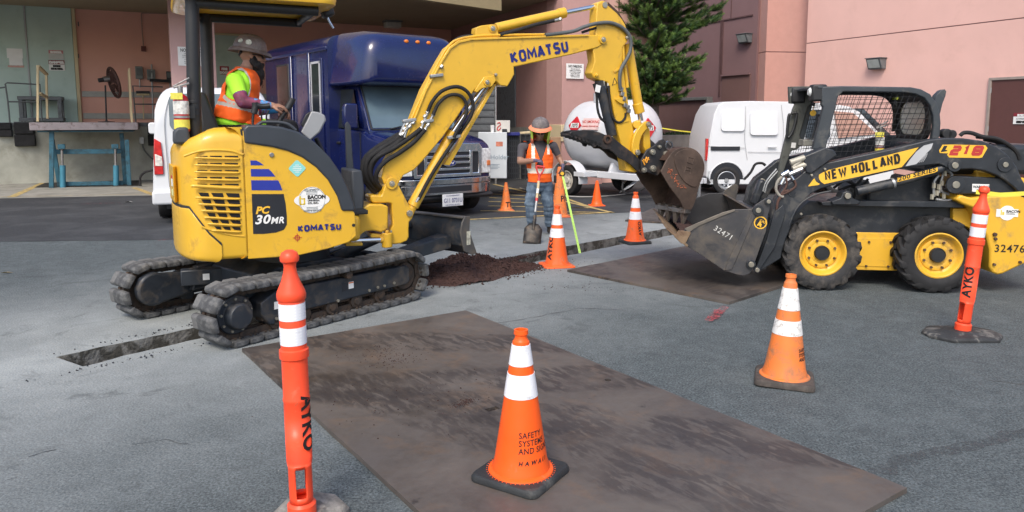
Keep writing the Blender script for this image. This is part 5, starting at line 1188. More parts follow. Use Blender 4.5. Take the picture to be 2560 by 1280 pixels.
eprism('rod_guard', [(565, 940), (598, 945), (868, 478), (845, 480), (640, 830)], -.03, .04, crp=c3_, pv=0, bevel=.004)
eprism('cylinder_bracket', [(557, 938), (640, 748), (622, 742), (590, 800), (580, 860)], .04, .05, crp=c3_, pv=0, bevel=.004)
# rails and clamps on the boom
m_ = MB(); m_.tube([FE.P(c3_(p), -.06) for p in ((380, 690), (470, 490), (560, 318), (602, 258), (650, 226), (740, 208), (900, 200), (1200, 195), (1290, 186))], .012, 8); m_.build('oil_pipe', Y_KO, ex)
for p, ang_ in (((528, 432), -62), ((372, 688), -62), ((484, 690), 30), ((628, 782), 20)):
    c = FE.P(c3_(p), -.095); m_ = MB(); m_.box(c, (.13 if p[0] != 484 else .09, .05, .03), Matrix.Rotation(R(-8), 3, 'Y')); m_.build('hose_clamp', GALV, ex, .006)
def hose(pts, v, r, mat=HOSE, crp=c3_, name='hydraulic_hose'):
    vs = v if isinstance(v, (list, tuple)) else [v]*len(pts); m_ = MB(); m_.tube([FE.P(crp(p), vv) for p, vv in zip(pts, vs)], r, 10); return m_.build(name, mat, ex)
hose([(478, 640), (505, 580), (560, 520), (640, 495), (700, 520), (735, 580), (730, 650), (690, 720), (640, 790), (590, 860), (500, 1000), (425, 1140)], [-.1, -.12, -.14, -.14, -.14, -.13, -.12, -.1, -.08, -.08, -.075, -.07], .018)
hose([(510, 655), (535, 600), (580, 555), (630, 540), (675, 555), (700, 600), (695, 660), (650, 740), (628, 785)], -.125, .017)
hose([(462, 740), (400, 810), (320, 870), (240, 920), (190, 980), (185, 1040), (215, 1080)], [-.1, -.1, -.11, -.12, -.1, -.06, -.02], .022)
hose([(440, 735), (370, 790), (280, 850), (180, 905), (150, 970), (165, 1030), (200, 1075)], [-.1, -.09, -.09, -.08, -.06, -.04, 0], .022)
hose([(330, 775), (280, 810), (200, 860), (140, 910), (125, 970), (140, 1030), (190, 1085)], [-.05, -.04, -.04, -.03, -.02, 0, .03], .028)
hose([(345, 780), (290, 830), (210, 880), (160, 940), (150, 1000), (175, 1050), (205, 1090)], [-.08, -.07, -.06, -.05, -.03, 0, .03], .028)
hose([(320, 770), (265, 800), (185, 850), (125, 905), (110, 975), (130, 1040), (180, 1100)], [0, 0, .01, .02, .02, .03, .05], .03)
hose([(575, 310), (610, 258), (660, 220), (720, 208), (775, 208)], .02, .022); hose([(575, 330), (600, 270), (640, 235), (700, 215)], -.03, .016)
hose([(890, 200), (1000, 170), (1100, 140), (1200, 118), (1240, 108)], -.055, .020)
for a, b_ in [((478, 640), (440, 735)), ((510, 655), (462, 740)), ((395, 690), (330, 775)), ((370, 690), (345, 785)), ((352, 695), (318, 770)), ((565, 375), (548, 385)), ((428, 1128), (412, 1155)), ((1205, 117), (1240, 108))]:
    m_ = MB(); m_.cyl(FE.P(c3_(a), -.1), FE.P(c3_(b_), -.1), .013, n=8); m_.build('hose_fitting', GALV, ex)
for p in [(478, 640), (462, 665), (448, 700), (438, 735), (510, 655), (495, 690), (480, 712), (462, 742), (395, 700), (375, 722), (350, 742), (335, 765), (360, 710), (345, 735), (325, 768), (558, 380), (1235, 110)]:
    c = FE.P(c3_(p), -.1); m_ = MB(); m_.cyl(c-Vector((.008, 0, .010)), c+Vector((.008, 0, .010)), .019, n=6); m_.build('fitting_nut', GALV, ex)
# -- arm
arm = [(1493, 8), (1506, 1), (1522, 8), (1545, 30), (1562, 58), (1573, 88), (1568, 106), (1557, 118), (1556, 150), (1563, 200), (1573, 270), (1585, 331), (1594, 380), (1600, 425), (1588, 432), (1566, 428), (1560, 388), (1543, 317), (1526, 235), (1519, 205), (1502, 202), (1484, 194), (1478, 182), (1487, 152), (1483, 125), (1490, 95), (1491, 40)]
eprism('arm', arm, -.075, .075, bevel=.01)
m_ = MB(); c = FE.P((1513, 12), -.085); m_.cyl(c+Vector((0, .16, 0)), c, .03, n=16); m_.build('pin', BOLT, ex)
pin(None, (1566, 94), -.078, .018); pin(None, (1491, 188), -.078, .02, mat=Y_KO)
eprism('weld_plate', [(1535, 178), (1551, 168), (1552, 173), (1537, 183)], -.084, -.075, pv=-.084, bevel=.002)
eprism('weld_plate', [(1548, 305), (1572, 298), (1573, 303), (1549, 310)], -.084, -.075, pv=-.084, bevel=.002)
eprism('warning_triangle', [(1530, 214), (1544, 208), (1536, 194)], -.0785, -.0765, mat=DEC_K, pv=-.078, bevel=0); eprism('warning_triangle', [(1532.5, 212), (1541.5, 208.2), (1536.3, 198)], -.0795, -.0787, mat=DEC_Y, pv=-.079, bevel=0)
eprism('rust_edge', [(1521, 6), (1546, 29), (1563, 58), (1559, 52), (1542, 33), (1518, 12)], -.077, .077, mat=RUSTD, pv=-.077, bevel=0)
hose([(1150, 200), (1200, 195), (1310, 178), (1370, 155), (1440, 135), (1520, 130), (1590, 158), (1630, 205), (1640, 260), (1625, 320), (1585, 390), (1575, 450), (1580, 510)], [-.09]*3+[-.10]*10, .020, HOSE_G)
hose([(1360, 185), (1400, 172), (1440, 160)], -.07, .014)
ecyl('bucket_cylinder', (1620, 250), (1686, 628), 0, .052, Y_KO, bevel=.004); ecyl('bucket_cylinder_rod', (1688, 640), (1697, 690), 0, .028, CHROME)
ecyl('cylinder_head', (1676, 590), (1690, 645), 0, .058, Y_KO, bevel=.004)
hose([(1592, 262), (1598, 340), (1610, 420), (1620, 500)], -.05, .02, Y_KO, name='oil_pipe')
cT = crop(1360, 200, 4.266)
m_ = MB()
for p in ((820, 100), (830, 150), (850, 200), (860, 270), (890, 290), (900, 330)): c = FE.P(cT(p), -.09); m_.box(c, (.04, .04, .045), Matrix.Rotation(R(12), 3, 'Y'))
m_.build('valve_fittings', STEEL, ex, .004)
eprism('valve_bracket', [(765, 205), (800, 190), (850, 180), (870, 230), (850, 260), (815, 250), (780, 225)], -.1, -.076, crp=cT, bevel=.004)
hose([(870, 350), (865, 400), (830, 445), (780, 450), (735, 400), (710, 300), (695, 150), (690, 60)], -.08, .013, crp=cT)
hose([(530, 40), (560, 150), (570, 300), (600, 400), (650, 445)], -.03, .014, crp=cT)
# thumb cylinder and thumb
m_ = MB(); m_.cyl(FE.P(cT((590, 0)), -.02), FE.P(cT((725, 590)), -.02), .055, n=20); m_.build('thumb_cylinder', BK_KO, ex, .004)
m_ = MB(); c = FE.P(cT((575, 92)), -.078); m_.box(c, (.06, .002, .075), Matrix.Rotation(R(12), 3, 'Y')); m_.build('cylinder_label', DEC_W, ex)
m_ = MB()
for p in ((635, 40), (680, 60)): c = FE.P(cT(p), -.06); m_.cyl(c-Vector((0, 0, .03)), c+Vector((0, 0, .03)), .014, n=8)
m_.build('hose_fittings', CHROME, ex)
TH = M('thumb_black_steel', (.022, .021, .022), .5, .2, var=.3, dirt=(.09, .06, .045), damt=.45, dscale=7, bump=.15, bscale=40)
thumb = [(275, 572), (300, 550), (400, 535), (520, 540), (600, 560), (650, 585), (715, 590), (770, 640), (830, 690), (900, 740), (960, 790), (1030, 860), (1085, 915), (1095, 965), (1050, 995), (990, 965), (930, 905), (870, 862), (800, 830), (750, 775), (700, 740), (640, 738), (600, 702), (568, 690), (548, 718), (522, 712), (505, 672), (478, 668), (462, 640), (438, 648), (420, 620), (392, 630), (372, 602), (348, 612), (325, 588), (300, 604)]
th = eprism('thumb', thumb, -.12, -.095, mat=TH, crp=cT, bevel=.003)
eprism('thumb_side_plate', thumb, .07, .095, mat=TH, crp=cT, pv=-.12, bevel=.003, parent=th)
eprism('thumb_web', [(300, 560), (520, 548), (660, 600), (780, 660), (900, 760), (1000, 850), (960, 860), (800, 760), (660, 700), (480, 620)], -.11, .09, mat=TH, crp=cT, pv=-.12, bevel=.003, parent=th)
for k in range(8):
    t0 = (300+k*42, 590+k*14) ; c = FE.P(cT(t0), -.12); m_ = MB(); m_.cyl(c+Vector((0, .0, 0)), c+Vector((0, .215, 0)), .022, n=6); m_.build('thumb_tooth', TH, th)
c = FE.P(cT((678, 632)), -.13); m_ = MB(); m_.lathe([(.028, -.01), (.047, -.01), (.047, .24), (.028, .24), (.028, -.01)], 24, c, Matrix.Rotation(R(-90), 3, 'X')); m_.build('thumb_eye', RUSTD, th)
# links
eprism('tipping_link', [(1080, 440), (1125, 442), (1138, 470), (1120, 505), (1075, 545), (1040, 600), (1018, 680), (1022, 760), (1005, 800), (970, 805), (942, 775), (942, 690), (965, 590), (1010, 510)], -.12, -.085, crp=cT, bevel=.006, sm=1)
eprism('tipping_link', [(1080, 440), (1125, 442), (1138, 470), (1120, 505), (1075, 545), (1040, 600), (1018, 680), (1022, 760), (1005, 800), (970, 805), (942, 775), (942, 690), (965, 590), (1010, 510)], .085, .12, crp=cT, pv=-.12, bevel=.006, sm=1)
eprism('bucket_link', [(1062, 580), (1105, 500), (1130, 520), (1142, 720), (1120, 760), (1095, 790), (1065, 700)], -.07, .07, crp=cT, bevel=.01)
m_ = MB(); m_.cyl(FE.P(cT((990, 475)), -.09), FE.P(cT((1000, 470)), .1), .045, n=20); m_.build('link_boss', Y_KO, ex, .008)
for p, r_, v_ in (((1112, 475), .03, -.125), ((993, 772), .03, -.125)): pin(cT, p, v_, r_)
BRK = M('bucket_bracket_black', (.024, .024, .026), .5, .1, var=.3, dirt=(.09, .06, .045), damt=.3, dscale=6, bump=.1, bscale=50)
# bucket
bu = eprism('bucket_bracket', [(1035, 860), (1100, 745), (1180, 700), (1235, 645), (1275, 632), (1310, 660), (1350, 700), (1420, 722), (1370, 790), (1300, 880), (1250, 965), (1215, 1022), (1110, 985), (1040, 955)], -.16, -.135, mat=BRK, crp=cT, bevel=.005)
eprism('bracket_plate', [(1035, 860), (1100, 745), (1180, 700), (1235, 645), (1275, 632), (1310, 660), (1350, 700), (1420, 722), (1370, 790), (1300, 880), (1250, 965), (1215, 1022), (1110, 985), (1040, 955)], .1, .125, mat=BRK, crp=cT, pv=-.16, bevel=.005, parent=bu)
for p, r_ in (((1155, 768), .032), ((1300, 790), .036), ((1160, 945), .036), ((1066, 960), .028), ((1228, 712), .02)): pin(cT, p, -.165, r_, parent=bu)
c = FE.P(cT((1328, 696)), -.18); m_ = MB(); m_.lathe([(.038, 0), (.052, 0), (.052, .012), (.038, .012), (.038, 0)], 24, c, Matrix.Rotation(R(90), 3, 'X')); m_.build('pin_ring', CHROME, bu)
a = FE.P(cT((1062, 905)), -.163); text('4TE', .085, a, FE.P(cT((1110, 815)), -.163)-a, Vector((-1, 0, .5)), M('marking_orange', (.75, .33, .03), .6), bu, bold=.006, thick=.001, sx=.9) if 0 else None
m_ = MB()
for a, b_ in (((1050, 855), (1075, 905)), ((1058, 845), (1100, 880)), ((1075, 870), (1095, 820)), ((1090, 885), (1115, 825)), ((1080, 835), (1120, 850))):
    m_.tube([FE.P(cT(a), -.162), FE.P(cT(b_), -.162)], .008, 6, smooth=False)
m_.build('orange_marking', M('marking_orange', (.75, .33, .03), .6), bu)
c5 = crop(1400, 320, 2.9083)
VB = -.29; W_ = .54
bcv = smooth_poly([(775, 235), (820, 170), (870, 145), (930, 138), (985, 155), (1030, 200), (1055, 270), (1045, 340), (1005, 440), (985, 540), (945, 615)], 2, False)
sidep = [(735, 318)]+bcv+[(912, 608), (870, 520), (800, 430)]
BK1 = M('bucket_rust_paint', (.10, .068, .052), .62, .15, var=.3, dirt=(.055, .038, .030), damt=.5, dscale=4, bump=.2, bscale=25)
def bside(v): return eprism('bucket_side', sidep, v, v+.018, mat=BK1, crp=c5, pv=VB, bevel=.004, parent=bu)
bside(VB); bside(VB+W_-.018)
back = bcv
qb = FE.qs([c5(p) for p in back], VB); cb = (sum(p[0] for p in qb)/len(qb), sum(p[1] for p in qb)/len(qb))
inner = [(p[0]+(cb[0]-p[0])*.06, p[1]+(cb[1]-p[1])*.06) for p in qb]
m_ = MB(); m_.prism(qb+inner[::-1], VB+.017, VB+W_-.017); m_.build('bucket_shell', RUSTD, bu)
# raised disc on the side and the forged letters
dq = FE.qs([c5(p) for p in ((830, 195), (880, 158), (935, 152), (985, 170), (1025, 215), (1042, 275), (1030, 340), (1000, 400), (985, 435), (930, 415), (880, 370), (845, 300), (828, 240))], VB)
m_ = MB(); m_.prism(smooth_poly(dq, 2), VB-.010, VB+.002); m_.build('wear_plate', BK1, bu, .003)
for pp in [((935, 210), (972, 220)), ((932, 210), (925, 250)), ((925, 250), (965, 262)), ((972, 220), (965, 262)), ((915, 280), (955, 292)), ((915, 280), (905, 325)), ((955, 292), (945, 335)), ((910, 300), (950, 312))]:
    m_ = MB(); m_.tube([FE.P(c5(pp[0]), VB-.011), FE.P(c5(pp[1]), VB-.011)], .0055, 6, smooth=False); m_.build('raised_mark', BK1, bu)
m_ = MB()
random.seed(5)
for p in ((790, 300), (800, 322), (815, 342), (832, 352), (846, 372), (858, 392), (872, 412), (888, 424)):
    for k in range(4):
        a = (p[0]+random.uniform(-14, 14), p[1]+random.uniform(-12, 12)); b_ = (a[0]+random.uniform(-10, 16), a[1]+random.uniform(-4, 16)); m_.tube([FE.P(c5(a), VB-.0015), FE.P(c5(b_), VB-.0015)], .006, 5, smooth=False)
m_.build('faded_orange_paint', M('faded_orange', (.32, .10, .05), .8, var=.4, scale=30), bu)
# cutting lip with teeth
lipn = FE.P(c5((945, 608)), VB); lipu = FE.P(c5((912, 606)), VB)
m_ = MB(); m_.b2((lipu.x-.015, VB, lipn.z-.02), (lipn.x+.01, VB+W_, lipn.z+.03)); m_.build('bucket_lip', STEEL, bu, .004)
TO = M('tooth_steel', (.17, .15, .13), .5, .5, var=.3, dirt=(.10, .06, .045), damt=.4, dscale=12)
for k in range(4):
    v = VB+.03+k*(W_-.12)/3; cx_ = lipn.x-.03
    m_ = MB(); m_.loft([[(cx_-.045, v, lipn.z+.05), (cx_+.045, v, lipn.z+.05), (cx_+.045, v+.06, lipn.z+.05), (cx_-.045, v+.06, lipn.z+.05)], [(cx_-.035, v, lipn.z-.04), (cx_+.035, v, lipn.z-.04), (cx_+.035, v+.06, lipn.z-.04), (cx_-.035, v+.06, lipn.z-.04)], [(cx_-.03, v+.012, lipn.z-.15), (cx_-.015, v+.012, lipn.z-.15), (cx_-.015, v+.048, lipn.z-.15), (cx_-.03, v+.048, lipn.z-.15)]]); m_.build('bucket_tooth', TO, bu, .004)
# fire extinguisher on the canopy post
def extinguisher(label, x, y, z, rz, h=.40, r=.062, frame=None):
    o = thing('fire_extinguisher', label, 'fire extinguisher', x, y, rz, z=z)
    m_ = MB(); m_.lathe([(r*.9, 0), (r, .015), (r, h*.82), (r*.8, h*.92), (r*.35, h*.98), (r*.3, h)], 24); m_.build('cylinder_body', M('extinguisher_red', (.48, .015, .02), .3, var=.08), o)
    m_ = MB(); m_.lathe([(r*.9, h*.46), (r+.0015, h*.46), (r+.0015, h*.80), (r*.9, h*.8)], 24); m_.build('white_label', M('label_print', (.62, .62, .58), .5, var=.45, scale=30), o)
    m_ = MB(); m_.lathe([(r*.9, h*.08), (r+.0015, h*.08), (r+.0015, h*.32), (r*.9, h*.32)], 24); m_.build('yellow_label', M('label_yellow', (.75, .68, .10), .5, var=.15, scale=30), o)
    m_ = MB(); m_.lathe([(r*.9, h*.36), (r+.004, h*.36), (r+.004, h*.42), (r*.9, h*.42)], 24); m_.build('strap', GALV, o)
    m_ = MB(); m_.cyl((0, 0, h), (0, 0, h+.05), r*.35, n=12); m_.box((.01, 0, h+.06), (.12, .02, .015), Matrix.Rotation(R(-18), 3, 'Y')); m_.box((.01, 0, h+.085), (.14, .02, .012), Matrix.Rotation(R(-30), 3, 'Y')); m_.build('valve_handle', STEEL, o, .003)
    m_ = MB(); m_.box((-.03, -.062, h*.92), (.085, .004, .05)); m_.build('tag_card', M('label_yellow', (.75, .68, .10), .5, var=.15, scale=30), o)
    return o
pe_ = FE.P((456, 330), -.50); we = FE.o+FE.d*pe_.x+FE.n*(-.50)
E0 = extinguisher('red fire extinguisher with yellow tags strapped to the excavator canopy post', we.x, we.y, pe_.z, 25, h=.30, r=.056)
m_ = MB(); m_.prism(FE.qs([(432, 360), (432, 330), (442, 318), (470, 318), (478, 360)], -.55), -.6, -.35); m_.build('corner_cover', GY_PL, ex, .02)
m_ = MB(); c = FE.P((470, 280), -.46); m_.b2((c.x-.03, -.49, c.z-.05), (c.x+.05, -.40, c.z+.05)); m_.build('extinguisher_bracket', BK_PL, ex)
# ================================================================ SKID STEER LOADER
LX, LY, LH = 3.08, 7.25, -6.2
FK = Fr(LX, LY, LH)
lo = thing('skid_steer_loader', 'black and yellow skid steer loader with a mesh cab and a front bucket', 'loader', LX, LY, LH)
k1, k2, k3, k4 = crop(1860, 200, 3.556), crop(2160, 320, 3.2), crop(1780, 440, 4.0), crop(1940, 190, 4.741)
def lprism(name, pts, v0, v1, mat=BK_NH, bevel=.006, crp=None, pv=None, sm=0, parent=lo):
    pts = [crp(p) for p in pts] if crp else pts; q_ = FK.qs(pts, v0 if pv is None else pv)
    if sm: q_ = smooth_poly(q_, sm)
    m_ = MB(); m_.prism(q_, v0, v1); return m_.build(name, mat, parent, bevel)
LP = lambda crp, p, v: FK.P(crp(p) if crp else p, v)
def lcyl(name, crp, p, q, v, r, mat, n=18, bevel=0, parent=lo): m_ = MB(); m_.cyl(LP(crp, p, v), LP(crp, q, v), r, n=n); return m_.build(name, mat, parent, bevel)
def ltube(name, crp, pts, v, r, mat=HOSE, parent=lo, smooth=True):
    vs = v if isinstance(v, (list, tuple)) else [v]*len(pts); m_ = MB(); m_.tube([LP(crp, p, vv) for p, vv in zip(pts, vs)], r, 8, smooth=smooth); return m_.build(name, mat, parent)
def lpin(crp, p, v, r, parent=lo, flange=0, mat=BOLT, name='pin'):
    c = LP(crp, p, v); m_ = MB()
    if flange: m_.cyl(c+Vector((0, .02, 0)), c-Vector((0, .015, 0)), flange, n=24, mi=1)
    m_.cyl(c+Vector((0, .01, 0)), c-Vector((0, .025, 0)), r, n=16); return m_.build(name, [mat, BK_NH], parent, .002)
def wheel(parent, c, Rt, wid, Rr, side, tyre=TYRE, rim=Y_NH, lugs=20, lugh=.022, name='wheel', hubr=.085, nb=8, boltm=RUST, face=None, dish=.05):
    """wheel standing on the ground; the axle is the local y axis, side -1 shows its face towards -y"""
    c = Vector(c); rot = Matrix.Rotation(R(90), 3, 'X') if side < 0 else Matrix.Rotation(R(-90), 3, 'X')
    h = wid/2; e = Rt-Rr
    prof = [(Rr-.012, h*.72), (Rr+.004, h*.80), (Rr+e*.12, h*.93), (Rr+e*.38, h*1.0), (Rr+e*.62, h*.97), (Rr+e*.80, h*.88), (Rt-lugh, h*.74), (Rt-lugh, -h*.74), (Rr+e*.80, -h*.88), (Rr+e*.62, -h*.97), (Rr+e*.38, -h), (Rr+e*.12, -h*.93), (Rr+.004, -h*.80), (Rr-.012, -h*.72), (Rr-.012, h*.72)]
    m_ = MB(); m_.lathe(prof, 56, c, rot); w_ = m_.build(name, tyre, parent)
    if lugs:
        m_ = MB(); Rl = Rt-lugh-.004
        for k in range(lugs):
            for s_ in (1, -1):
                a0 = 2*math.pi*(k+(.5 if s_ < 0 else 0))/lugs; da = 2*math.pi/lugs
                def pt(a, y, r_): return c+rot @ Vector((r_*math.cos(a), r_*math.sin(a), y))
                sl = da*.75
                # slanted bar from the centre line out over the shoulder
                secs = []
                for f, y, ro, ri, wd in ((0, -h*.06*s_, Rt, Rl, .40), (.5, h*.42*s_, Rt, Rl, .46), (.85, h*.84*s_, Rt-.006, Rl-.01, .52), (1.0, h*.98*s_, Rt-e*.17, Rt-e*.30, .50), (1.05, h*1.01*s_, Rt-e*.34, Rt-e*.42, .40)):
                    am = a0+sl*f; secs.append([pt(am-da*wd*.5, y, ri), pt(am-da*wd*.40, y, ro), pt(am+da*wd*.40, y, ro), pt(am+da*wd*.5, y, ri)])
                m_.loft(secs)
        stuff(m_.build('tread_lugs', tyre, w_))
    m_ = MB(); f = h*.80 if True else 0
    m_.lathe([(Rr-.002, f), (Rr+.006, f+.006), (Rr-.006, f+.010), (Rr-.022, f-.004), (Rr-.030, f-.03), (Rr-.045, f-dish*.9), (Rr*.72, f-dish-.004), (Rr*.70, f-dish+.008), (Rr*.62, f-dish+.014), (Rr*.50, f-dish+.006), (Rr*.48, f-dish+.008), (hubr, f-dish+.008), (.0, f-dish+.008)], 48, c, rot, cap=False)
    m_.build('rim', rim, w_)
    m_ = MB(); m_.lathe([(hubr, f-dish), (hubr, f-dish+.035), (hubr*.9, f-dish+.045), (hubr*.85, f-dish+.04), (0, f-dish+.042)], 32, c, rot); m_.build('hub_cap', BK_PL if face is None else face, w_)
    for k in range(nb):
        a = 2*math.pi*(k+.5)/nb; q_ = Vector((Rr*.60*math.cos(a), Rr*.60*math.sin(a), f-dish+.012)); m_ = MB(); m_.cyl(c+rot @ q_, c+rot @ (q_+Vector((0, 0, .02))), .0125, n=6); m_.build('wheel_bolt', boltm, w_)
    return w_
cf = FK.q((2057, 640), .02); cr = FK.q((2347, 646), .02)
RTY = .382
for vv, sd_ in ((.13, -1), (1.36, 1)):
    for (u, z) in (cf, cr): wheel(lo, (u, vv, RTY-.004), RTY, .265, .222, sd_, tyre=TYRE if u == cf[0] else TYRE_C, lugs=16, lugh=.032, hubr=.074)
# chassis
ZT = FK.q(k2((0, 590)), .27)[1]; ZM = FK.q(k2((200, 838)), .27)[1]; ZB = FK.q(k2((200, 1140)), .27)[1]
u0, u1 = FK.q(k3((870, 400)), .27)[0]-.10, FK.q(k2((712, 700)), .27)[0]
m_ = MB(); m_.prism([(u0, ZM-.22), (u0-.03, ZM+.1), (u0+.2, ZT), (u1, ZT), (u1, ZM), (cr[0]+.4, ZM), (cr[0]+.4, .28), (u0+.05, .28)], .28, 1.22); m_.build('chassis', BK_NH, lo, .012)
m_ = MB(); m_.b2((cf[0]+.28, .262, ZB), (cr[0]-.2, .279, ZM)); m_.build('side_panel', Y_NH, lo, .006)
a = FK.q(k2((0, 850)), .26); b_ = FK.q(k2((245, 1110)), .26)
for p in ((37, 910), (209, 912), (14, 1102), (190, 1106), (-140, 908), (-142, 1100)):
    lpin(k2, p, .262, .011, name='panel_bolt', mat=RUST)
m_ = MB(); pq = FK.qs([k2(p) for p in ((-205, 880), (245, 880), (238, 925), (225, 1085), (200, 1112), (-205, 1100))], .262); m_.prism(pq, .2555, .2615); m_.build('cover_plate', Y_NH, lo, .003)
lprism('step_ledge', [(690, 718), (760, 712), (1480, 715), (1480, 750), (700, 738)], .14, .3, crp=crop(1740, 180, 2.207), bevel=.006)
# tail, yellow
tail = [(712, 650), (712, 738), (830, 790), (870, 700), (860, 650)]
lprism('tail_corner', [(712, 642), (900, 642), (900, 860), (840, 800), (712, 738)], .22, 1.28, mat=Y_NH, crp=k2, pv=.22, bevel=.01)
tailp = [(770, 535), (860, 560), (1000, 545), (1300, 530), (1480, 540), (1480, 1000), (1300, 1080), (1110, 1168), (1070, 1175), (1030, 1160), (1004, 1110), (1008, 980), (980, 860), (930, 770), (880, 640), (790, 610), (735, 575)]
lprism('tailgate', tailp, .05, 1.45, mat=Y_NH, crp=k2, bevel=.018)
lprism('rear_lid', [(900, 340), (1000, 350), (1130, 395), (1300, 400), (1300, 540), (900, 540)], .25, 1.25, mat=Y_NH, crp=k2, bevel=.02)
m_ = MB(); m_.b2((FK.q(k2((760, 700)), .4)[0], .3, .35), (FK.q(k2((1200, 700)), .3)[0], 1.2, 1.0)); m_.build('engine_bay', BK_NH, lo, .03)
for p, r_ in (((1043, 850), .018), ((1048, 886), .014), ((1037, 1090), .013), ((1244, 1072), .013)): lpin(k2, p, .05, r_, name='tail_bolt', mat=RUST)
a = LP(k2, (1145, 680), .048); m_ = MB(); m_.cyl(a, a-Vector((0, .002, 0)), .072, n=28); m_.box(a-Vector((0, .0012, 0)), (.20, .002, .075)); m_.build('company_decal', DEC_W, lo)
text('BACON', .036, a+Vector((-.01, -.0035, .004)), (1, 0, 0), (0, 0, 1), INK, lo, bold=.001, thick=.0006); text('UNIVERSAL', .016, a+Vector((-.01, -.0035, -.014)), (1, 0, 0), (0, 0, 1), INK, lo, thick=.0006)
m_ = MB(); m_.b2((a.x-.06, a.y-.0032, a.z-.02), (a.x-.05, a.y-.002, a.z+.03)); m_.b2((a.x-.045, a.y-.0032, a.z-.02), (a.x-.028, a.y-.002, a.z+.01)); m_.build('company_mark', M('decal_gold', (.70, .50, .04), .4), lo)
text('32476', .105, LP(k2, (1040, 990), .047), (1, 0, -.01), (0, 0, 1), INK, lo, bold=.001, thick=.0008, sx=.98, space=1.12)
# hydraulic clutter under the arm
for pts in (((640, 360), (620, 420), (600, 520)), ((600, 380), (560, 440), (560, 550)), ((625, 420), (618, 500), (680, 530)), ((575, 570), (680, 578), (760, 540)), ((650, 340), (700, 370), (690, 480))):
    ltube('hydraulic_pipe', k2, pts, .18, .013, GALV)
for p in ((600, 470), (625, 440), (560, 460), (545, 550), (585, 520), (640, 545), (648, 362)):
    c = LP(k2, p, .17); m_ = MB(); m_.cyl(c-Vector((0, 0, .025)), c+Vector((0, 0, .025)), .018, n=6); m_.build('pipe_fitting', M('fitting_zinc_cream', (.48, .45, .36), .4, .5), lo)
for i in range(4): ltube('hydraulic_hose', k2, ((560+i*18, 390), (545+i*16, 470), (560+i*14, 560)), .22, .012)
# rear links
lprism('rear_link', [(700, 395), (760, 385), (1130, 400), (1230, 480), (1250, 520), (760, 530), (690, 520), (660, 460)], .09, .14, crp=k2, bevel=.01)
lpin(k2, (730, 453), .085, .035, flange=.085)
m_ = MB(); p_ = FK.qs([k2(p) for p in ((866, 447), (1002, 450), (998, 522), (864, 508))], .088); m_.prism(p_, .086, .0885); m_.build('caution_label', DEC_W, lo)
text('WARNING', .034, LP(k2, (872, 480), .0845), (1, 0, 0), (0, 0, 1), INK, lo, bold=.001, thick=.0005, sx=.9)
text('PINCH', .03, LP(k2, (900, 508), .0845), (1, 0, 0), (0, 0, 1), INK, lo, bold=.001, thick=.0005, sx=.9)
# lift arms
arm_o = [(560, 560+20), (620, 530), (690, 505), (780, 488), (900, 462), (1100, 420), (1240, 385), (1290, 372), (1380, 364), (1480, 366), (1580, 380), (1660, 412), (1720, 455), (1770, 520), (1800, 590), (1830, 640), (1860, 700)]
arm_i = [(1800, 690), (1760, 640), (1710, 600), (1660, 570), (1590, 545), (1520, 535), (1440, 540), (1400, 540), (1370, 520), (1340, 508), (1150, 530), (960, 575), (760, 625), (690, 645), (640, 670), (590, 715), (545, 790), (520, 870), (495, 930), (478, 985), (470, 1030), (340, 1108), (325, 1095), (330, 1060), (370, 930), (420, 780), (440, 700), (480, 640)]
c5L = crop(1740, 180, 2.2073)
ARM = lprism('lift_arm', arm_o+arm_i, .04, .17, crp=c5L, bevel=.012)
lprism('lift_arm', arm_o+arm_i, 1.33, 1.46, crp=c5L, pv=.04, bevel=.012)
m_ = MB(); a = LP(c5L, (430, 860), .1); m_.cyl((a.x, .15, a.z), (a.x, 1.4, a.z), .06, n=20); m_.build('arm_cross_tube', BK_NH, lo)
# slot in the lower leg and rib line
lprism('arm_slot', smooth_poly([(585, 640), (620, 600), (640, 640), (640, 720), (610, 770), (585, 740)], 2), .036, .0395, crp=k3, mat=DEC_K, bevel=0)
ltube('arm_rib', k3, ((1190, 150), (1050, 180), (930, 240), (850, 320), (800, 420), (770, 500)), .042, .010, BK_NH)
lprism('hydraulic_panel', [(960, 650), (1100, 600), (1300, 545), (1345, 560), (1330, 716), (950, 716)], .29, .36, crp=c5L, bevel=.02)
lprism('valve_block', [(840, 640), (900, 590), (960, 600), (980, 716), (830, 716)], .45, .8, crp=c5L, bevel=.02)
for k, pts in enumerate((((760, 640), (820, 600), (880, 620), (920, 580)), ((790, 655), (850, 630), (900, 640), (950, 590)), ((850, 600), (880, 640), (870, 700)))): ltube('hydraulic_hose', c5L, pts, .34+.02*k, .014)
# decals on the arm
VA = .0385
def ldecal(name, pts, mat, crp, v=VA, bevel=0): m_ = MB(); m_.prism(FK.qs([crp(p) for p in pts], v), v-.0015, v); return m_.build(name, mat, lo)
ldecal('yellow_stripe', [(508, 1200), (510, 1170), (560, 1140), (620, 1115), (1690, 845), (1640, 905), (1560, 995), (1490, 1080), (570, 1280), (535, 1255), (515, 1230)], DEC_Y, k4)
ldecal('yellow_stripe', [(400, 1280), (452, 1212), (478, 1255), (520, 1280), (500, 1292), (380, 1308)], DEC_Y, k4)
ldecal('grey_stripe', [(1535, 1070), (1580, 1000), (1660, 900), (1750, 825), (1862, 795), (1840, 860), (1770, 930), (1690, 1020), (1660, 1045)], DEC_G, k4)
for i in range(3): ltube('grey_pinstripe', k4, ((1700+i*20, 1025-i*3), (1740+i*18, 975-i*6), (1775+i*10, 925-i*5)), .0385, .0022, DEC_G)
a = LP(k4, (585, 1245), VA-.0025); b_ = LP(k4, (1480, 1030), VA-.0025)
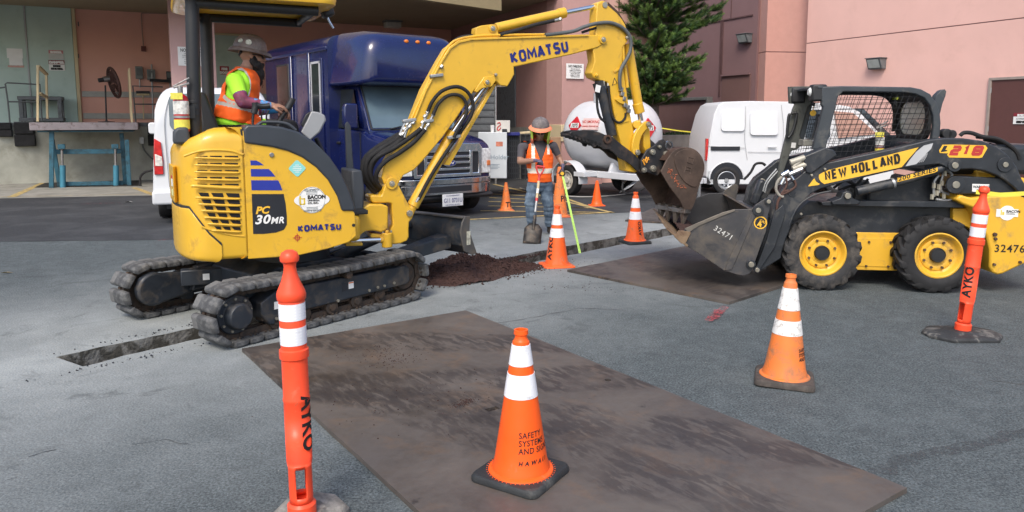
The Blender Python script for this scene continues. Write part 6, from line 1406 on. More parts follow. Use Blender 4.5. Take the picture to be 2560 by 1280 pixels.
blocks('NEW HOLLAND', a, b_-a, (0, 0, 1), .098, (b_-a).length, .0215, INK, lo, gap=.12, shear=.08)
ldecal('model_badge', [(600, 180), (628, 134), (700, 132), (970, 138), (988, 160), (945, 235), (920, 240), (680, 235), (665, 215), (672, 202), (606, 200)], DEC_Y, k2)
ldecal('model_badge', [(612, 192), (640, 142), (668, 142), (650, 176), (668, 176), (662, 186)], DEC_K, k2, v=VA-.002)
a = LP(k2, (675, 216), VA-.0025); b_ = LP(k2, (950, 219), VA-.0025)
blocks('218', a+Vector((0, 0, -.004)), b_-a, (0, 0, 1), .098, (b_-a).length*.96, .030, INK_R, lo, gap=.14, shear=.28)
# lift cylinder
lcyl('lift_cylinder', k2, (-60, 508), (235, 440), .09, .048, BK_NH, bevel=.004); lcyl('lift_cylinder', k2, (235, 440), (620, 325), .09, .042, BK_NH, bevel=.004)
lcyl('cylinder_ring', k2, (222, 444), (240, 438), .09, .052, GALV); lcyl('cylinder_eye', k2, (600, 330), (640, 315), .09, .03, BK_NH)
lpin(k2, (722, 298), .04, .03, flange=.062); lpin(k2, (1125, 293), .04, .025, flange=.07)
ldecal('series_badge', [(268, 398), (588, 314), (590, 345), (560, 358), (268, 432)], DEC_Y, k2, v=.045)
a = LP(k2, (274, 424), .042); b_ = LP(k2, (588, 342), .042); text('200 SERIES', .052, a, b_-a, Vector((-(b_-a).z, 0, (b_-a).x)), INK, lo, bold=.0012, thick=.0006, fit=(b_-a).length*.98, space=1.1, shear=.2)
lprism('cylinder_mount', [(780, 1080), (860, 1050), (880, 1000), (920, 985), (960, 1000), (965, 1050), (1040, 1080), (1010, 1110), (790, 1110)], .10, .27, crp=k1, bevel=.008)
lpin(k1, (918, 1028), .095, .03)
for p in ((716, 792), (598, 845), (505, 1190)): lpin(k1, p, .04, .012, name='arm_bolt')
m_ = MB(); c = LP(k1, (432, 1000), .04); m_.cyl(c+Vector((0, .01, 0)), c-Vector((0, .006, 0)), .045, n=24); m_.cyl(c, c-Vector((0, .008, 0)), .03, n=24, mi=1); m_.build('arm_port', [BK_NH, DEC_K], lo, .003)
# tilt cylinder cover and couplers
c0_ = LP(k1, (555, 740), .08); c1_ = LP(k1, (820, 660), .08)
lprism('cylinder_cover', [(528, 685), (552, 825), (600, 835), (830, 670), (800, 620), (720, 600), (545, 672)], .02, .20, crp=k1, bevel=.012)
for p, q, r_ in (((410, 735), (540, 690), .032), ((430, 790), (550, 750), .032), ((440, 770), (500, 720), .026)): lcyl('hose_coupler', k1, p, q, .05, r_, M('coupler_cream', (.38, .36, .30), .5, .3, var=.2), bevel=.004)
for p, q, r_ in (((335, 850), (400, 815), .026), ((400, 840), (520, 790), .024), ((330, 930), (360, 870), .022), ((400, 830), (440, 890), .016)): lcyl('chrome_coupler', k1, p, q, .03, r_, CHROME, bevel=.003)
ltube('coupler_hose', k1, ((350, 850), (300, 900), (285, 970), (310, 1020), (350, 1040)), .03, .014, M('hose_pale', (.30, .28, .24), .6))
for pts in (((370, 860), (380, 930), (340, 1010), (300, 1080), (290, 1180), (290, 1270)), ((440, 880), (460, 940), (400, 990), (330, 1030), (295, 1120), (300, 1220)), ((400, 980), (340, 1000), (320, 1060))):
    ltube('rusty_hose', k1, pts, .03, .011, M('hose_rust', (.09, .045, .035), .8, var=.4))
ltube('hydraulic_hose', k1, ((0, 885), (60, 820), (100, 750), (160, 740), (190, 760)), 1.3, .015)
ltube('hydraulic_pipe', k1, ((170, 990), (200, 900), (290, 790)), 1.0, .010, GALV); ltube('hydraulic_pipe', k1, ((185, 1000), (215, 910), (300, 810)), 1.0, .010, GALV)
m_ = MB(); c = LP(k1, (160, 905), 1.25); m_.cyl(c, c-Vector((0, .03, 0)), .04, n=18); m_.build('pin', BOLT, lo, .004)
lprism('tilt_cylinder', [(60, 1100), (130, 900), (160, 880), (200, 900), (200, 960), (120, 1130)], 1.0, 1.12, crp=k1, bevel=.03)
# quick attach plate
lprism('quick_attach', [(1560, 610), (1620, 560), (1640, 620), (1560, 870), (1440, 1050), (1415, 1040), (1500, 820)], .0, .04, crp=c5, bevel=.005)
m_ = MB(); a = FK.q(c5((1480, 700)), .04); m_.b2((a[0]-.02, .05, .2), (a[0]+.05, 1.45, .75)); m_.build('attach_plate', BK_NH, lo, .01)
# ROPS cab
vN, vF = .30, 1.20
CAB = M('cab_slate', (.040, .048, .056), .45, var=.15, dirt=(.11, .11, .10), damt=.25, dscale=6)
rail_o = [(545, 125), (800, 118), (1600, 132), (1720, 155), (1820, 210), (1900, 310), (1945, 430), (1955, 560), (1945, 700), (1925, 760)]
rail_i = [(1840, 760), (1870, 600), (1865, 470), (1830, 350), (1760, 260), (1660, 215), (1540, 195), (800, 185), (740, 240), (700, 400), (660, 560), (590, 870), (430, 870), (560, 370), (540, 340)]
for v in (vN, vF-.06): lprism('cab_frame', rail_o+rail_i, v, v+.06, mat=CAB, crp=k4, pv=vN, bevel=.01)
lprism('roof', [(545, 122), (800, 116), (1600, 130), (1720, 153), (1820, 208), (1815, 222), (1710, 170), (1600, 148), (800, 140), (545, 145)], vN+.055, vF-.055, mat=CAB, crp=k4, pv=vN, bevel=.004)
# front visor box with lamps
va = FK.q(k4((545, 125)), vN); 
lprism('visor', [(500, 120), (560, 118), (560, 150), (500, 150)], vN-.0, vF, mat=CAB, crp=k4, pv=vN, bevel=.004)
for v in (vN+.01, vF-.12):
    c = FK.P(k4((520, 210)), vN); m_ = MB(); m_.box((c.x, v+.06, c.z+.01), (.15, .13, .17)); hs_ = m_.build('lamp_housing', BK_PL, lo, .02)
    m_ = MB(); m_.lathe([(.001, .02), (.03, .018), (.045, 0), (.045, -.02)], 20, (c.x-.078, v+.06, c.z+.02), Matrix.Rotation(R(-90), 3, 'Y')); m_.build('work_lamp', M('lamp_glass_bright', (.7, .72, .7), .12), lo)
# near lamp seen from the side
m_ = MB(); c = LP(k4, (445, 195), vN+.12); m_.ball(c, .034, 8, sc=(.6, 1, 1)); m_.build('work_lamp', M('lamp_glass_bright', (.7, .72, .7), .12), lo)
# far front post with gusset (built where it stands, seen left of the near one)
fpost = [(150, 125), (430, 120), (420, 330), (380, 360), (280, 700), (300, 760), (270, 860), (180, 890), (40, 1280), (0, 1280), (60, 960), (200, 400), (230, 330), (160, 325)]
lprism('front_post', fpost, vF-.10, vF-.04, mat=M('cab_olive', (.085, .09, .08), .5, var=.15, dirt=(.04, .04, .035), damt=.4, dscale=6), crp=k4, bevel=.008)
ltube('grab_handle', k4, ((170, 460), (150, 480), (130, 700), (160, 715), (210, 620), (245, 460), (220, 440), (180, 445)), vF-.14, .016, BK_PL)
m_ = MB(); p_ = FK.qs([k4(p) for p in ((185, 788), (238, 792), (230, 855), (175, 850))], vF-.11); m_.prism(p_, vF-.113, vF-.111); m_.build('warning_label', DEC_W, lo)
# wire mesh sides
def mesh_side(v, name):
    q1, q2, q3, q4 = [FK.q(k4(p), vN) for p in ((780, 190), (1880, 230), (1880, 720), (600, 1010))]
    m_ = MB(); r_ = .0026
    # vertical wires follow the slant of the front post
    def xl(z): return q1[0]+(q4[0]-q1[0])*(q1[1]-z)/(q1[1]-q4[1])
    zbot = lambda u: q4[1]+(q3[1]-q4[1])*min(1, max(0, (u-q4[0])/(q3[0]-q4[0])))
    zt_ = q1[1]+.01; n = 21; ur = q2[0]-.01
    for k in range(n+1):
        ut = q1[0]-.28+(ur+.10-q1[0]+.28)*k/n; ub = ut-.18
        zb_ = zbot(ub); u_a, z_a, u_b, z_b = ut, zt_, ub, zb_
        # clip on the left by the slanted post
        pts = []
        for j in range(13):
            f = j/12; u = u_a+(u_b-u_a)*f; z = z_a+(z_b-z_a)*f
            corner = (u-(ur-.28))**2+(z-(zt_-.28))**2 > .30**2 and u > ur-.28 and z > zt_-.28
            if u >= xl(z)-.01 and u <= ur+.02 and not corner: pts.append(Vector((u, v, z)))
        if len(pts) > 1: m_.tube([pts[0], pts[-1]], r_, 4, smooth=False)
    nz_ = 13
    for k in range(nz_):
        z = zt_-.015-(zt_-q4[1])*k/nz_
        us = xl(z); ue = ur
        if z > zt_-.28: ue = ur-.28+math.sqrt(max(0, .30**2-(z-(zt_-.28))**2))
        if z < q3[1]: ue = q4[0]+(q3[0]-q4[0])*(z-q4[1])/(q3[1]-q4[1])
        if ue > us: m_.tube([Vector((us, v, z)), Vector((min(ue, ur+.02), v, z+.012))], r_, 4, smooth=False)
    return stuff(m_.build(name, BK_PL, lo))
mesh_side(vN+.03, 'side_screen'); mesh_side(vF-.03, 'side_screen')
# small front screen piece left of near post (far side window)
m_ = MB()
for k in range(9):
    p, q = LP(k4, (430+k*14-30, 240), vF-.03), LP(k4, (170+k*30, 930-k*8), vF-.03); m_.tube([p, q], .0026, 4, smooth=False)
for k in range(13):
    p, q = LP(k4, (400-k*19, 330+k*50), vF-.03), LP(k4, (540-k*8, 315+k*48), vF-.03); m_.tube([p, q], .0026, 4, smooth=False)
stuff(m_.build('side_screen', BK_PL, lo))
# rear panel with the oval opening, rear window
FBK = M('cab_panel_black', (.012, .012, .013), .6)
ub_ = FK.q(k4((1880, 500)), vN)[0]; zt_ = FK.q(k4((1500, 200)), vN)[1]; zb_ = FK.q(k4((1500, 760)), vN)[1]
m_ = MB(); sq = rrect(.34, zb_, 1.16, zt_, .12, 5); hl = rrect(.43, zb_+.05, 1.07, zt_-.08, .15, 6)
m_.prism(sq, ub_-.04, ub_-.01, plane='vz', holes=[hl]); m_.build('rear_panel', FBK, lo)
m_ = MB(); m_.prism(rrect(.43, zb_+.05, 1.07, zt_-.08, .15, 6), ub_-.03, ub_-.02, plane='vz')
m, t, b = new_mat('rear_window_glass'); b.inputs['Base Color'].default_value = (.42, .42, .33, 1); b.inputs['Roughness'].default_value = .08; b.inputs['Alpha'].default_value = .86
m_.build('rear_window', m, lo)
lprism('window_arch', [(1190, 215), (1300, 260), (1370, 340), (1392, 450), (1375, 660), (1490, 640), (1495, 440), (1450, 320), (1370, 240), (1290, 200)], vF-.055, vF-.035, mat=FBK, crp=k4, pv=vF-.05, bevel=0)
m_ = MB(); p_ = FK.qs([k4(p) for p in ((1368, 262), (1400, 238), (1465, 240), (1470, 278), (1380, 285))], vF-.06); m_.prism(p_, vF-.075, vF-.06); m_.build('green_tag', M('tag_olive', (.22, .26, .02), .6), lo)
# seat, lap bar, far arm visible through the mesh
us = FK.q(k4((1250, 900)), .75)[0]
m_ = MB(); m_.b2((us-.25, .5, .62), (us+.2, 1.0, .78)); m_.build('seat_cushion', BK_PL, lo, .04); m_ = MB(); m_.b2((us+.18, .5, .7), (us+.28, 1.0, 1.12)); m_.build('seat_back', BK_PL, lo, .05)
ltube('lap_bar', k4, ((570, 540), (500, 460), (480, 560), (440, 690), (430, 740)), .6, .012, BK_PL)
c = LP(k4, (350, 790), .9); m_ = MB(); m_.box(c, (.10, .2, .07)); m_.build('control_lever', M('coupler_cream', (.38, .36, .30), .5, .3, var=.2), lo, .01)
m_ = MB(); c = LP(k4, (445, 335), .8); m_.ball(c, .02, 6); m_.tube([c, c+Vector((0, 0, .12))], .003, 4, smooth=False); m_.build('hanging_knob', FBK, lo)
m_ = MB(); c = LP(k4, (440, 440), .8); m_.cyl(c, c+Vector((0, .004, 0)), .032, n=16); m_.tube([c, c+Vector((0, 0, .10))], .002, 4, smooth=False); m_.build('yellow_tag', DEC_Y, lo)
wx = FK.P(k4((1225, 900)), .5); wl = FK.o+FK.d*wx.x+FK.n*.5
extinguisher('red fire extinguisher standing behind the loader cab mesh', wl.x, wl.y, wx.z-.04, LH, h=.24, r=.042)
# exhaust fin, rear hoses, beacon
lprism('exhaust_fin', [(1880, 290), (1900, 230), (1960, 170), (2005, 155), (2022, 185), (2010, 240), (1975, 330), (1950, 430), (1945, 450)], vF-.35, vF-.25, mat=CAB, crp=k4, bevel=.01)
for i, pts in enumerate((((770, 60), (800, 38), (860, 40), (950, 70), (1060, 85), (1150, 130), (1220, 190), (1245, 250)), ((900, 70), (1000, 80), (1100, 110), (1180, 170), (1230, 250), (1240, 290)), ((960, 90), (1060, 110), (1130, 160), (1180, 220), (1215, 290)), ((1000, 130), (1080, 165), (1130, 200), (1165, 240)))):
    ltube('hydraulic_hose', k2, pts, .30+.06*i, .020)
for p, r_ in (((650, 45), .05), ((690, 50), .045)):
    m_ = MB(); c = LP(k2, p, .5); m_.cyl(c-Vector((0, .05, 0)), c+Vector((0, .05, 0)), r_, n=20); m_.build('filter_canister', BK_PL, lo, .008)
m_ = MB(); p_ = LP(k2, (600, 90), .3); m_.b2((p_.x-.1, .3, p_.z-.35), (p_.x+1.0, 1.2, p_.z-.05)); m_.build('engine_hood', BK_NH, lo, .05)
# bucket (opens away to the left)
VK0, VK1 = -.08, 1.58
bk = [(340, 778), (600, 745), (760, 695), (890, 640), (1180, 545+60), (1260, 592), (1385, 590), (1430, 560), (1500, 510), (1530, 525), (1530, 560), (1505, 640), (1500, 740), (1405, 1020), (1380, 1060), (1340, 1075), (1285, 1065), (1190, 1035), (1030, 920), (905, 850), (600, 600)]
BKT = M('loader_bucket_steel', (.060, .060, .064), .48, .35, var=.3, scale=3, dirt=(.16, .135, .105), damt=.42, dscale=2.2, bump=.08, bscale=40)
BIN = M('loader_bucket_inside', (.11, .10, .09), .55, .3, var=.3, scale=4, dirt=(.20, .14, .085), damt=.4, dscale=3)
cheek = [(905, 850), (870, 800), (915, 728), (1000, 700), (1180, 625), (1270, 592), (1390, 590), (1420, 560), (1500, 508), (1530, 522), (1532, 560), (1508, 650), (1500, 745), (1400, 1025), (1375, 1062), (1335, 1075), (1285, 1065), (1190, 1035), (1030, 925)]
lb = lprism('bucket', cheek, VK0, VK0+.02, mat=BKT, crp=c5, bevel=.004)
lprism('bucket_cheek', cheek, VK1-.02, VK1, mat=BKT, crp=c5, pv=VK0, bevel=.004, parent=lb)
qc = FK.qs([c5(p) for p in ((860, 812), (905, 852), (1030, 925), (1190, 1035), (1285, 1065), (1335, 1073), (1375, 1060), (1400, 1020), (1440, 900), (1470, 800), (1460, 700), (1430, 620), (1400, 590))], VK0)
off = []
for i, p in enumerate(qc):
    a, b_ = Vector(qc[max(i-1, 0)]), Vector(qc[min(i+1, len(qc)-1)]); d = (b_-a).normalized(); off.append((p[0]-d.y*.018, p[1]+d.x*.018))
lipx = FK.q(c5((560, 560)), VK0) if 0 else (qc[0][0]-.0, qc[0][1])
m_ = MB(); m_.prism(qc+off[::-1], VK0+.019, VK1-.019); m_.build('bucket_shell', BIN, lb)
d0 = (Vector(qc[1])-Vector(qc[0])).normalized(); e0 = Vector(qc[0])-d0*.16; n0 = Vector((-d0.y, d0.x))
m_ = MB(); m_.prism([tuple(e0), tuple(Vector(qc[1])+d0*.03), tuple(Vector(qc[1])+d0*.03+n0*.026), tuple(e0+n0*.020)], VK0-.01, VK1+.01); m_.build('cutting_edge', M('edge_rust', (.24, .165, .10), .7, .2, var=.25, dirt=(.12, .07, .045), damt=.4, dscale=6, bump=.2, bscale=40), lb, .003)
m_ = MB(); m_.prism(FK.qs([c5(p) for p in ((830, 790), (862, 745), (945, 752), (950, 765), (908, 845), (880, 838))], VK0), VK0-.014, VK0+.03); m_.build('edge_corner', M('edge_rust', (.24, .165, .10)), lb, .004)
lprism('side_edge', [(905, 732), (1000, 690), (1180, 615), (1270, 590), (1272, 604), (1180, 640), (1010, 712), (935, 762)], VK0-.012, VK0, mat=M('worn_steel_edge', (.17, .15, .125), .5, .4, var=.3), crp=c5, bevel=.003, parent=lb)
lprism('cheek_rib', [(1380, 640), (1420, 580), (1440, 590), (1250, 1030), (1200, 1035), (1225, 960)], VK0-.012, VK0, mat=BKT, crp=c5, bevel=.004, parent=lb)
for p, r_, fl_ in (((1440, 598), .026, .055), ((1515, 533), .02, .035), ((1388, 990), .028, .045), ((1432, 1030), .022, .03)): lpin(c5, p, VK0-.01, r_, parent=lb, flange=fl_)
a = LP(k3, (484, 467), VK0-.001); m_ = MB(); m_.cyl(a, a-Vector((0, .002, 0)), .062, n=28); m_.build('fleet_badge', DEC_K, lb)
m_ = MB(); m_.lathe([(.052, 0), (.063, 0), (.063, .003), (.052, .003), (.052, 0)], 28, a, Matrix.Rotation(R(90), 3, 'X')); m_.build('badge_ring', DEC_Y, lb)
text('4', .085, a+Vector((-.028, -.0035, -.045)), (1, 0, .1), (-.1, 0, 1), DEC_Y, lb, bold=.003, thick=.0005); text('CAT', .034, a+Vector((-.012, -.0035, .016)), (1, 0, -.5), (.5, 0, 1), DEC_Y, lb, bold=.001, thick=.0005)
a = LP(k3, (10, 535), VK0-.002); b_ = LP(k3, (205, 655), VK0-.002); text('32471', .075, a, b_-a, Vector((-(b_-a).z, 0, (b_-a).x)), M('chalk_white', (.55, .55, .52), .8, var=.4, scale=40), lb, thick=.0005, sx=1.0, space=1.15)
# soil load in the bucket
ql = FK.q(c5((800, 740)), .7)
m_ = MB(); n = 26; vs = []; x0 = qc[1][0]-.02; z0 = qc[1][1]+.0
for i in range(n+1):
    for j in range(n*2+1):
        f = i/n; v = VK0+.03+(VK1-VK0-.06)*j/(2*n); u = x0+.02+f*.42; zfl = z0-(f*.42)*.62
        z = zfl+.09+.12*math.sin(math.pi*min(1, f*1.1))*(.6+.6*noise.noise(Vector((u*4, v*4, 1))))+.03*noise.noise(Vector((u*16, v*16, 2)))+.012*noise.noise(Vector((u*40, v*40, 2)))
        vs.append((u, v, z))
N2 = 2*n+1
m_.add(vs, [(i*N2+j, (i+1)*N2+j, (i+1)*N2+j+1, i*N2+j+1) for i in range(n) for j in range(2*n)]); stuff(m_.build('soil_load', SOIL, ang=180), 'dark red cinder soil lying inside the loader bucket', 'soil').matrix_world = lo.matrix_basis
bpy.context.view_layer.update()
# ================================================================ BLUE SHUTTLE BUS (u across, v towards its tail)
FBs = Fr(-1.13, 12.8, 37)
bus = thing('shuttle_bus', 'dark blue shuttle bus with chrome grille parked behind the excavator boom', 'bus', -1.13, 12.8, 37)
def sections(name, secs, mat, parent, bevel=0, ang=40, r=.12, n=4):
    """cross-sections (v, half width, z low, z high, corner radius) lofted along v"""
    rings = []
    for s_ in secs:
        v, wd, z0, z1 = s_[:4]; rr = s_[4] if len(s_) > 4 else r; cx = s_[5] if len(s_) > 5 else 0; wt = s_[6] if len(s_) > 6 else wd
        rr = min(rr, (z1-z0)/2.01, wd*.9); ring = []
        for sx_, z_, a0 in ((1, z1-rr, 0), (-1, z1-rr, 90), (-1, z0+min(rr, .06), 180), (1, z0+min(rr, .06), 270)):
            r_ = rr if z_ == z1-rr else min(rr, .06); ww = wt if z_ == z1-rr else wd
            for k in range(n+1):
                a = R(a0+90*k/n); ring.append((cx+sx_*(ww-r_)+r_*math.cos(a), v, z_+r_*math.sin(a)))
        rings.append(ring)
    m_ = MB(); m_.loft(rings); return m_.build(name, mat, parent, bevel, ang=ang)
BW = 1.02
sections('hood', [(.02, .86, .75, 1.22, .05), (.05, .93, .62, 1.30, .12), (.18, .97, .55, 1.36, .16), (.5, .99, .5, 1.43, .2), (1.0, 1.0, .5, 1.50, .2), (1.15, 1.0, .45, 1.52, .1)], B_BUS, bus)
sections('cab_body', [(1.15, 1.0, .42, 1.50, .06), (2.4, 1.02, .42, 1.56, .06)], B_BUS, bus)
# greenhouse: roof pillars as a lofted shell with glass set proud
sections('cab_upper', [(1.02, .96, 1.46, 1.52, .02), (1.62, .90, 1.46, 2.34, .06, 0, .86), (2.4, .95, 1.46, 2.36, .06, 0, .88)], B_BUS, bus)
def quad(name, pts, mat, parent, th=.0): m_ = MB(); m_.add(pts, [tuple(range(len(pts)))]); o = m_.build(name, mat, parent); 
m_ = MB(); m_.add([(-.87, 1.045, 1.56), (.87, 1.045, 1.56), (.80, 1.585, 2.31), (-.80, 1.585, 2.31)], [(0, 1, 2, 3)]); m_.build('windscreen', M('windscreen_glass', (.10, .15, .18), .10, var=.25, scale=1, spec=.9), bus)
m_ = MB()
for a, b_ in (((-.90, 1.03, 1.53), (.90, 1.03, 1.53)), ((.90, 1.03, 1.53), (.82, 1.59, 2.33)), ((-.90, 1.03, 1.53), (-.82, 1.59, 2.33)), ((-.82, 1.59, 2.33), (.82, 1.59, 2.33))): m_.tube([a, b_], .02, 6, smooth=False)
m_.build('windscreen_seal', BK_PL, bus)
for x0 in (-.55, .15): m_ = MB(); m_.tube([(x0, 1.0, 1.54), (x0+.35, 1.03, 1.60), (x0+.62, 1.05, 1.61)], .014, 6); m_.build('wiper', BK_PL, bus)
for s_ in (-1, 1):
    m_ = MB(); m_.add([(s_*.985, 1.35, 1.54), (s_*1.005, 2.25, 1.56), (s_*.93, 2.25, 2.26), (s_*.905, 1.72, 2.26)], [(0, 1, 2, 3)]); m_.build('door_window', GLASSD, bus)
    [(m_ := MB()).tube(q_, .008, 5, smooth=False).build('door_seam', BK_PL, bus) for q_ in ([(s_*1.012, 1.25, .5), (s_*1.018, 1.25, 1.5)], [(s_*1.025, 2.33, .5), (s_*1.03, 2.33, 1.55)])]
m_ = MB(); m_.box((-1.035, 2.15, 1.28), (.03, .16, .04)); m_.build('door_handle', BK_PL, bus, .008)
# big moulded cap and body
sections('roof_cap', [(.98, .80, 2.44, 2.95, .22), (1.02, .94, 2.36, 3.08, .3), (1.18, 1.04, 2.33, 3.22, .38, 0, .98), (1.6, 1.12, 2.32, 3.30, .36, 0, 1.02), (2.2, 1.16, 2.32, 3.31, .3, 0, 1.08)], B_BUS, bus, ang=60, n=7)
sections('bus_body', [(2.2, 1.18, .45, 3.26, .22), (5.6, 1.18, .45, 3.26, .22), (5.68, 1.14, .5, 3.20, .22)], B_BUS, bus, ang=50, n=6)
for v in (3.05, 4.0):
    m_ = MB(); m_.b2((-1.215, v, .6), (-1.17, v+.10, 3.0)); m_.build('body_rib', B_BUS, bus, .03)
m_ = MB(); m_.b2((-1.21, 2.2, 2.98), (-1.17, 5.6, 3.05)); m_.build('drip_rail', B_BUS, bus, .012)
for v0, v1, z0, z1, nm in ((4.15, 4.85, 1.75, 2.85, 'side_window'),):
    m_ = MB(); m_.prism([(-1.205, z0), (-1.205, z1), (-1.18, z1), (-1.18, z0)], v0, v1, plane='uz'); m_.build('window_frame', BK_PL, bus, .02)
    m_ = MB(); m_.b2((-1.209, v0+.04, z0+.04), (-1.2055, v1-.04, z1-.04)); m_.build(nm, M('window_reddish', (.06, .025, .02), .08, spec=.9, var=.3), bus)
m_ = MB(); m_.b2((-1.205, 2.42, .7), (-1.18, 2.98, 2.85)); m_.build('entry_door', B_BUS, bus, .01)
m_ = MB(); m_.b2((-1.212, 2.55, 1.6), (-1.206, 2.90, 2.75)); m_.build('door_glass', GLASSD, bus)
m_ = MB(); m_.b2((-1.216, 2.50, 1.55), (-1.2, 2.55, 2.80)); m_.b2((-1.216, 2.90, 1.55), (-1.2, 2.95, 2.80)); m_.b2((-1.216, 2.5, 2.76), (-1.2, 2.95, 2.80)); m_.build('door_trim', DEC_G, bus)
for u_ in (-.72, -.18, .05, .28, .75):
    zz = 3.10 if abs(u_) < .6 else 2.98; vv = 1.05 if abs(u_) < .6 else 1.08
    m_ = MB(); m_.ball((u_, vv-.02, zz), .045, 7, sc=(1, .7, .75)); m_.build('marker_light', M('amber_lens', (.75, .20, .02), .3), bus)
# grille, lamps, bumper
m_ = MB(); m_.b2((-.66, -.03, .72), (.66, .05, 1.27)); m_.build('grille_void', DEC_K, bus)
CH = CHROME
m_ = MB()
m_.prism([(-.68, .72), (-.70, 1.22), (-.64, 1.30), (.64, 1.30), (.70, 1.22), (.68, .72)], -.07, .02, holes=[[(-.62, .78), (-.62, 1.15), (.62, 1.15), (.62, .78)]]); m_.build('grille_surround', CH, bus, .01)
for z_ in (.86, .97, 1.07): m_ = MB(); m_.b2((-.44, -.075, z_-.022), (.44, -.02, z_+.022)); m_.build('grille_bar', CH, bus, .006)
for u_ in (-.46, .46): m_ = MB(); m_.b2((u_-.03, -.08, .77), (u_+.03, -.02, 1.17)); m_.build('grille_bar', CH, bus, .006)
m_ = MB(); m_.lathe([(.0, .0), (.10, 0), (.10, .02), (.0, .02)], 28, (0, -.085, .965), Matrix.Diagonal((1.35, 1, .6)).to_3x3() @ Matrix.Rotation(R(90), 3, 'X')); m_.build('oval_badge', CH, bus, .002)
m_ = MB(); m_.lathe([(.0, .0), (.085, 0), (.085, .004), (.0, .004)], 28, (0, -.106, .965), Matrix.Diagonal((1.35, 1, .55)).to_3x3() @ Matrix.Rotation(R(90), 3, 'X')); m_.build('oval_badge', INK_B, bus)
text('Ford', .075, (-.075, -.113, .945), (1, 0, 0), (0, 0, 1), DEC_W, bus, shear=.4, thick=.001)
for s_ in (-1, 1):
    m_ = MB(); m_.loft([[(s_*.70, -.05, z0), (s_*.92, -.02, z0), (s_*1.005, .14, z0), (s_*.90, .2, z0), (s_*.71, .1, z0)] for z0 in (.76, 1.20)]); m_.build('headlight', M('headlight_glass', (.62, .64, .64), .12, var=.35, scale=18, spec=.8), bus, .015)
    m_ = MB(); m_.box((s_*.86, -.03, .94), (.07, .04, .09)); m_.build('indicator', M('amber_dull', (.55, .16, .05), .3), bus, .008)
m_ = MB(); prof = [(-1.02, .30), (-1.0, .10), (-.90, -.02), (-.6, -.10), (0, -.13), (.6, -.10), (.90, -.02), (1.0, .10), (1.02, .30)]
for zz0, zz1, dv in ((.60, .70, 0), (.42, .60, .015)):
    m_.loft([[(u_, v_+dv, zz0+.0) for u_, v_ in prof]+[(u_*.95, v_+.12, zz0) for u_, v_ in prof[::-1]], [(u_, v_+dv, zz1) for u_, v_ in prof]+[(u_*.95, v_+.12, zz1) for u_, v_ in prof[::-1]]])
m_.build('chrome_bumper', M('chrome_bumper', (.50, .52, .54), .16, 1., var=.1), bus, .012)
m_ = MB(); m_.b2((-.42, -.145, .47), (.42, -.10, .57)); m_.build('bumper_opening', DEC_K, bus)
m_ = MB(); m_.b2((-.95, -.06, .33), (.95, .2, .42)); m_.build('front_valance', BK_PL, bus, .04)
def numplate(parent, c, w_, h_, main, top, small):
    m_ = MB(); m_.b2((c[0]-w_/2, c[1]-.008, c[2]-h_/2), (c[0]+w_/2, c[1], c[2]+h_/2)); m_.build('number_plate', M('plate_white', (.66, .68, .70), .4), parent, .004)
    text(main, h_*.52, (c[0]-w_*.44, c[1]-.011, c[2]-h_*.2), (1, 0, 0), (0, 0, 1), INK_B, parent, bold=.0008, thick=.0006, fit=w_*.88)
    text(top, h_*.15, (c[0], c[1]-.011, c[2]+h_*.32), (1, 0, 0), (0, 0, 1), INK_B, parent, thick=.0006, align='CENTER')
    text(small, h_*.13, (c[0], c[1]-.011, c[2]-h_*.43), (1, 0, 0), (0, 0, 1), INK_B, parent, thick=.0006, align='CENTER')
numplate(bus, (.02, -.15, .33), .42, .21, 'G11 0731U', 'U.S. GOVERNMENT', 'FOR OFFICIAL USE ONLY')
for s_ in (-1, 1):
    m_ = MB(); m_.tube([(s_*1.0, 1.35, 1.55), (s_*1.22, 1.2, 1.62)], .02, 8, smooth=False); m_.tube([(s_*1.0, 1.35, 1.75), (s_*1.22, 1.2, 1.85)], .014, 8, smooth=False); m_.build('mirror_arm', BK_PL, bus)
    m_ = MB(); m_.loft([[(s_*1.22+a*1.0-.13, 1.16, z_), (s_*1.22+.13*1-a*0, 1.16, z_), (s_*1.22+.12, 1.30, z_), (s_*1.22-.12+a, 1.30, z_)] for a, z_ in ((.05, 1.55), (.0, 1.62), (.0, 1.92), (.04, 1.99))]); m_.build('wing_mirror', B_BUS, bus, .03, seg=3)
for s_, v_ in ((-1, .78), (1, .78), (-1, 4.3), (1, 4.3)):
    o0 = wheel(bus, (0, 0, 0), .38, .24, .21, -1, tyre=TYRE_C, rim=M('rim_dark', (.10, .10, .11), .5, .5), lugs=0, boltm=BOLT)
    o0.rotation_euler = (0, 0, R(-90 if s_ < 0 else 90)); o0.location = (s_*.90, v_, .38)
m_ = MB(); m_.b2((-.8, .6, .2), (.8, 5.2, .5)); m_.build('chassis_rails', BK_PL, bus, .02)
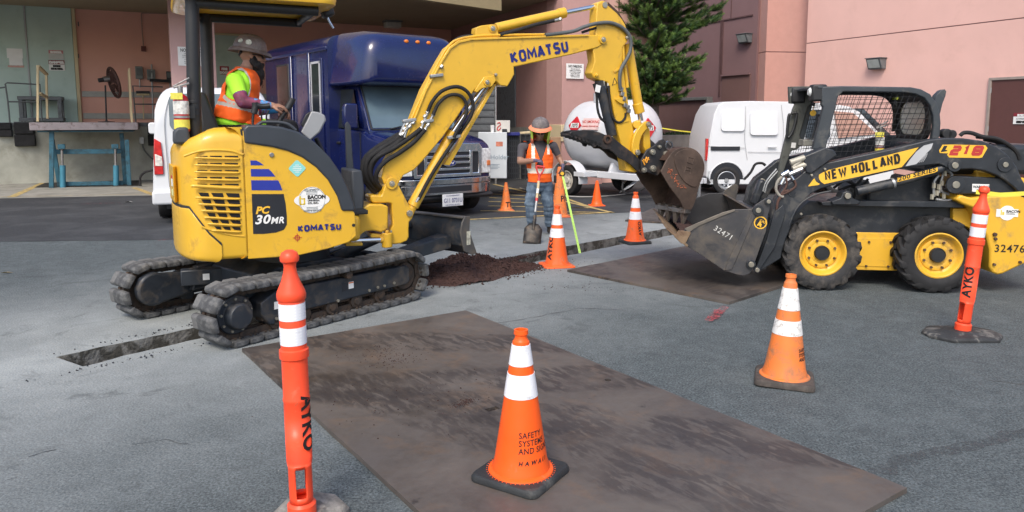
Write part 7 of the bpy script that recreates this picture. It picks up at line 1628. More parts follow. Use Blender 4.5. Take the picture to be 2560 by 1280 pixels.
# ================================================================ WHITE VAN, LEFT, SEEN FROM BEHIND
FV = Fr(-5.82, 11.9, 21)
vl = thing('white_van', 'white van seen from behind, half hidden by the excavator, tail lamp at left', 'van', FV.o.x, FV.o.y, 21, group='white vans')
sections('van_body', [(.02, .93, .45, 1.6, .06, .98, .86), (.06, .975, .40, 2.0, .18, .98, .88), (.14, .985, .37, 2.16, .26, .98, .86), (.4, .985, .36, 2.24, .26, .98, .84), (3.6, .985, .36, 2.24, .26, .98, .84), (4.1, .98, .36, 1.5, .2, .98, .9), (5.0, .93, .36, 1.1, .2, .98, .85)], W_VAN, vl, ang=50, n=6)
def vp_(p, v=-.01): return FV.P(p, v)
m_ = MB(); m_.b2((0.0, -.05, .33), (1.96, .15, .56)); m_.build('rear_bumper', W_VAN, vl, .04, seg=3)
tl = [vp_(p, -.005) for p in ((385, 346), (402, 356), (408, 400), (409, 436), (386, 437), (384, 390))]
m_ = MB(); m_.prism([(p.x, p.z) for p in tl], -.012, .10); m_.build('tail_lamp', M('lens_red', (.55, .02, .02), .18, var=.3, scale=12, coat=.5), vl, .01)
tl = [vp_(p, -.015) for p in ((387, 385), (405, 392), (407, 415), (388, 415))]
m_ = MB(); m_.prism([(p.x, p.z) for p in tl], -.02, -.012); m_.build('reversing_lamp', M('lens_clear', (.7, .66, .6), .2, var=.3, scale=25), vl, .004)
m_ = MB(); a = vp_((425, 328)); b_ = vp_((640, 236)); m_.prism(rrect(a.x, a.z, b_.x, b_.z, .12), -.012, .12); m_.build('rear_window', GLASSL, vl)
m_ = MB(); a = vp_((424, 470), 0); 
m_.tube([(a.x, -.004, .62), (a.x-.02, -.004, 1.2), (a.x-.02, .01, 1.7), (a.x+.05, .06, 2.02)], .006, 6); m_.tube([(a.x, -.004, .62), (1.7, -.004, .60)], .006, 6); m_.build('tailgate_seam', M('seam_grey', (.3, .31, .32), .6), vl)
m_ = MB(); m_.tube([(-.0, 3.5, 1.45), (-.12, 3.42, 1.48)], .02, 6); m_.build('mirror_arm', BK_PL, vl); m_ = MB(); m_.loft([[(-.30+a, 3.36, z), (-.10-a, 3.36, z), (-.10-a, 3.50, z), (-.28+a, 3.50, z)] for a, z in ((.03, 1.42), (0, 1.45), (0, 1.62), (.03, 1.65))]); m_.build('wing_mirror', W_VAN, vl, .02)
for u_, s_ in ((.13, -1), (1.83, 1)):
    for v_ in (.95, 4.0):
        o0 = wheel(vl, (0, 0, 0), .34, .22, .2, -1, tyre=TYRE_C, rim=GALV, lugs=0); o0.rotation_euler = (0, 0, R(-90 if s_ < 0 else 90)); o0.location = (u_, v_, .34)
m_ = MB(); m_.b2((.2, .1, .25), (1.76, 4.6, .45)); m_.build('underbody', BK_PL, vl)
# ================================================================ WHITE VAN, RIGHT, SIDE ON
FH = Fr(4.44, 16.75, 2)
vr = thing('white_van', 'white cargo van seen side on behind the loader cab', 'van', FH.o.x, FH.o.y, 2, group='white vans')
sd_o = [(1765, 440), (1768, 400), (1775, 340), (1788, 285), (1800, 262), (1815, 254), (1880, 252), (2000, 254), (2080, 258), (2130, 266), (2155, 280), (2185, 315), (2215, 350), (2232, 400), (2238, 450), (2230, 462), (1775, 462)]
qo = FH.qs(sd_o, 0)
rings = []
zmin = min(p[1] for p in qo)
for v, ins, tz in ((0.03, .05, .0), (0, .0, 0), (.0, .0, 0), (.05, .0, .0)): pass
# body: side outline with tumblehome towards the roof
def vanring(v, k):
    out = []
    for (u, z) in qo:
        tt_ = max(0, (z-1.2)/1.0); out.append((u, v+k*.14*tt_**1.3, z))
    return out
m_ = MB()
def inset(ring, e, dv):
    cx = sum(p[0] for p in ring)/len(ring); cz = sum(p[2] for p in ring)/len(ring)
    return [(p[0]+(cx-p[0])*e*.5, p[1]+dv, p[2]+(cz-p[2])*e) for p in ring]
ra, rb = vanring(0, 1), vanring(1.68, -1)
m_.loft([inset(ra, .022, .0), inset(ra, .006, .015), inset(ra, 0, .05), inset(rb, 0, -.05), inset(rb, .006, -.015), inset(rb, .022, 0)])
m_.build('van_body', W_VAN, vr, .0, ang=28)
def vq(p, v=-.004):
    u, z = FH.q(p, 0); return (u, z)
def hpanel(name, px, mat, r=.04, d=.006, fill=True):
    a, b_ = FH.q((px[0], px[3]), .02), FH.q((px[2], px[1]), .06); t1, t2 = max(0, (a[1]-1.2))**1.3*.14, max(0, (b_[1]-1.2))**1.3*.14
    rr = rrect(a[0], a[1], b_[0], b_[1], r, 4); m_ = MB()
    yy = lambda z: (max(0, z-1.2))**1.3*.14-d
    vs = [(x, yy(z)+.0, z) for x, z in rr]; vs2 = [(x, yy(z)+.03, z) for x, z in rr]; m_.loft([vs, vs2]); return m_.build(name, mat, vr, .004)
hpanel('side_panel', (1803, 275, 1862, 328), W_VAN, .07, .018); hpanel('side_panel', (1875, 280, 1945, 338), W_VAN, .07, .018)
hpanel('door_window', (2012, 275, 2075, 345), GLASSD, .05, .035); 
m_ = MB(); a = [FH.P(p, .06) for p in ((2085, 278), (2130, 282), (2190, 335), (2095, 345))]; m_.prism([(p.x, p.z) for p in a], .01, .12); m_.build('quarter_window', M('window_warm', (.45, .27, .22), .15), vr)
m_ = MB(); pf = [FH.P(p, .5) for p in ((2138, 272), (2215, 350))]; m_.add([(pf[0].x+.03, .18, pf[0].z), (pf[1].x+.03, .10, pf[1].z), (pf[1].x+.03, 1.58, pf[1].z), (pf[0].x+.03, 1.5, pf[0].z)], [(0, 1, 2, 3)]); m_.build('windscreen', GLASSL, vr)
for pts in (((1868, 266), (1866, 300), (1862, 345), (1868, 400)), ((1958, 262), (1960, 330), (1950, 400), (1940, 450)), ((1870, 380), (2010, 382)), ((1768, 365), (1862, 370))):
    m_ = MB(); m_.tube([Vector((FH.q(p, 0)[0], (max(0, FH.q(p, 0)[1]-1.2))**1.3*.14-.002, FH.q(p, 0)[1])) for p in pts], .005, 5); m_.build('body_seam', M('seam_grey', (.3, .31, .32), .6), vr)
a, b_ = FH.q((1777, 376), 0), FH.q((1850, 364), 0); m_ = MB(); m_.b2((a[0], -.012, a[1]), (b_[0], .01, b_[1]-.02)); m_.build('door_track', DEC_K, vr, .004)
c = FH.q((1930, 367), 0); m_ = MB(); m_.box((c[0], -.015, c[1]), (.20, .03, .045)); m_.build('door_handle', W_VAN, vr, .012)
a = FH.q((1767, 402), 0); m_ = MB(); m_.b2((a[0]-.015, .02, a[1]), (a[0]+.03, .14, a[1]+.50)); m_.build('tail_lamp', M('lens_red', (.55, .02, .02), .18), vr, .01)
wc = FH.q((1816, 453), 0)
m_ = MB(); m_.prism(circ((wc[0], .36), .385, 28, 0, 180), -.003, .02); m_.build('wheel_arch', DEC_K, vr)
m_ = MB(); m_.tube([(wc[0]+.395*math.cos(R(a_)), -.002, .36+.395*math.sin(R(a_))) for a_ in range(0, 181, 12)], .016, 6, smooth=False); m_.build('arch_lip', W_VAN, vr)
HUB = M('hubcap_silver', (.5, .51, .52), .3, .7)
for u_ in (wc[0], wc[0]+2.57):
    for v_, s_ in ((.085, -1), (1.58, 1)):
        w0 = wheel(vr, (u_, v_, .335), .335, .21, .205, s_, tyre=TYRE_C, rim=HUB, lugs=0, nb=0, face=HUB, hubr=.05, dish=.02)
        m_ = MB()
        for k in range(8):
            a_ = 2*math.pi*k/8; m_.cyl((u_+.12*math.cos(a_), v_+s_*.073, .335+.12*math.sin(a_)), (u_+.12*math.cos(a_), v_+s_*.079, .335+.12*math.sin(a_)), .026, n=8)
        m_.build('hub_opening', DEC_K, w0)
m_ = MB(); m_.b2((.1, .1, .28), (3.9, 1.55, .42)); m_.b2((FH.q((1768, 470), 0)[0], .0, .28), (FH.q((1790, 470), 0)[0], .1, .55)); m_.build('underbody', BK_PL, vr)
# ================================================================ PROPANE TANK TRAILER (x towards the drawbar)
FT = Fr(2.07, 17.0, -53)
tr_ = thing('tank_trailer', 'white propane tank trailer with red placards behind the excavator arm', 'trailer', 2.07, 17.0, -53)
TC, TR_, TL = Vector((.30, .0, 1.36)), .78, .62
prof = []
for k in range(9): a = math.pi/2*k/8; prof.append((TR_*math.sin(a), -TL-.55*math.cos(a)))
for k in range(9): a = math.pi/2*k/8; prof.append((TR_*math.cos(a), TL+.55*math.sin(a)))
m_ = MB(); m_.lathe(prof, 48, TC, Matrix.Rotation(R(90), 3, 'Y')); m_.build('tank', W_TANK, tr_, ang=60)
def tank_hit(p):
    """where the ray through a picture point meets the tank, in the trailer's frame"""
    r = ray(*p); o = Vector((-FT.o.x, -FT.o.y)); o3 = Vector((FT.d.dot(o), FT.n.dot(o), CAM_H)); r3 = Vector((FT.d.dot(r.xy), FT.n.dot(r.xy), r.z)); t_ = 12.
    while t_ < 20:
        q = o3+r3*t_-TC; ax_ = max(0, abs(q.x)-TL)/.55
        if (q.y**2+q.z**2)/TR_**2+ax_**2 < 1: break
        t_ += .004
    nrm = Vector((math.copysign(max(0, abs(q.x)-TL)/.55**2, q.x), q.y/TR_**2, q.z/TR_**2)).normalized(); return q+TC, nrm
def on_tank(name, p, w_, h_, mat, diamond=False, txt=(), lift=.012):
    c, nn = tank_hit(p); xr = Vector((0, 0, 1)).cross(nn).normalized(); up = nn.cross(xr)
    c = c+nn*lift; cr = [(0, -h_/2), (w_/2, 0), (0, h_/2), (-w_/2, 0)] if diamond else [(-w_/2, -h_/2), (w_/2, -h_/2), (w_/2, h_/2), (-w_/2, h_/2)]
    m_ = MB(); m_.loft([[c+xr*a+up*b_+nn*k for a, b_ in cr] for k in (-.03, .003)]); o = m_.build(name, mat, tr_)
    for tx, dx_, dz_, sz, mt, bd in txt: text(tx, sz, c+xr*dx_+up*dz_+nn*.006, xr, up, mt, tr_, bold=bd, thick=.001, align='CENTER')
    return c, nn, xr, up
PR = M('placard_red', (.50, .02, .03), .4)
for p in ((1438, 314), (1622, 320)):
    c, nn, xr, up = on_tank('placard', p, .42, .42, PR, True)
    m_ = MB(); m_.loft([[c+xr*a+up*b_+nn*k for a, b_ in ((-.13, -.055), (.13, -.055), (.13, .055), (-.13, .055))] for k in (.003, .006)]); m_.build('placard_panel', DEC_W, tr_)
    text('1075', .12, c-up*.042+nn*.009, xr, up, INK, tr_, bold=.003, thick=.001, align='CENTER', sx=.9)
on_tank('no_smoking_sign', (1478, 311), .50, .26, M('sign_pale_red', (.68, .50, .48), .5), False, (('NO SMOKING', 0, .02, .085, INK_R, .001), ('FLAMMABLE PROPANE GAS', 0, -.07, .045, INK_R, .0005)), lift=.03)
m_ = MB()
for s_ in (-1, 1):
    for xx in (-.45, 1.05):
        pass
for xx in (-.35, .85):
    m_ = MB(); m_.prism([(-.62, .55), (-.45, .95), (-.30, .72), (.30, .72), (.45, .95), (.62, .55)], xx-.04, xx+.04, plane='vz'); m_.build('saddle', W_TANK, tr_, .01)
# guard hoop on top of the tank
m_ = MB(); m_.lathe([(.30, 0), (.32, 0), (.32, .22), (.30, .22), (.30, 0)], 32, (TC.x-.15, 0, TC.z+TR_-.06)); m_.build('valve_guard', W_TANK, tr_)
m_ = MB(); m_.b2((-1.15, -.62, .44), (1.7, -.50, .58)); m_.b2((-1.15, .50, .44), (1.7, .62, .58)); m_.b2((-1.15, -.6, .46), (-1.0, .6, .56)); m_.b2((1.6, -.6, .46), (1.7, .6, .56)); m_.build('trailer_frame', W_TANK, tr_, .01)
m_ = MB()
for s_ in (-1, 1): m_.loft([[(1.65, s_*.58-.04, .46), (1.65, s_*.58+.04, .46), (1.65, s_*.58+.04, .56), (1.65, s_*.58-.04, .56)], [(2.9, s_*.06-.04, .44), (2.9, s_*.06+.04, .44), (2.9, s_*.06+.04, .54), (2.9, s_*.06-.04, .54)]])
m_.build('drawbar', W_TANK, tr_, .005)
m_ = MB(); m_.tube([(2.7, .12, .75), (2.7, .12, .10)], .035, 12); m_.build('jack_leg', GALV, tr_)
for s_ in (-1, 1):
    w0 = wheel(tr_, (-.15, s_*.86, .36), .36, .22, .21, s_, tyre=TYRE_C, rim=M('rim_cream', (.55, .53, .47), .45, var=.1, dirt=(.3, .22, .15), damt=.35), lugs=0, nb=6, boltm=GALV, hubr=.06, face=M('rim_cream', (.55, .53, .47)))
    m_ = MB(); ro, ri = [], []
    for k in range(15):
        a = R(-8+196*k/14); ro.append((-.15+.47*math.cos(a), .36+.44*math.sin(a))); ri.append((-.15+.455*math.cos(a), .36+.425*math.sin(a)))
    m_.prism(ro+ri[::-1], s_*.73 if s_ > 0 else -1.0, 1.0 if s_ > 0 else -.73); m_.build('mudguard', W_TANK, tr_, .006)
    [(MB().box(c_, d_)).build('guard_bracket', W_TANK, tr_, .006) for c_, d_ in (((-.62, s_*.86, .52), (.03, .22, .10)), ((.32, s_*.80, .52), (.35, .4, .10)))]
m_ = MB(); m_.ball((-.60, -.88, .53), .04, 6); m_.build('marker_lamp', INK_R, tr_)
m_ = MB(); m_.tube([(1.2, -.5, .5), (1.35, -.7, .25), (1.6, -.75, .18), (1.85, -.6, .3), (1.9, -.4, .5)], .02, 8); m_.build('brake_hose', HOSE, tr_)
hz_ = [gnd(x, y, .02) for x, y in ((1300, 470), (1360, 484), (1450, 492), (1540, 488), (1600, 478))]
m_ = MB(); m_.tube([Vector(p) for p in hz_], .014, 6); tag(m_.build('ground_cable', M('cable_pale', (.35, .35, .33), .6)), 'thin pale cable lying on the asphalt under the tank trailer', 'cable')
m_ = MB(); random.seed(11)
for k in range(9):
    p, q = at_y(1548+k*10, 482-k*8, 15.6), at_y(1572+k*11, 470-k*7.2, 15.4); 
    m_.v += [tuple(p), tuple(q)]
m_.f = [(2*k, 2*k+1, 2*k+3, 2*k+2) for k in range(8)]; m_.m = [0]*8
m, t, b = new_mat('clear_film'); b.inputs['Base Color'].default_value = (.6, .63, .66, 1); b.inputs['Roughness'].default_value = .2; b.inputs['Alpha'].default_value = .55
o = m_.build('plastic_film', m); so = o.modifiers.new('s', 'SOLIDIFY'); so.thickness = .004; tag(o, 'strip of clear plastic film hanging from the trailer drawbar to the ground', 'plastic film')
# ================================================================ CLUTTER BY THE SIDE WALL
def boxthing(name, label, cat, px, y, dpt, mat, parts=(), bevel=.01, rz=0, group=None, z0=0.):
    """a box whose front face spans the picture rectangle px at distance y"""
    a = at_y(px[0], px[3], y); b_ = at_y(px[2], px[1], y); w_, h_ = b_.x-a.x, b_.z-max(a.z, z0)
    o = thing(name, label, cat, a.x, y, rz, z=max(a.z, z0), group=group)
    m_ = MB(); m_.b2((0, 0, 0), (w_, dpt, h_)); m_.build('box_body' if 'crate' not in name else 'crate_body', mat, o, bevel); return o, w_, h_
o, w_, h_ = boxthing('appliance_box', 'tall white appliance box with grey print beside the bus headlight', 'box', (1196, 331, 1267, 446), 16.2, .6, M('box_white', (.62, .66, .68), .55, var=.04))
text('Holder', .14, (w_*.42, -.004, h_*.42), (1, 0, 0), (0, 0, 1), M('print_grey_blue', (.25, .32, .38), .6), o, thick=.001)
for k in range(4): m_ = MB(); m_.b2((w_*.42, -.004, h_*(.30-.03*k)), (w_*(.75-.06*(k % 2)), -.001, h_*(.31-.03*k))); m_.build('box_print', M('print_grey_blue', (.25, .32, .38), .6), o)
m_ = MB(); m_.b2((w_*.62, -.005, h_*.70), (w_*.86, -.002, h_*.80)); m_.build('box_sticker', M('sticker_coral', (.62, .22, .14), .5, var=.4, scale=15), o)
o, w_, h_ = boxthing('carton', 'small white carton with a red swirl mark on top of the tall box', 'box', (1239, 301, 1275, 331), 16.4, .3, M('carton_white', (.60, .58, .53), .7, var=.05), z0=0)
m_ = MB(); m_.tube([(w_*.12, -.006, h_*.75), (w_*.28, -.006, h_*.82), (w_*.34, -.006, h_*.62), (w_*.2, -.006, h_*.5), (w_*.1, -.006, h_*.3), (w_*.22, -.006, h_*.18), (w_*.36, -.006, h_*.4)], .012, 6); m_.build('carton_mark', INK_R, o)
m_ = MB(); m_.b2((w_*.45, -.004, 0), (w_*.8, .1, h_*.28)); m_.build('carton_handhole', DEC_K, o)
p = at_y(1231, 331, 16.3); m_ = MB(); m_.lathe([(.035, 0), (.045, .16), (.04, .16), (.03, .01)], 16, cap=False); m_.lathe([(.0, .0), (.035, 0)], 16, cap=False); o = m_.build('paper_cup', DEC_W); o.location = p; tag(o, 'white cup standing beside the small carton', 'cup')
def crate(label, px, y, dpt):
    a = at_y(px[0], px[3], y); b_ = at_y(px[2], px[1], y); w_, h_ = b_.x-a.x, b_.z-max(a.z, 0); o = thing('black_crate', label, 'crate', a.x, y, 0, z=max(a.z, 0), group='black crates by the side wall')
    m_ = MB(); m_.b2((.02, .03, .02), (w_-.02, dpt, h_-.02)); m_.build('crate_core', M('crate_dark', (.010, .011, .013), .7), o)
    for k in range(9): z = h_*k/8; m_ = MB(); m_.b2((0, 0, max(0, z-.012)), (w_, .028, min(h_, z+.012))); m_.build('crate_rib', M('crate_black', (.018, .02, .024), .5), o)
    for k in range(7): x = w_*k/6; m_ = MB(); m_.b2((max(0, x-.014), -.004, 0), (min(w_, x+.014), .0, h_)); m_.build('crate_rib', M('crate_black', (.018, .02, .024), .5), o)
    return o
crate('black lattice crate directly beside the tall white box', (1268, 338, 1300, 448), 16.6, .6); crate('black lattice crate behind the standing worker shoulder', (1302, 336, 1372, 450), 16.9, .6)
boxthing('blue_lid', 'dark blue lid lying on the black crate beside the carton', 'lid', (1264, 331, 1300, 339), 16.5, .5, INK_B)
boxthing('cardboard_box', 'brown cardboard piece against the pillar behind the worker', 'box', (1376, 343, 1402, 380), 17.4, .25, CARD)
m_ = MB(); m_.b2((0, 0, 0), (.5, .35, .045)); o = m_.build('wood_board', WOOD_L, None, .004); q = at_y(1300, 335, 17.2); o.location = q; o.rotation_euler = (0, R(-4), 0); tag(o, 'loose timber board on top of the black crates', 'board')
# louvre / roller shutter behind the bus mirror
a = at_y(1150, 330, 19.5); b_ = at_y(1236, 205, 19.5); o = thing('cage_trolley', 'dark grey roll shutter panel framed in galvanised tube behind the bus mirror', 'shutter', a.x, 19.5, 0, z=0)
m_ = MB(); m_.b2((0, 0, 1.0), (b_.x-a.x, .05, b_.z)); m_.build('shutter_panel', GREY_P, o, .01)
for k in range(9): m_ = MB(); z = 1.05+k*(b_.z-1.05)/9; m_.b2((0, -.02, z), (b_.x-a.x, 0, z+.05)); m_.build('shutter_slat', M('slat_grey', (.085, .09, .095), .6), o, .006)
m_ = MB(); m_.cyl((b_.x-a.x+.03, 0, 0), (b_.x-a.x+.03, 0, b_.z+.2), .03, n=10); m_.build('frame_tube', GALV, o)
# ================================================================ PEOPLE
def xf(mb_, start, M3, off):
    for i in range(start, len(mb_.v)): mb_.v[i] = tuple(M3 @ Vector(mb_.v[i])+off)
def limb(m_, pts, rad, n=14):
    for (a, b_, r0, r1) in zip(pts[:-1], pts[1:], rad[:-1], rad[1:]): m_.cyl(a, b_, r0, r1, n=n)
    for p, r_ in zip(pts, rad): m_.ball(p, r_, 6)
def basis(fwd, up):
    x = Vector(fwd).normalized(); z = (Vector(up)-x*Vector(up).dot(x)).normalized(); y = z.cross(x); return Matrix((x, y, z)).transposed()
def add_head(m_, c, fwd, up, s_=1.):
    """head facing fwd: skull, jaw, nose, brow, lips, ears, eyes set at half its height"""
    st = len(m_.v)
    m_.ball((-.012, 0, .035), .098, 9, sc=(1.0, .80, .95)); m_.ball((.018, 0, -.035), .078, 8, sc=(.92, .78, 1.05)); m_.ball((.052, 0, -.078), .036, 6, sc=(1, 1.05, .85))
    m_.ball((.075, 0, .022), .032, 6, sc=(.7, 1.7, .5)); m_.cyl((.082, 0, .018), (.108, 0, -.018), .010, .015, n=8); m_.ball((.106, 0, -.020), .0155, 5)
    m_.ball((.086, 0, -.048), .016, 5, sc=(.7, 1.5, .45)); m_.ball((.083, 0, -.058), .014, 5, sc=(.7, 1.4, .5))
    for s in (-1, 1): m_.ball((-.002, s*.078, .0), .026, 6, sc=(.75, .35, 1.15)); m_.ball((.062, s*.042, -.018), .028, 6); m_.ball((.076, s*.031, .006), .013, 5)
    xf(m_, st, basis(fwd, up)*s_, Vector(c))
def add_hand(m_, wrist, d, nrm, curl=35, s_=1., thumb_side=1):
    """palm, four fingers of their own lengths bent at the knuckles, thumb leaving the side of the palm"""
    st = len(m_.v)
    m_.ball((.048, 0, 0), .046, 7, sc=(1.0, .86, .34)); m_.cyl((-.01, 0, 0), (.03, 0, 0), .026, .030, n=10)
    for k, (y, L) in enumerate(((.030, .070), (.010, .080), (-.011, .075), (-.030, .058))):
        p = Vector((.082 if k in (1, 2) else .076, y*1.05, 0)); a = 0; m_.ball(p, .0105, 5); r_ = .0098
        for j, f in enumerate((.45, .31, .24)):
            a += R(curl*(1-.12*j)); q = p+Vector((math.cos(a), y*.12, -math.sin(a)))*L*f*1.15; m_.cyl(p, q, r_, r_*.93, n=8); m_.ball(q, r_*.95, 5); p = q; r_ *= .94
    p = Vector((.022, .034*thumb_side, -.004))
    for q, r_ in ((Vector((.048, .058*thumb_side, -.018)), .0125), (Vector((.070, .058*thumb_side, -.036)), .0110), (Vector((.088, .050*thumb_side, -.046)), .0098)): m_.cyl(p, q, .0135, r_, n=8); m_.ball(q, r_, 5); p = q
    x = Vector(d).normalized(); z = Vector(nrm); z = (z-x*z.dot(x)).normalized(); xf(m_, st, Matrix((x, z.cross(x), z)).transposed()*s_, Vector(wrist))
def torso(m_, rings_, n=20):
    """ellipse rings: centre, half width along a, half depth along b"""
    m_.loft([[Vector(c)+Vector(a)*wa*math.cos(2*math.pi*k/n)+Vector(b_)*wb*math.sin(2*math.pi*k/n) for k in range(n)] for c, a, wa, b_, wb in rings_])
def remeshed(m_, voxel, smooth=4):
    me = bpy.data.meshes.new('tmp'); me.from_pydata(m_.v, [], m_.f); o = bpy.data.objects.new('tmp', me); C.objects.link(o)
    bm = bmesh.new(); bm.from_mesh(me); bmesh.ops.recalc_face_normals(bm, faces=bm.faces); bm.to_mesh(me); bm.free()
    r_ = o.modifiers.new('r', 'REMESH'); r_.mode = 'VOXEL'; r_.voxel_size = voxel; s_ = o.modifiers.new('s', 'SMOOTH'); s_.iterations = smooth; s_.factor = .5
    out = bpy.data.meshes.new_from_object(o.evaluated_get(bpy.context.evaluated_depsgraph_get())); bpy.data.objects.remove(o); return out
def body_obj(name, me, mats, classify, parent):
    me.materials.clear()
    for x in mats: me.materials.append(x)
    for p in me.polygons: p.material_index = classify(p.center, p.normal); p.use_smooth = True
    me.name = name; o = bpy.data.objects.new(name, me); C.objects.link(o); o.parent = parent; return o
def garment(name, me, pred, off, mats, classify, parent, wr=.004, thick=.004, wsc=14):
    """cloth lying over the body: the body's faces inside pred, moved outwards, with folds"""
    bm = bmesh.new(); bm.from_mesh(me); bmesh.ops.delete(bm, geom=[f for f in bm.faces if not pred(f.calc_center_median())], context='FACES')
    for _ in range(2): bmesh.ops.smooth_vert(bm, verts=[v for v in bm.verts if v.is_boundary], factor=.5, use_axis_x=True, use_axis_y=True, use_axis_z=True)
    bm.normal_update()
    mv = [(v, v.normal*(off+wr*noise.noise(v.co*wsc)+wr*.8*noise.noise(Vector((v.co.x*5, v.co.y*5, v.co.z*26))))) for v in bm.verts]
    for v, d in mv: v.co += d
    m2 = bpy.data.meshes.new(name); bm.to_mesh(m2); bm.free()
    for x in mats: m2.materials.append(x)
    for p in m2.polygons: p.material_index = classify(p.center); p.use_smooth = True
    o = bpy.data.objects.new(name, m2); C.objects.link(o); o.parent = parent
    so = o.modifiers.new('thickness', 'SOLIDIFY'); so.thickness = thick; so.offset = 1; return o
SKIN = M('skin_tan', (.36, .19, .125), .5, var=.08, scale=12); SKIN2 = M('skin_brown', (.30, .165, .11), .5, var=.08, scale=12)
LIME = M('shirt_lime', (.42, .92, .04), .8, var=.06, dirt=(.20, .38, .05), damt=.05, dscale=14, bump=.1, bscale=60)
VEST = M('vest_orange', (.98, .13, .008), .75, var=.08, scale=9, bump=.2, bscale=18)
VESTR = M('vest_grey_tape', (.50, .47, .42), .5, var=.08); VESTW = M('vest_pale_tape', (.78, .74, .62), .5, var=.08)
SLV = M('sleeve_maroon', (.18, .035, .075), .7, var=.5, scale=14, dirt=(.10, .08, .25), damt=.35, dscale=10)
SLB = M('sleeve_blue', (.04, .26, .52), .7, var=.5, scale=14, dirt=(.3, .05, .10), damt=.3, dscale=14)
DARKC = M('trousers_dark', (.03, .028, .03), .85, var=.2)
HAIR = M('beard_black', (.012, .009, .008), .75, var=.5, scale=40, bump=.8, bscale=50, stretch=(1, 1, .15))
HELM = M('helmet_brown_grey', (.16, .12, .105), .5, var=.25, scale=12, dirt=(.26, .22, .20), damt=.35, dscale=10)
HELM2 = M('helmet_worn_grey', (.17, .15, .145), .55, var=.3, scale=18, dirt=(.08, .07, .07), damt=.4, dscale=16)
GLV = M('glove_grey_purple', (.13, .11, .17), .8, var=.3, scale=20, dirt=(.03, .03, .05), damt=.4, dscale=12)
def jeans():
    m, t, b = new_mat('jeans_faded'); v = coords(t); c = mix(t, ramp(t, nz(t, v, 6, 6, .65), [(.35, 0.), (.68, 1.)]), (.045, .075, .125), (.17, .23, .29)); c = mix(t, ramp(t, nz(t, coords(t, (1, 1, .3)), 18, 4), [(.5, 0.), (.7, .6)]), c, (.035, .055, .09))
    t.links.new(c, b.inputs['Base Color']); b.inputs['Roughness'].default_value = .9; bumpit(t, b, nz(t, coords(t, (1, 1, .35)), 22, 5), .5, .01); return m
JEAN = jeans()
def hardhat(parent, c, fwd, up, mat, brimmat, r=.125, brim=.062, front=.02, name='hard_hat'):
    B = basis(fwd, up); m_ = MB(); prof = []
    for k in range(9): a = math.pi/2*k/8; prof.append((r*math.cos(a)**.85 if k < 8 else .001, .135*math.sin(a)))
    n = 40; st = len(m_.v)
    rings = [[(p_[0]*1.12*math.cos(2*math.pi*i/n), p_[0]*math.sin(2*math.pi*i/n), p_[1]+(.006 if abs(math.sin(2*math.pi*i/n)) < .25 and k < 8 else 0)) for i in range(n)] for k, p_ in enumerate(prof)]
    m_.loft(rings, caps=False); xf(m_, st, B, Vector(c)); h_ = m_.build(name, mat, parent)
    m_ = MB(); rg = []
    for e, dz in ((-.004, .010), (.02, -.002), (brim*.7, -.010), (brim, -.022), (brim+.002, -.026), (brim*.7, -.016), (.0, -.006)):
        rg.append([((r*1.12+e+(front*max(0, math.cos(2*math.pi*i/n)) if e > .01 else 0))*math.cos(2*math.pi*i/n), (r+e)*math.sin(2*math.pi*i/n), dz-(.008*math.cos(2*math.pi*i/n)**2 if e > .03 else 0)) for i in range(n)])
    m_.loft(rg, caps=False); xf(m_, 0, B, Vector(c)); m_.build('hat_brim', brimmat, h_); return h_
# ---------------------------------------------------------------- the seated operator
op = thing('person', 'bearded man in orange vest, lime shirt and brown hard hat seated at the levers', 'person', -2.0, 6.64, 25)
Q = lambda p, v: FE.P(p, v)
hipc = Q((583, 312), .0); chest = Q((598, 222), 0); nb = Q((616, 172), 0); hd = Q((629, 141), .0)
ax, dpt_ = Vector((0, 1, 0)), Vector((1, 0, 0))
m_ = MB(); lean = (nb-hipc).normalized(); dd_ = Vector((0, 1, 0)).cross(lean)
def tr_ring(f, wa, wb, o=0.): return (hipc+(nb-hipc)*f+Vector((o, 0, 0)), ax, wa, dd_, wb)
torso(m_, [tr_ring(-.12, .15, .12), tr_ring(.0, .19, .155), tr_ring(.18, .195, .165, .012), tr_ring(.38, .185, .150, .005), tr_ring(.58, .195, .138), tr_ring(.75, .205, .125), tr_ring(.88, .185, .105), tr_ring(.96, .11, .075), tr_ring(1.02, .065, .062)])
limb(m_, [nb-lean*.03, hd-Vector((.02, 0, .06))], [.062, .056])
add_head(m_, hd, (1, -.10, -.10), (0, 0, 1), 1.02)
shn = Q((588, 203), -.19); eln = Q((607, 256), -.30); wrn = Q((676, 264), -.31)
limb(m_, [shn+Vector((.0, .05, .0)), shn, eln], [.075, .072, .052]); limb(m_, [eln, eln.lerp(wrn, .35), wrn], [.050, .050, .031])
add_hand(m_, wrn, Vector((1, .05, -.02)), Vector((0, -.35, 1)), 24, 1.0, -1)
shf = Vector((shn.x+.02, .19, shn.z)); elf = shf+Vector((.10, .10, -.25)); wrf = elf+Vector((.27, -.04, .02))
limb(m_, [shf+Vector((0, -.05, 0)), shf, elf], [.075, .070, .050]); limb(m_, [elf, elf.lerp(wrf, .35), wrf], [.048, .046, .03]); add_hand(m_, wrf, (1, 0, -.2), (0, .2, 1), 40, 1.0, 1)
for s in (-1, 1):
    h0 = hipc+Vector((.02, s*.09, -.03)); kn = hipc+Vector((.46, s*.14, -.02)); an = kn+Vector((.06, 0, -.38)); limb(m_, [h0, kn, an], [.095, .066, .045]); limb(m_, [an+Vector((-.02, 0, -.04)), an+Vector((.16, 0, -.06))], [.045, .038])
me = remeshed(m_, .0075, 3)
sl0 = shn.lerp(eln, .62)
def seg_t(p, a, b_): d = b_-a; return (p-a).dot(d)/d.length_squared, ((p-a)-d*max(0, min(1, (p-a).dot(d)/d.length_squared))).length
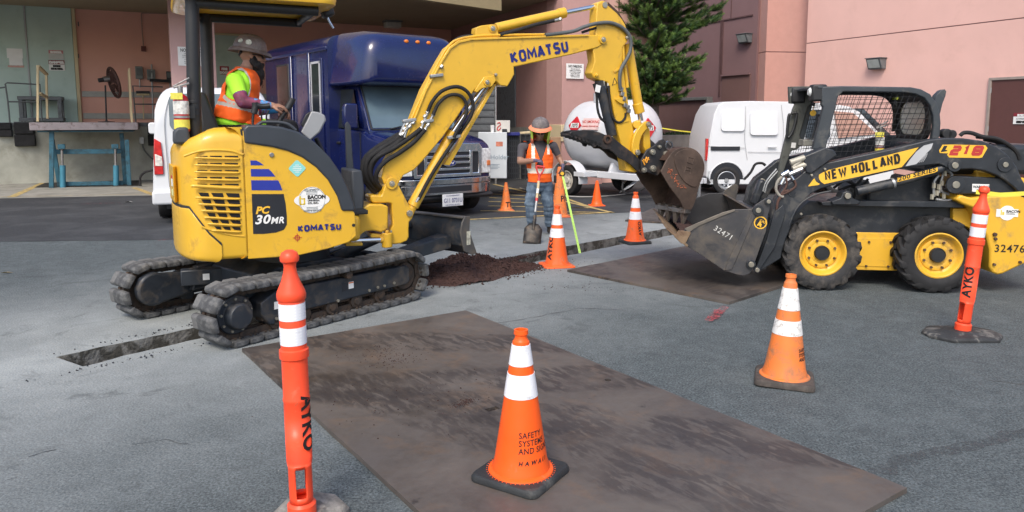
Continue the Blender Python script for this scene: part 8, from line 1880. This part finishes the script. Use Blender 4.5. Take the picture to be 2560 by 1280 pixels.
hz0 = hd.z-.10
def cls_op(p, nn):
    p = Vector(p)
    if (p-hd).length < .16 and p.z > hz0-.03: return 0
    for a, b_, w_ in ((shn, eln, wrn), (shf, elf, wrf)):
        t1, d1 = seg_t(p, a, b_); t2, d2 = seg_t(p, b_, w_)
        if d2 < .075 and t2 > -.1 and (p-hipc).x > -.0 and (abs(p.y) > .21 or p.x > eln.x+.05):
            if t2 > 1.02: return 0
            return 3 if (t2 > .62 or (t2 > .2 and noise.noise(p*11) > .28)) else 2
        if d1 < .085 and t1 > .62 and t2 < .35 and abs(p.y) > .18: return 2
    if p.x > wrn.x-.01 and p.z > hipc.z+.05 : return 0
    if (p-nb).dot(lean) > -.0 and p.z > nb.z-.01: return 0
    return 1 if p.z > hipc.z-.0 and p.x < hipc.x+.25 else 4
ob = body_obj('body', me, [SKIN, LIME, SLV, SLB, DARKC], cls_op, op)
def pv_(p):
    f = (p-hipc).dot(lean)/(nb-hipc).length
    if f < .06 or f > .97: return False
    if (p-hd).length < .13: return False
    for a, b_, w_ in ((shn, eln, wrn), (shf, elf, wrf)):
        if ((p.x-a.x)/.088)**2+((p.z-a.z+.03)/.125)**2 < 1 and abs(p.y) > .10: return False
        t2, d2 = seg_t(p, b_, w_); t1, d1 = seg_t(p, a, b_)
        if (d2 < .075 or (d1 < .075 and t1 > .35)) and abs(p.y) > .205: return False
        if p.x > a.x+.2: return False
    if f > .80 and p.x > nb.x+.0 and abs(p.y) < .06*(f-.80)/.17+.02: return False
    return True
def vcls(p):
    p = Vector(p); f = (p-hipc).dot(lean)/(nb-hipc).length
    if .27 < f < .335: return 1
    e = math.sqrt(((p.x-shn.x)/.088)**2+((p.z-shn.z+.03)/.125)**2)
    if 1.12 < e < 1.38 and f > .34 and abs(p.y) > .10 : return 1
    return 0
garment('safety_vest', me, pv_, .014, [VEST, VESTR], vcls, op, .008)
m_ = MB(); m_.tube([eln+Vector((0, 0, 0)), eln+Vector((.01, 0, 0))], .02)
# beard, hair, glasses
hh_ = MB(); B = basis((1, -.10, -.10), (0, 0, 1)); H = lambda x, y, z: hd+B @ Vector((x, y, z))
for x, y, z, r_, sc_ in ((.045, 0, -.085, .060, (1, 1.2, .95)), (.06, 0, -.14, .060, (.95, 1.1, 1.2)), (.055, 0, -.20, .050, (.9, 1.1, 1.3)), (.088, 0, -.060, .026, (.8, 1.6, .7)), (.05, 0, -.26, .032, (.8, 1, 1.5))): hh_.ball(H(x, y, z), r_, 7, sc=sc_)
for s in (-1, 1):
    hh_.ball(H(.020, s*.062, -.045), .036, 6, sc=(.95, .6, 1.2)); hh_.ball(H(.05, s*.050, -.075), .040, 6); hh_.ball(H(.004, s*.070, -.005), .024, 6, sc=(.7, .5, 1.5))
bme = remeshed(hh_, .006, 3)
for v in bme.vertices: v.co += v.normal*(.012*noise.noise(Vector((v.co.x*38, v.co.y*38, v.co.z*9)))+.006*noise.noise(v.co*60))
body_obj('beard', bme, [HAIR], lambda p, n_: 0, op)
m_ = MB()
random.seed(4)
for k in range(110):
    x, y, z = random.uniform(.0, .085), random.uniform(-.045, .045), random.uniform(-.17, -.07); q = H(x, y, z); L = random.uniform(.05, .12)
    m_.tube([q, q+Vector((random.uniform(-.012, .02), random.uniform(-.01, .01), -L*.6)), q+Vector((random.uniform(-.015, .03), random.uniform(-.015, .015), -L))], .0022, 3, smooth=False)
m_.build('beard_strands', HAIR, op)
m_ = MB(); 
for s in (-1, 1): m_.add([H(.098, s*.008, .016), H(.084, s*.062, .014), H(.086, s*.060, -.012), H(.100, s*.012, -.014)], [(0, 1, 2, 3)]); m_.tube([H(.088, s*.066, .012), H(.0, s*.084, .012)], .004, 5, smooth=False)
o = m_.build('sunglasses', BK_PL, op); so = o.modifiers.new('s', 'SOLIDIFY'); so.thickness = .004
hh = hardhat(op, hd+Vector((-.012, 0, .052)), (1, -.10, -.16), (.10, 0, 1), HELM, HELM, r=.126, brim=.036, front=.012)
for p, r_ in (((622, 108), .024), ((600, 100), .020)):
    c = Q(p, -.105 if p[0] > 610 else -.085); nn = (c-(hd+Vector((-.012, 0, .05)))).normalized(); c = hd+Vector((-.012, 0, .05))+nn*.142*(.97); m_ = MB(); m_.cyl(c-nn*.016, c+nn*.0015, r_, n=20); m_.build('round_sticker', M('sticker_pale', (.62, .62, .52), .5, var=.35, scale=60), hh)
m_ = MB(); m_.tube([H(-.085, -.06, .03), H(-.095, 0, .0), H(-.085, .06, .03)], .014, 6); m_.build('suspension_band', BK_PL, hh)
# white helper shape seen behind him is the van; nothing more
# ---------------------------------------------------------------- the standing worker
FWk = Fr(*gnd(1350, 586).xy, 4)
wk = thing('person', 'worker in orange vest and jeans looking down beside the trench, holding shovel and tape', 'person', FWk.o.x, FWk.o.y, 4)
cW = crop(1160, 260, 3.2); W = lambda p, v=0: FWk.P(cW(p), v)
m_ = MB(); X1, Y1 = Vector((1, 0, 0)), Vector((0, 1, 0))
pel = W((608, 645)); nk = W((603, 292)); hd2 = W((611, 218), -.10)
tp = pel-nk
def r2(f, wa, wb, oy=0, ox=0): return (nk+(pel-nk)*f+Vector((ox, oy, 0)), X1, wa, Y1, wb)
torso(m_, [r2(1.12, .12, .10), r2(1.0, .165, .125), r2(.82, .155, .125, -.01), r2(.62, .172, .13, -.01), r2(.42, .185, .132), r2(.26, .188, .122, .005), r2(.13, .170, .10, .01), r2(.05, .10, .07, .01), r2(-.01, .062, .06)])
limb(m_, [nk+Vector((0, .0, -.02)), hd2+Vector((0, .02, -.05))], [.060, .055])
add_head(m_, hd2, (-.10, -1, -.34), (0, -.34, 1), .98)
sL = W((462, 345), .0); eL = W((448, 462), -.06); wL = W((572, 452), -.24)
sR = W((718, 335), .0); eR = W((762, 430), .03); wR = W((790, 490), -.06)
limb(m_, [sL+Vector((.04, 0, 0)), sL, eL], [.066, .064, .046]); limb(m_, [eL, eL.lerp(wL, .35), wL], [.046, .045, .030])
limb(m_, [sR-Vector((.04, 0, 0)), sR, eR], [.066, .062, .045]); limb(m_, [eR, eR.lerp(wR, .35), wR], [.045, .043, .030])
add_hand(m_, wL, Vector((1, -.12, -.12)), Vector((0, -.5, 1)), 42, .98, 1)
add_hand(m_, wR, Vector((.0, -.1, -1)), Vector((1, -.2, 0)), 38, .98, 1)
aL = W((545, 975), -.02); aR = W((690, 985), .04); aL.z = .10; aR.z = .10
kL = W((528, 800), -.07); kR = W((672, 800), -.05)
limb(m_, [pel+Vector((-.085, 0, -.02)), kL, aL], [.098, .070, .052]); limb(m_, [pel+Vector((.085, 0, -.02)), kR, aR], [.098, .070, .052])
for a, dx_ in ((aL, -.04), (aR, .05)): limb(m_, [a+Vector((0, .04, -.05)), a+Vector((dx_*.5, -.08, -.055)), a+Vector((dx_, -.17, -.065))], [.048, .046, .036])
me2 = remeshed(m_, .0078, 3)
def cls_wk(p, nn):
    p = Vector(p)
    if p.z < .115: return 4
    for a, b_, w_ in ((sL, eL, wL), (sR, eR, wR)):
        t2, d2 = seg_t(p, b_, w_); t1, d1 = seg_t(p, a, b_)
        if (p-w_).length < .22 and t2 > .92 and d2 < .17 and abs(p.x-pel.x) < .6 and (p.y < w_.y+.08): return 3
        if d2 < .062 and t2 > .03 and (abs(p.x-nk.x) > .14 or p.y < -.15): return 0
        if d1 < .075 and t1 > .72 and abs(p.x-nk.x) > .15: return 0
    if p.z > nk.z+.0: return 0
    return 1 if p.z > pel.z+.03 else 2
TS = M('tshirt_dark_grey', (.075, .07, .08), .9, var=.12, bump=.1, bscale=60)
body_obj('body', me2, [SKIN2, TS, JEAN, GLV, M('boot_brown', (.05, .035, .025), .7, var=.3)], cls_wk, wk)
def pj(p): return .12 < p.z < pel.z+.05 and p.z < wR.z+.3 and not ((p-wR).length < .2 or abs(p.x-pel.x) > .24)
garment('jeans', me2, pj, .010, [JEAN], lambda p: 0, wk, .014, .004, 9)
def pw(p):
    if p.z < pel.z+.045 or p.z > nk.z-.002: return False
    for a, b_, w_ in ((sL, eL, wL), (sR, eR, wR)):
        t1, d1 = seg_t(p, a, b_); t2, d2 = seg_t(p, b_, w_)
        if t1 > -.3 and d1 < .10 and abs(p.x-nk.x) > .138: return False
        if d2 < .062 and p.y < -.135: return False
        if (p-w_).length < .16 and (p.y < -.13 or abs(p.x-nk.x) > .2): return False
        if t2 > .0 and d2 < .065 and abs(p.x-nk.x) > .185: return False
    zt = nk.z; f = (zt-p.z)
    if p.y < .0 and f < .30 and abs(p.x-nk.x-.01) < .105*(1-f/.30)+.004: return False
    return True
def wcls(p):
    x = p[0]-nk.x; f = nk.z-p[2]
    if .405 < f < .475: return 1
    if p[1] < .02 and .02 < f < .405 and (.075 < -x-(f*.0) < .125 or (.10 < x < .14 and f < .20)): return 1
    return 0
garment('safety_vest', me2, pw, .016, [VEST, VESTW], wcls, wk, .008)
hs2 = hardhat(wk, hd2+Vector((0, -.005, .070)), (-.10, -1, -.30), (0, -.30, 1), HELM2, M('brim_orange', (.75, .24, .12), .7, var=.1), r=.132, brim=.040, front=.015)
# neck shade hanging from the brim, lime inside
B2 = basis((-.10, -1, -.30), (0, -.30, 1)); m_ = MB(); n = 22; vs = []
for i in range(n+1):
    a = R(50+260*i/n)
    for j, (rr, zz) in enumerate(((.168, .040), (.160, -.02), (.150, -.09), (.150+.014*math.sin(i*1.9), -.165))): vs.append(hd2+B2 @ Vector((rr*math.cos(a), rr*.92*math.sin(a), zz)))
m_.add(vs, [(i*4+j, (i+1)*4+j, (i+1)*4+j+1, i*4+j+1) for i in range(n) for j in range(3)])
o = m_.build('neck_shade', [M('shade_lime', (.45, .60, .07), .8, var=.1), M('shade_orange', (.85, .24, .12), .8, var=.1)], wk, ang=80); so = o.modifiers.new('s', 'SOLIDIFY'); so.thickness = .006; so.material_offset = 0
for p in o.data.polygons: p.material_index = 1 if (p.center.z > hd2.z+.01 or p.center.x < hd2.x-.02 and p.center.z < hd2.z-.08) else 0
m_ = MB(); B3 = basis((-.10, -1, -.34), (0, -.34, 1)); H3 = lambda x, y, z: hd2+B3 @ Vector((x, y, z))
for s in (-1, 1): m_.add([H3(.104, s*.006, .024), H3(.086, s*.066, .022), H3(.088, s*.062, -.014), H3(.106, s*.012, -.016)], [(0, 1, 2, 3)])
m_.tube([H3(.1, -.06, .02), H3(.105, 0, .022), H3(.1, .06, .02)], .004, 5, smooth=False)
o = m_.build('sunglasses', DEC_K, wk); so = o.modifiers.new('s', 'SOLIDIFY'); so.thickness = .005
c = W((722, 600), .0); m_ = MB(); m_.box((c.x+.01, -.02, c.z), (.035, .07, .11)); m_.build('belt_pouch', BK_PL, wk, .008)
# ---------------------------------------------------------------- shovel and tape measure
gb = gnd(1329, 610); top = FWk.P(cW((612, 497)), -.34); topw = Vector((*(FWk.o+FWk.d*top.x+FWk.n*top.y), top.z))
shv = thing('shovel', 'square bladed shovel with a red D handle standing on the asphalt', 'shovel', gb.x, gb.y, 0)
T = topw-Vector((gb.x, gb.y, 0)); ax_ = T.normalized(); L = T.length
side_ = Vector((1, 0, 0)); side_ = (side_-ax_*side_.dot(ax_)).normalized(); fr_ = ax_.cross(side_)
Pt = lambda s, x, y: ax_*s+side_*x+fr_*y
m_ = MB(); vs = []
for i in range(9):
    for j in range(7):
        x = (j/6-.5)*2; s = .30*i/8; wd = .125 if i < 7 else .125-.03*(i-6); vs.append(Pt(s+.002, x*wd, .028*abs(x)**2.2-.014+(.02*max(0, (i-5))/3)*(1-abs(x))))
m_.add(vs, [(i*7+j, i*7+j+1, (i+1)*7+j+1, (i+1)*7+j) for i in range(8) for j in range(6)]); bl2 = m_.build('blade', M('shovel_steel', (.05, .045, .04), .5, .4, var=.4, dirt=(.20, .15, .11), damt=.5, dscale=9), shv, ang=80); so = bl2.modifiers.new('s', 'SOLIDIFY'); so.thickness = .004
m_ = MB(); m_.cyl(Pt(.20, 0, .0), Pt(.42, 0, 0), .024, .021, n=14); m_.build('socket', M('shovel_steel', (.05, .045, .04)), shv)
for a, b_, mt, nm in ((.40, .54, GALV, 'shaft'), (.54, .58, M('handle_red', (.55, .03, .03), .5), 'handle_band'), (.58, .80, WOOD_L, 'shaft'), (.64, .70, DEC_W, 'handle_band'), (.80, .88, M('handle_red', (.55, .03, .03), .5), 'handle_neck')):
    m_ = MB(); rr = .0185 if nm != 'handle_band' else .0195; m_.cyl(Pt(L*a, 0, 0), Pt(L*b_, 0, 0), rr, n=14); m_.build(nm, mt, shv)
m_ = MB(); 
for s in (-1, 1): m_.tube([Pt(L*.87, 0, 0), Pt(L*.93, s*.04, 0), Pt(L*.995, s*.055, 0)], .012, 8)
m_.tube([Pt(L*.995, -.06, 0), Pt(L*.995, .06, 0)], .015, 8, smooth=False); m_.build('d_handle', M('handle_red', (.55, .03, .03), .5), shv)
hn = W((785, 560), -.14); hw = Vector((*(FWk.o+FWk.d*hn.x+FWk.n*hn.y), hn.z)); te = gnd(1451, 634)
tm = thing('tape_measure', 'lime tape measure stretched from the worker glove down to the trench edge', 'tape measure', hw.x, hw.y, 0, z=hw.z)
m_ = MB(); m_.box((0, 0, .01), (.085, .045, .085)); m_.build('case', M('case_black_yellow', (.025, .025, .022), .5), tm, .014); m_ = MB(); m_.lathe([(.0, 0), (.026, 0), (.026, .004), (0, .004)], 20, (0, -.025, .01), Matrix.Rotation(R(90), 3, 'X')); m_.build('case_badge', DEC_Y, tm)
e = te+Vector((0, 0, -.02))-hw; s0 = Vector((.01, 0, -.03)); d = (e-s0).normalized(); sx2 = Vector((1, .25, 0)); sx2 = (sx2-d*sx2.dot(d)).normalized()*.015
m_ = MB(); nn = d.cross(sx2).normalized()*.004; m_.loft([[s0-sx2, s0+nn, s0+sx2, s0+nn*.7], [e-sx2, e+nn, e+sx2, e+nn*.7]]); m_.build('tape_blade', M('tape_lime', (.52, .82, .16), .5, var=.05), tm)
m_ = MB(); k = .06; Lt = (e-s0).length
while k < Lt: q = s0+d*k; m_.add([q-sx2*.9+nn*1.2, q+sx2*.2+nn*1.6, q+sx2*.2+nn*1.6+d*.003, q-sx2*.9+nn*1.2+d*.003], [(0, 1, 2, 3)]); k += .03
m_.build('tape_marks', INK, tm)
# ================================================================ TREE: tiered conifer (star-shaped branch tiers, upturned brushy shoots)
random.seed(21)
tb = Vector((3.85, 20.4, 0)); tree = thing('pine_tree', 'tall dark green conifer with brushy upturned shoots behind the excavator arm', 'tree', tb.x, tb.y, 0)
BARK = M('bark_grey_brown', (.12, .10, .085), .95, var=.3, scale=10, bump=.6, bscale=18)
m_ = MB(); m_.tube([(0, 0, 0), (.02, .02, 1.5), (-.03, 0, 3.), (-.06, .02, 4.5), (-.05, 0, 6.5)], [.20, .18, .165, .15, .13, .11, .09], 14); m_.build('trunk', BARK, tree)
lf, lf2 = MB(), MB(); br = MB()
def tw(px, py, d=0.):
    """a point of the crown given by its place in the photo and its depth offset"""
    y = tb.y+d; q = at_y(px, py, y); return Vector((q.x-tb.x, q.y-tb.y, q.z))
def needles(m_, p, d, L, n, r, nl):
    """one shoot: fine needles all round its axis, leaning forward"""
    q = d.to_track_quat('Z', 'Y').to_matrix()
    for k in range(n):
        f = k/n; a = k*2.4+random.random(); c = p+d*L*f; rr = r*(1-.45*f)
        o = q @ Vector((math.cos(a), math.sin(a), 0)); tip = c+(o*.75+d*.9).normalized()*rr*random.uniform(.75, 1.15); s = d.cross(o).normalized()*nl
        m_.add([c-s, c+s, tip], [(0, 1, 2)])
def branch(p0, p1, tuftr=.15, dens=1.):
    d = p1-p0; L = d.length; mid = p0.lerp(p1, .5)+Vector((0, 0, -.06*L)); br.tube([p0, mid, p1], [.035, .03, .025, .02, .012], 6)
    n = int(L/.034*dens)
    for k in range(n):
        f = .18+.82*(k+random.random()*.6)/n; c = p0.lerp(mid, f*2) if f < .5 else mid.lerp(p1, (f-.5)*2); sd = random.choice((-1, 1))
        side_ = Vector((-d.y, d.x, 0)).normalized()*sd*random.uniform(.2, 1)+Vector((0, 0, random.uniform(-.15, .7)))+d.normalized()*random.uniform(.4, 1.1)
        needles(lf if random.random() < .55 else lf2, c, side_.normalized(), random.uniform(.18, .42)*(1.15-f*.4), 64, tuftr, .0062)
    needles(lf2, p1-d.normalized()*.12, (d.normalized()+Vector((0, 0, .35))).normalized(), .36, 80, tuftr, .0062)
tiers = []
# branches aimed at the outline of the crown in the picture
aims = [((1800, 18), -.3), ((1790, 50), -.5), ((1780, -20), .2), ((1740, 65), -.7), ((1700, 90), -1.0), ((1650, 80), -1.3), ((1745, 20), .5), ((1690, 10), -.9), ((1620, 30), -1.2), ((1590, 60), -1.0), ((1560, 20), -.6), ((1545, -30), .0), ((1600, -40), -.8), ((1660, -40), -.6), ((1720, -40), 0),
        ((1750, 150), -.3), ((1740, 170), -.6), ((1735, 120), -.4), ((1710, 100), .1), ((1700, 155), -1.0), ((1660, 130), -1.2), ((1680, 175), -1.1), ((1640, 170), -1.2), ((1600, 150), -1.1), ((1590, 110), -.9), ((1715, 200), -.5), ((1705, 190), -.9), ((1670, 205), -1.0), ((1640, 225), -.9), ((1615, 230), -.6), ((1610, 190), -1.1), ((1690, 215), -.3), ((1585, 170), -.4)]
for (px, py), d in aims:
    p1 = tw(px, py, d); zb = p1.z-.10-.18*Vector((p1.x, p1.y)).length; zb = max(1.9, zb); p0 = Vector((-.03, 0, zb)); branch(p0, p1)
for k in range(100):
    z = random.choice((2.1, 2.4, 2.7, 3.0, 4.0, 4.3, 4.6, 5.0, 5.4)); a = random.uniform(0, 6.28); L = random.uniform(.6, 1.15) if z < 3.5 else random.uniform(.9, 1.8)
    p1 = Vector((math.cos(a)*L, math.sin(a)*L*1.0, z+.28*L)); 
    if p1.x < -.9 and z < 3.5: continue
    branch(Vector((-.03, 0, z)), p1, .15, .6)
LF = M('needles_dark', (.032, .075, .02), .6, var=.4, scale=3); LF2 = M('needles_mid', (.115, .20, .04), .6, var=.4, scale=3)
br.build('branch', BARK, tree)
def raw(mb_, name, mat, parent):
    me = bpy.data.meshes.new(name); me.from_pydata(mb_.v, [], mb_.f); me.materials.append(mat); o = bpy.data.objects.new(name, me); C.objects.link(o); o.parent = parent; return o
stuff(raw(lf, 'crown', LF, tree)); stuff(raw(lf2, 'crown', LF2, tree))
